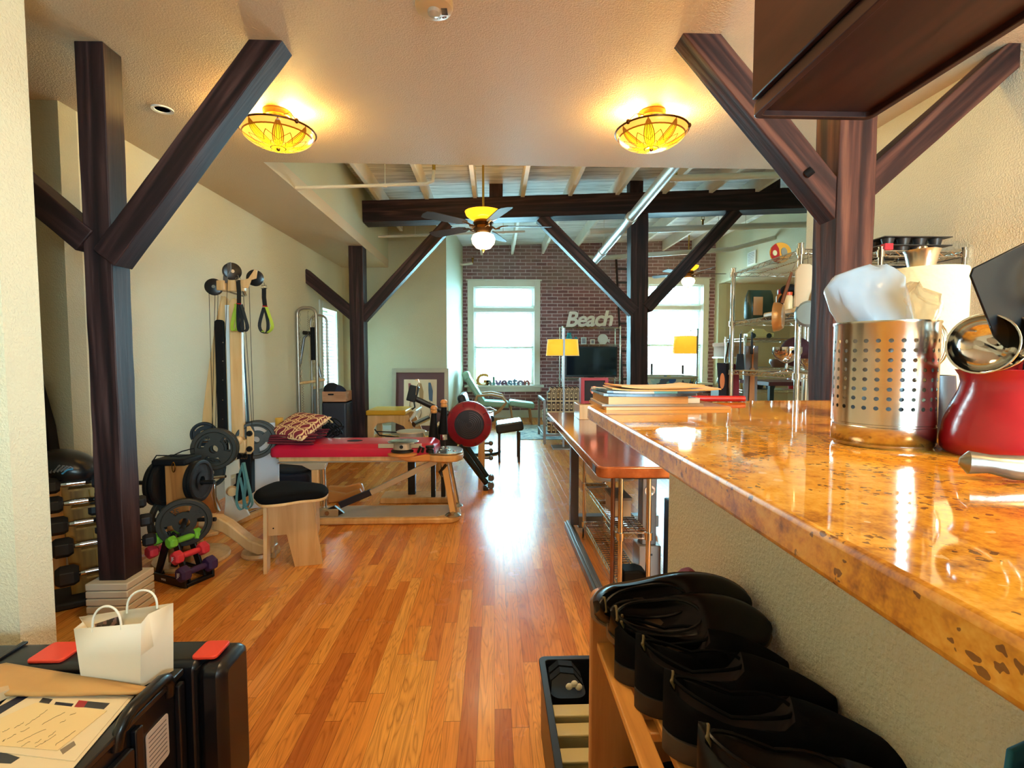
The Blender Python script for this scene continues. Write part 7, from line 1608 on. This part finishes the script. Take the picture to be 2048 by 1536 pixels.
def shoe(label, x, y, z, rz, L=0.275, W=0.098, H=0.085, style='clog', m=SUEDE, sole=SOLE2, tilt=0, roll=0, k=1):
    t = thing('shoe', label, 'shoe', (0, 0, 0), 'dark shoes on the bamboo rack')
    def wid(u):   # half width along the length, heel at 0
        return W / 2 * (0.70 * sqrt(max(0, 1 - ((u - 0.16) / 0.165) ** 2)) if u < 0.16 else (0.70 + 0.30 * (0.5 - 0.5 * cos(pi * (u - 0.16) / 0.50)) if u < 0.66 else sqrt(max(0, 1 - ((u - 0.66) / 0.345) ** 2.4))))
    def cl(u): return 0.006 * sin(pi * u)
    n = 26; us = [0.5 - 0.5 * cos(pi * i / n) for i in range(n + 1)]; us[0] = 0.002; us[-1] = 0.998
    # sole
    b = MB(); rings = []
    for u in us:
        w = wid(u) + 0.004; zb = 0.004 * max(0, (u - 0.75) / 0.25) ** 2 * 4; zt = 0.030 - 0.008 * min(1, max(0, (u - 0.3) / 0.3)) + zb
        rings.append([b.bm.verts.new((u * L, cl(u) + s_ * w, zz)) for s_, zz in ((-0.92, zb), (0.92, zb), (1, (zb + zt) / 2), (1, zt), (-1, zt), (-1, (zb + zt) / 2))])
    b.skin(rings); b.build('sole', sole, t, ang=50, origin=(0, 0, 0))
    # upper with opening
    def top(u):
        if style == 'clog': return H * (0.98 - 0.36 * (u / 0.42) ** 1.0) if u < 0.30 else (H * (0.72 + 0.12 * sin(pi * min(1, (u - 0.30) / 0.25) / 2)) if u < 0.55 else H * (0.84 - 0.28 * ((u - 0.55) / 0.45) ** 1.6))
        return H * (0.9 - 0.3 * u)
    o0, o1 = (0.05, 0.56)
    b = MB(); rings = []; m_ = 14
    for u in us:
        w = wid(u); zt = top(u); z0 = 0.024; rg = []
        hole = o0 < u < o1
        for j in range(m_ + 1):
            a = pi * j / m_; c_, s_ = cos(a), sin(a)
            yy = w * (abs(c_) ** 0.75) * (1 if c_ > 0 else -1); zz = z0 + (zt - z0) * (s_ ** 0.62)
            if hole and s_ > 0.72:
                q = sin(pi * (u - o0) / (o1 - o0)) ** 0.5; zz = min(zz, z0 + (zt - z0) * 0.88) ; zz = zz - q * (s_ - 0.72) / 0.28 * (zt - z0) * 0.80
            rg.append(b.bm.verts.new((u * L, cl(u) + yy, zz)))
        rings.append(rg)
    for k_ in range(len(rings) - 1):
        for j in range(m_):
            try: f = b.bm.faces.new((rings[k_][j], rings[k_ + 1][j], rings[k_ + 1][j + 1], rings[k_][j + 1]))
            except ValueError: continue
            u = us[k_]; mid = (j + 0.5) / m_; f.material_index = 1 if (o0 < u < o1 - 0.03 and sin(pi * mid) > 0.86) else 0
    b.build('upper', [m, LIN], t, ang=70, origin=(0, 0, 0))
    b = MB(); pts = []
    for i in range(28):
        a = 2 * pi * i / 28; u = (o0 + o1) / 2 + (o1 - o0) / 2 * cos(a) * 1.02; w = wid(u) * 0.70 * sin(a); pts.append((u * L, cl(u) + w, 0.024 + (top(u) - 0.024) * 0.90))
    b.tube(pts, 0.0028, 6, closed=True); b.build('collar', m, t, origin=(0, 0, 0))
    if style == 'clog':
        b = MB(); b.cbox((0.012, cl(0.05), top(0.05) * 0.90), (0.006, 0.026, 0.014), (0, -0.25, 0)); b.build('heel_tab', mat('olive_tab', '5f5638', 0.6), t, bevel=0.002)
    t.rotation_euler = (roll, tilt, rz); t.location = (x, y, z); t.scale = (k, k, k)
    return t
zs = 0.680
BRS = mat('brown_clog_sole', '5e4f40', 0.45)
shoe('shiny black clog lying on its side, farthest on the top tier', 0.178, 0.902, zs + 0.070, radians(2), L=0.29, m=LEATH, sole=BRS, H=0.085, roll=radians(58))
shoe('black leather clog with a stitched edge leaning on the farthest shoe', 0.20, 0.868, zs + 0.050, radians(-6), L=0.275, m=LEATH, sole=BRS, H=0.085, roll=radians(42))
shoe('black suede clog with olive heel tab, first upright one from the far end', 0.205, 0.822, zs, radians(-17), L=0.268, H=0.108)
shoe('black suede clog with olive heel tab, second upright one from the far end', 0.220, 0.752, zs, radians(-20), L=0.275, H=0.112)
shoe('large black clog with a wide opening, third upright one from the far end', 0.236, 0.668, zs, radians(-24), L=0.285, H=0.108, m=SUEDE, sole=SOLE)
shoe('black shoe nearest the camera on the top tier', 0.246, 0.575, zs, radians(-26), L=0.28, H=0.10, m=LEATH, sole=SOLE2)
shoe('brown grey shoe heel on the middle tier below the slats', 0.196, 0.70, 0.414, radians(2), H=0.10, m=mat('grey_brown_leather', '3c3833', 0.5), sole=SOLE)
shoe('black shoe on the middle tier nearer the camera', 0.20, 0.58, 0.414, radians(-2), H=0.10, m=LEATH)
shoe('dark shoe at the far end of the middle tier', 0.20, 0.82, 0.414, radians(2), H=0.095, m=SUEDE)
b = MB(); b.cbox((0.36, 0.80, 0.45), (0.16, 0.10, 0.06), (0, 0, 0.2)); tag(b.build('red_cloth', mat('crimson_cloth', 'a3142c', 0.8), bevel=0.02), 'crimson cloth glimpsed between the rack slats', 'cloth')
b = MB(); b.prism([(0.345, 0.0), (0.435, 0.0), (0.425, 0.125), (0.41, 0.128), (0.395, 0.14), (0.38, 0.136), (0.36, 0.12)], 0.03, Matrix.Translation((0, 0, 0.655)) @ XZ(0.955)); tag(b.build('pink_bag', mat('rose_cloth', '9c4250', 0.7), bevel=0.006), 'rose pink bag top peeping over the shoe rack end', 'bag')
b = MB(); b.box(0.34, 0.478, 0.945, 1.0, 0.0, 0.654); tag(b.build('storage_box', mat('plain_card_box', '8f7a66', 0.8), bevel=0.003), 'narrow box against the half wall behind the shoe rack', 'box')
# crate on the floor beyond the rack
t = thing('storage_crate', 'black plastic crate of files on the floor behind the shoe rack', 'crate', (0.27, 1.3, 0))
b = MB(); x0, x1, ya, yb, h = 0.150, 0.335, 1.04, 1.56, 0.25
CR = mat('black_blue_crate', '181b22', 0.35)
b.box(x0, x1, ya, yb, 0, 0.01)
for a in ((x0, x0 + 0.012, ya, yb), (x1 - 0.012, x1, ya, yb), (x0 + 0.012, x1 - 0.012, ya, ya + 0.012), (x0 + 0.012, x1 - 0.012, yb - 0.012, yb)): b.box(a[0], a[1], a[2], a[3], 0.01, h - 0.014)
b.build('body', CR, t)
b = MB(); o_ = rrect(x0 - 0.008, x1 + 0.008, ya - 0.008, yb + 0.008, 0.02, 3); i_ = rrect(x0 + 0.012, x1 - 0.012, ya + 0.012, yb - 0.012, 0.012, 3)
for zz in (0,):
    A = [b.bm.verts.new((x, y, h - 0.014)) for x, y in o_]; Bv = [b.bm.verts.new((x, y, h - 0.014)) for x, y in i_]; D = [b.bm.verts.new((x, y, h)) for x, y in o_]; E_ = [b.bm.verts.new((x, y, h)) for x, y in i_]; n = len(A)
    for i in range(n):
        j = (i + 1) % n
        for q in ((A[i], A[j], Bv[j], Bv[i]), (A[i], A[j], D[j], D[i]), (Bv[i], Bv[j], E_[j], E_[i]), (D[i], D[j], E_[j], E_[i])): b.bm.faces.new(q)
b.build('rim', CR, t, bevel=0.002)
CRM = mat('cream_bin_plastic', 'c9bb8a', 0.4)
for k, (y, hh) in enumerate(((1.10, 0.20), (1.16, 0.19), (1.23, 0.185), (1.30, 0.20), (1.36, 0.21))):
    t = thing('file_holder', 'cream plastic file holder in the black crate, %s from the front' % names[k], 'file holder', (0.24, y, 0.012), 'cream file holders in the crate')
    b = MB(); b.box(0.168, 0.318, y - 0.02, y + 0.02, 0.012, hh); b.build('holder', CRM, t, bevel=0.004)
    b = MB(); b.box(0.166, 0.320, y - 0.023, y + 0.023, hh, hh + 0.01); b.build('lip', CRM, t, bevel=0.003)
t = thing('sandal', 'black strappy sandal lying on top of the crate', 'sandal', (0.21, 1.46, 0.24))
b = MB(); 
for dy, r in ((0, 0.05), (0.035, 0.055)): ribbon(b, [(0.165 + 0.0, 1.44 + dy, 0.225), (0.168, 1.44 + dy, 0.262), (0.195, 1.44 + dy, 0.285), (0.235, 1.44 + dy, 0.28), (0.262, 1.44 + dy, 0.245)], 0.026, 0.004, (0, 1, 0))
b.build('straps', BLACKM, t)
b = MB(); b.prism(rrect(0.165, 0.27, 1.40, 1.52, 0.03), 0.012, XY(0.213)); b.build('footbed', BLACK, t)
b = MB()
for a in (0.4, 1.5, 2.6): b.ell((0.235 + 0.016 * cos(a), 1.425, 0.235 + 0.016 * sin(a)), (0.011, 0.004, 0.011), 10, 6)
b.build('flower_charm', mat('cream_charm', 'ddd8c4', 0.4), t)
# ================================================================ foreground left: wheeled tool cases, bags, papers
CASE = mat('black_case_plastic', '131318', 0.32, bmp=(300, 0.1, 0.0004))
t = thing('tool_case', 'black wheeled tool case with orange red latches below the white paper bag', 'case', (-1.25, 1.45, 0))
def rb(name, x0, x1, y0, y1, z0, z1, r, m, par, ax='x', bev=0.006):
    b = MB()
    if ax == 'x': b.prism(rrect(y0, y1, z0, z1, r), x1 - x0, YZ(x0))
    elif ax == 'y': b.prism(rrect(x0, x1, z0, z1, r), y1 - y0, XZ(y0))
    else: b.prism(rrect(x0, x1, y0, y1, r), z1 - z0, XY(z0))
    return b.build(name, m, par, bevel=bev)
rb('body', -1.52, -0.80, 1.325, 1.45, 0.0, 0.40, 0.025, CASE, t, 'x', 0.012)
rb('lid', -0.797, -0.722, 1.315, 1.458, 0.0, 0.394, 0.035, CASE, t, 'x', 0.022)
b = MB(); b.box(-0.802, -0.795, 1.32, 1.453, 0.02, 0.385); b.build('seam', mat('seam_black', '08080a', 0.5), t)
LM = ORANGERED
b = MB(); M = Matrix.Translation((-0.792, 1.378, 0.398)); b.prism(rrect(-0.032, 0.036, -0.035, 0.045, 0.012), 0.010, M); b.build('latch', LM, t, bevel=0.003)
b = MB(); M = Matrix.Translation((-1.205, 1.385, 0.399)); b.prism(rrect(-0.05, 0.045, -0.045, 0.045, 0.012), 0.010, M); b.build('latch', LM, t, bevel=0.003)
for x in (-1.35, -1.10):
    b = MB(); b.box(x, x + 0.015, 1.335, 1.44, 0.3995, 0.407); b.build('ridge', CASE, t, bevel=0.002)
t = thing('tool_case', 'black ribbed tool case with a carry handle under the papers', 'case', (-1.2, 1.05, 0))
x1 = -0.826
rb('body', -1.70, x1, 0.62, 1.30, 0.0, 0.398, 0.02, CASE, t, 'z', 0.008)
b = MB(); b.box(x1 - 0.03, x1 + 0.008, 0.60, 1.305, 0.384, 0.402); b.build('top_rim', mat('case_rim_black', '221f1e', 0.3), t, bevel=0.004)
for y in (1.285, 1.13, 0.985, 0.84, 0.70):
    b = MB(); b.box(x1, x1 + 0.014, y - 0.012, y + 0.012, 0.0, 0.372); b.build('rib', CASE, t, bevel=0.003)
for y, z in ((1.065, 0.30), (1.065, 0.19), (1.065, 0.08), (0.91, 0.30), (0.91, 0.19)):
    rb('raised_pad', x1, x1 + 0.016, y - 0.05, y + 0.045, z - 0.045, z + 0.045, 0.01, CASE, t, 'x', 0.003)
HB = mat('handle_black', '0c0c0e', 0.3)
b = MB(); b.tube([(x1 + 0.002, 1.075, 0.365), (x1 + 0.006, 1.08, 0.40), (x1 + 0.008, 1.095, 0.418), (x1 + 0.008, 1.115, 0.425), (x1 + 0.008, 1.215, 0.425), (x1 + 0.008, 1.235, 0.418), (x1 + 0.006, 1.248, 0.40), (x1 + 0.002, 1.252, 0.365)], [0.013, 0.013, 0.014, 0.0155, 0.0155, 0.014, 0.013, 0.013], 12); b.build('carry_handle', HB, t)
b = MB(); b.prism(rrect(1.165, 1.245, 0.215, 0.325, 0.008), 0.002, YZ(x1 + 0.0005)); lb = b.build('sticker', mat('sticker_white', 'cfc9c8', 0.5), t)
b = MB()
for i in range(8): b.box(x1 + 0.0025, x1 + 0.0029, 1.173, 1.237, 0.23 + i * 0.0115, 0.2325 + i * 0.0115)
b.build('fine_print', mat('grey_print', '6d6a6c', 0.6), lb)
# white gift bag
t = thing('paper_bag', 'white paper shopping bag with twisted handles standing on the tool cases', 'bag', (-0.85, 1.22, 0.41))
WB = mat('white_kraft', 'eadfc8', 0.6, var=0.03, bmp=(14, 0.25, 0.004))
zb_ = 0.4045; A = V((-1.036, 1.251, zb_)); Bp = V((-0.874, 1.224, zb_)); Cp = V((-0.836, 1.290, zb_)); D = V((-0.998, 1.317, zb_))
tA, tB, tC, tD = at(148, 1258, 1.245), at(282, 1247, 1.212), at(346, 1206, 1.295), at(158, 1234, 1.325)
b = MB(); rows = []
for f in (0.0, 0.5, 1.0):
    a_, b_, c_, d_ = A.lerp(tA, f), Bp.lerp(tB, f), Cp.lerp(tC, f), D.lerp(tD, f); c0 = (a_ + b_ + c_ + d_) / 4
    m1 = ((b_ + c_) / 2).lerp(c0, 0.22 * f); m2 = ((d_ + a_) / 2).lerp(c0, 0.15 * f); rows.append([b.bm.verts.new(q) for q in (a_, b_, m1, c_, d_, m2)])
b.skin(rows, False)
b.bm.faces.new(list(reversed(rows[0])))
b.build('bag', WB, t, solid=0.0012, ang=20)
def handle(p, q, h):
    b = MB(); u = (q - p) / 2; c = (p + q) / 2; b.tube([c + u * (-cos(a)) + V((0, 0, h * sin(a) ** 0.7 if a > 0 else 0)) for a in [i * pi / 18 for i in range(19)]], 0.0026, 8); b.build('handle', mat('twisted_paper_cord', 'efe8d6', 0.7), t)
f1, f2 = tA.lerp(tB, 0.27), tA.lerp(tB, 0.70)
handle(f1 - V((0, -0.002, 0.012)), f2 - V((0, -0.002, 0.012)), 0.062)
g1, g2 = tD.lerp(tC, 0.52), tD.lerp(tC, 0.84)
handle(g1 - V((0, 0.002, 0.008)), g2 - V((0, 0.002, 0.008)), 0.055)
b = MB(); e_ = (tC - tD).normalized(); M = frame_M(tD.lerp(tC, 0.18) + V((0, -0.003, -0.028)), e_, (0, 0, 1))
b.prism([(0.0, -0.010), (0.075, -0.018), (0.075, 0.016), (0.0, 0.004)], 0.001, M); b.build('printed_panel', collage('dark_print', ['1c1a20', '2c2a30', '5a5258', '8a6a6a', '202028'], 60), t)
# crumpled kraft envelope and papers lying on the case
KR = mat('kraft_mailer', 'c99a5c', 0.7, var=0.08, bmp=(12, 0.8, 0.006)); PAP = mat('printed_paper', 'ecd9b4', 0.6, var=0.03)
zc = 0.4035
b = MB()
def mailer(u, v):
    x = -1.30 + 0.45 * u + 0.02 * v; y = 1.195 + 0.12 * v - 0.012 * u - 0.10 * u * v
    return V((x, y, zc + 0.012 + 0.007 * sin(9 * u + 3 * v) * sin(pi * v) + 0.010 * v * (1 - v) * 4 * (0.5 + 0.5 * sin(5 * u + 1))))
b.grid(mailer, 22, 8)
tag(b.build('padded_mailer', KR, solid=0.008, ang=60), 'crumpled tan padded mailer behind the letters on the tool case', 'envelope')
def sheet(label, pts, z, m, th=0.0012, name='letter', cat='paper', lines=None, marks=None, group='letters on the tool case'):
    t = thing(name, label, cat, (pts[0][0], pts[0][1], z), group)
    b = MB(); b.prism([(p[0], p[1]) for p in pts], th, XY(z)); b.build('sheet', m, t)
    for nm, mt, poly_ in (marks or ()):
        b = MB(); b.prism([(p[0], p[1]) for p in poly_], 0.0003, XY(z + th + 0.0001)); b.build(nm, mt, t)
    if lines:
        b = MB()
        for a, c in lines:
            a, c = V((a[0], a[1], z + th)), V((c[0], c[1], z + th)); n_ = max(6, int((c - a).length / 0.004)); d = (c - a).normalized(); nn = V((-d.y, d.x, 0)); rnd = random.Random(int(a.x * 1e4))
            b.tube([a.lerp(c, i / n_) + nn * (rnd.random() - 0.5) * 0.0042 + V((0, 0, 0.0004)) for i in range(n_ + 1)], 0.0004, 4)
        b.build('handwriting', mat('grey_ink', '5c4a38', 0.6), t)
    return t
def F(*pp, z=0.40): return [fl(x, y, z) for x, y in pp]
NV = mat('navy_ink', '1b1d33', 0.5); RD = mat('red_ink', 'a8232c', 0.5); CH = mat('charcoal_ink', '34363a', 0.5)
sheet('large printed sheet with a black strip, lowest of the letters', F((45, 1372), (268, 1396), (130, 1560), (-60, 1560), (-60, 1470)), zc, PAP, marks=[('black_strip', CH, F((-20, 1500), (40, 1520), (22, 1532), (-20, 1530)))])
sheet('printed letter with coloured tabs along its top edge', F((66, 1385), (258, 1400), (150, 1528), (-40, 1505), (-70, 1475)), zc + 0.0018, PAP,
      marks=[('navy_header', NV, F((44, 1394), (62, 1396), (-10, 1440), (-40, 1440))), ('red_tab', RD, F((158, 1406), (176, 1408), (168, 1420), (148, 1420))), ('charcoal_tab', CH, F((176, 1408), (220, 1412), (208, 1424), (168, 1420))), ('dark_tab', NV, F((112, 1409), (148, 1413), (142, 1420), (108, 1416))), ('grey_tab', CH, F((86, 1401), (106, 1404), (98, 1413), (78, 1410))), ('address_block', mat('grey_block', '8d7c66', 0.6), F((120, 1506), (148, 1488), (152, 1496), (126, 1515)))])
LN = [((95 - k * 0, 1426 + 0), (95, 1426)) for k in range(0)]
hl = []
for (xa, ya), (xb, yb) in (((52, 1457), (96, 1425)), ((30, 1462), (48, 1450)), ((84, 1455), (130, 1430)), ((140, 1436), (152, 1432)), ((5, 1470), (20, 1463)), ((42, 1470), (60, 1461)), ((120, 1452), (132, 1446)), ((15, 1484), (32, 1474)), ((34, 1491), (92, 1464)), ((97, 1480), (112, 1468)), ((42, 1499), (60, 1489)), ((90, 1489), (112, 1475)), ((70, 1493), (84, 1485)), ((5, 1489), (12, 1484)), ((110, 1497), (150, 1467)), ((70, 1500), (92, 1490))):
    hl.append((fl(xa, ya, 0.402), fl(xb, yb, 0.402)))
sheet('yellowish handwritten note on the very top of the letters', F((72, 1412), (214, 1428), (116, 1508), (-14, 1497), (-60, 1470)), zc + 0.0036, mat('cream_note_paper', 'efd39a', 0.6, var=0.03), lines=hl)
sheet('white tissue corner with brown folds at the left picture edge', F((-40, 1380), (14, 1378), (20, 1398), (-10, 1412), (-40, 1410)), zc + 0.002, mat('tan_tissue', 'cdb088', 0.8), th=0.02, name='folded_paper')
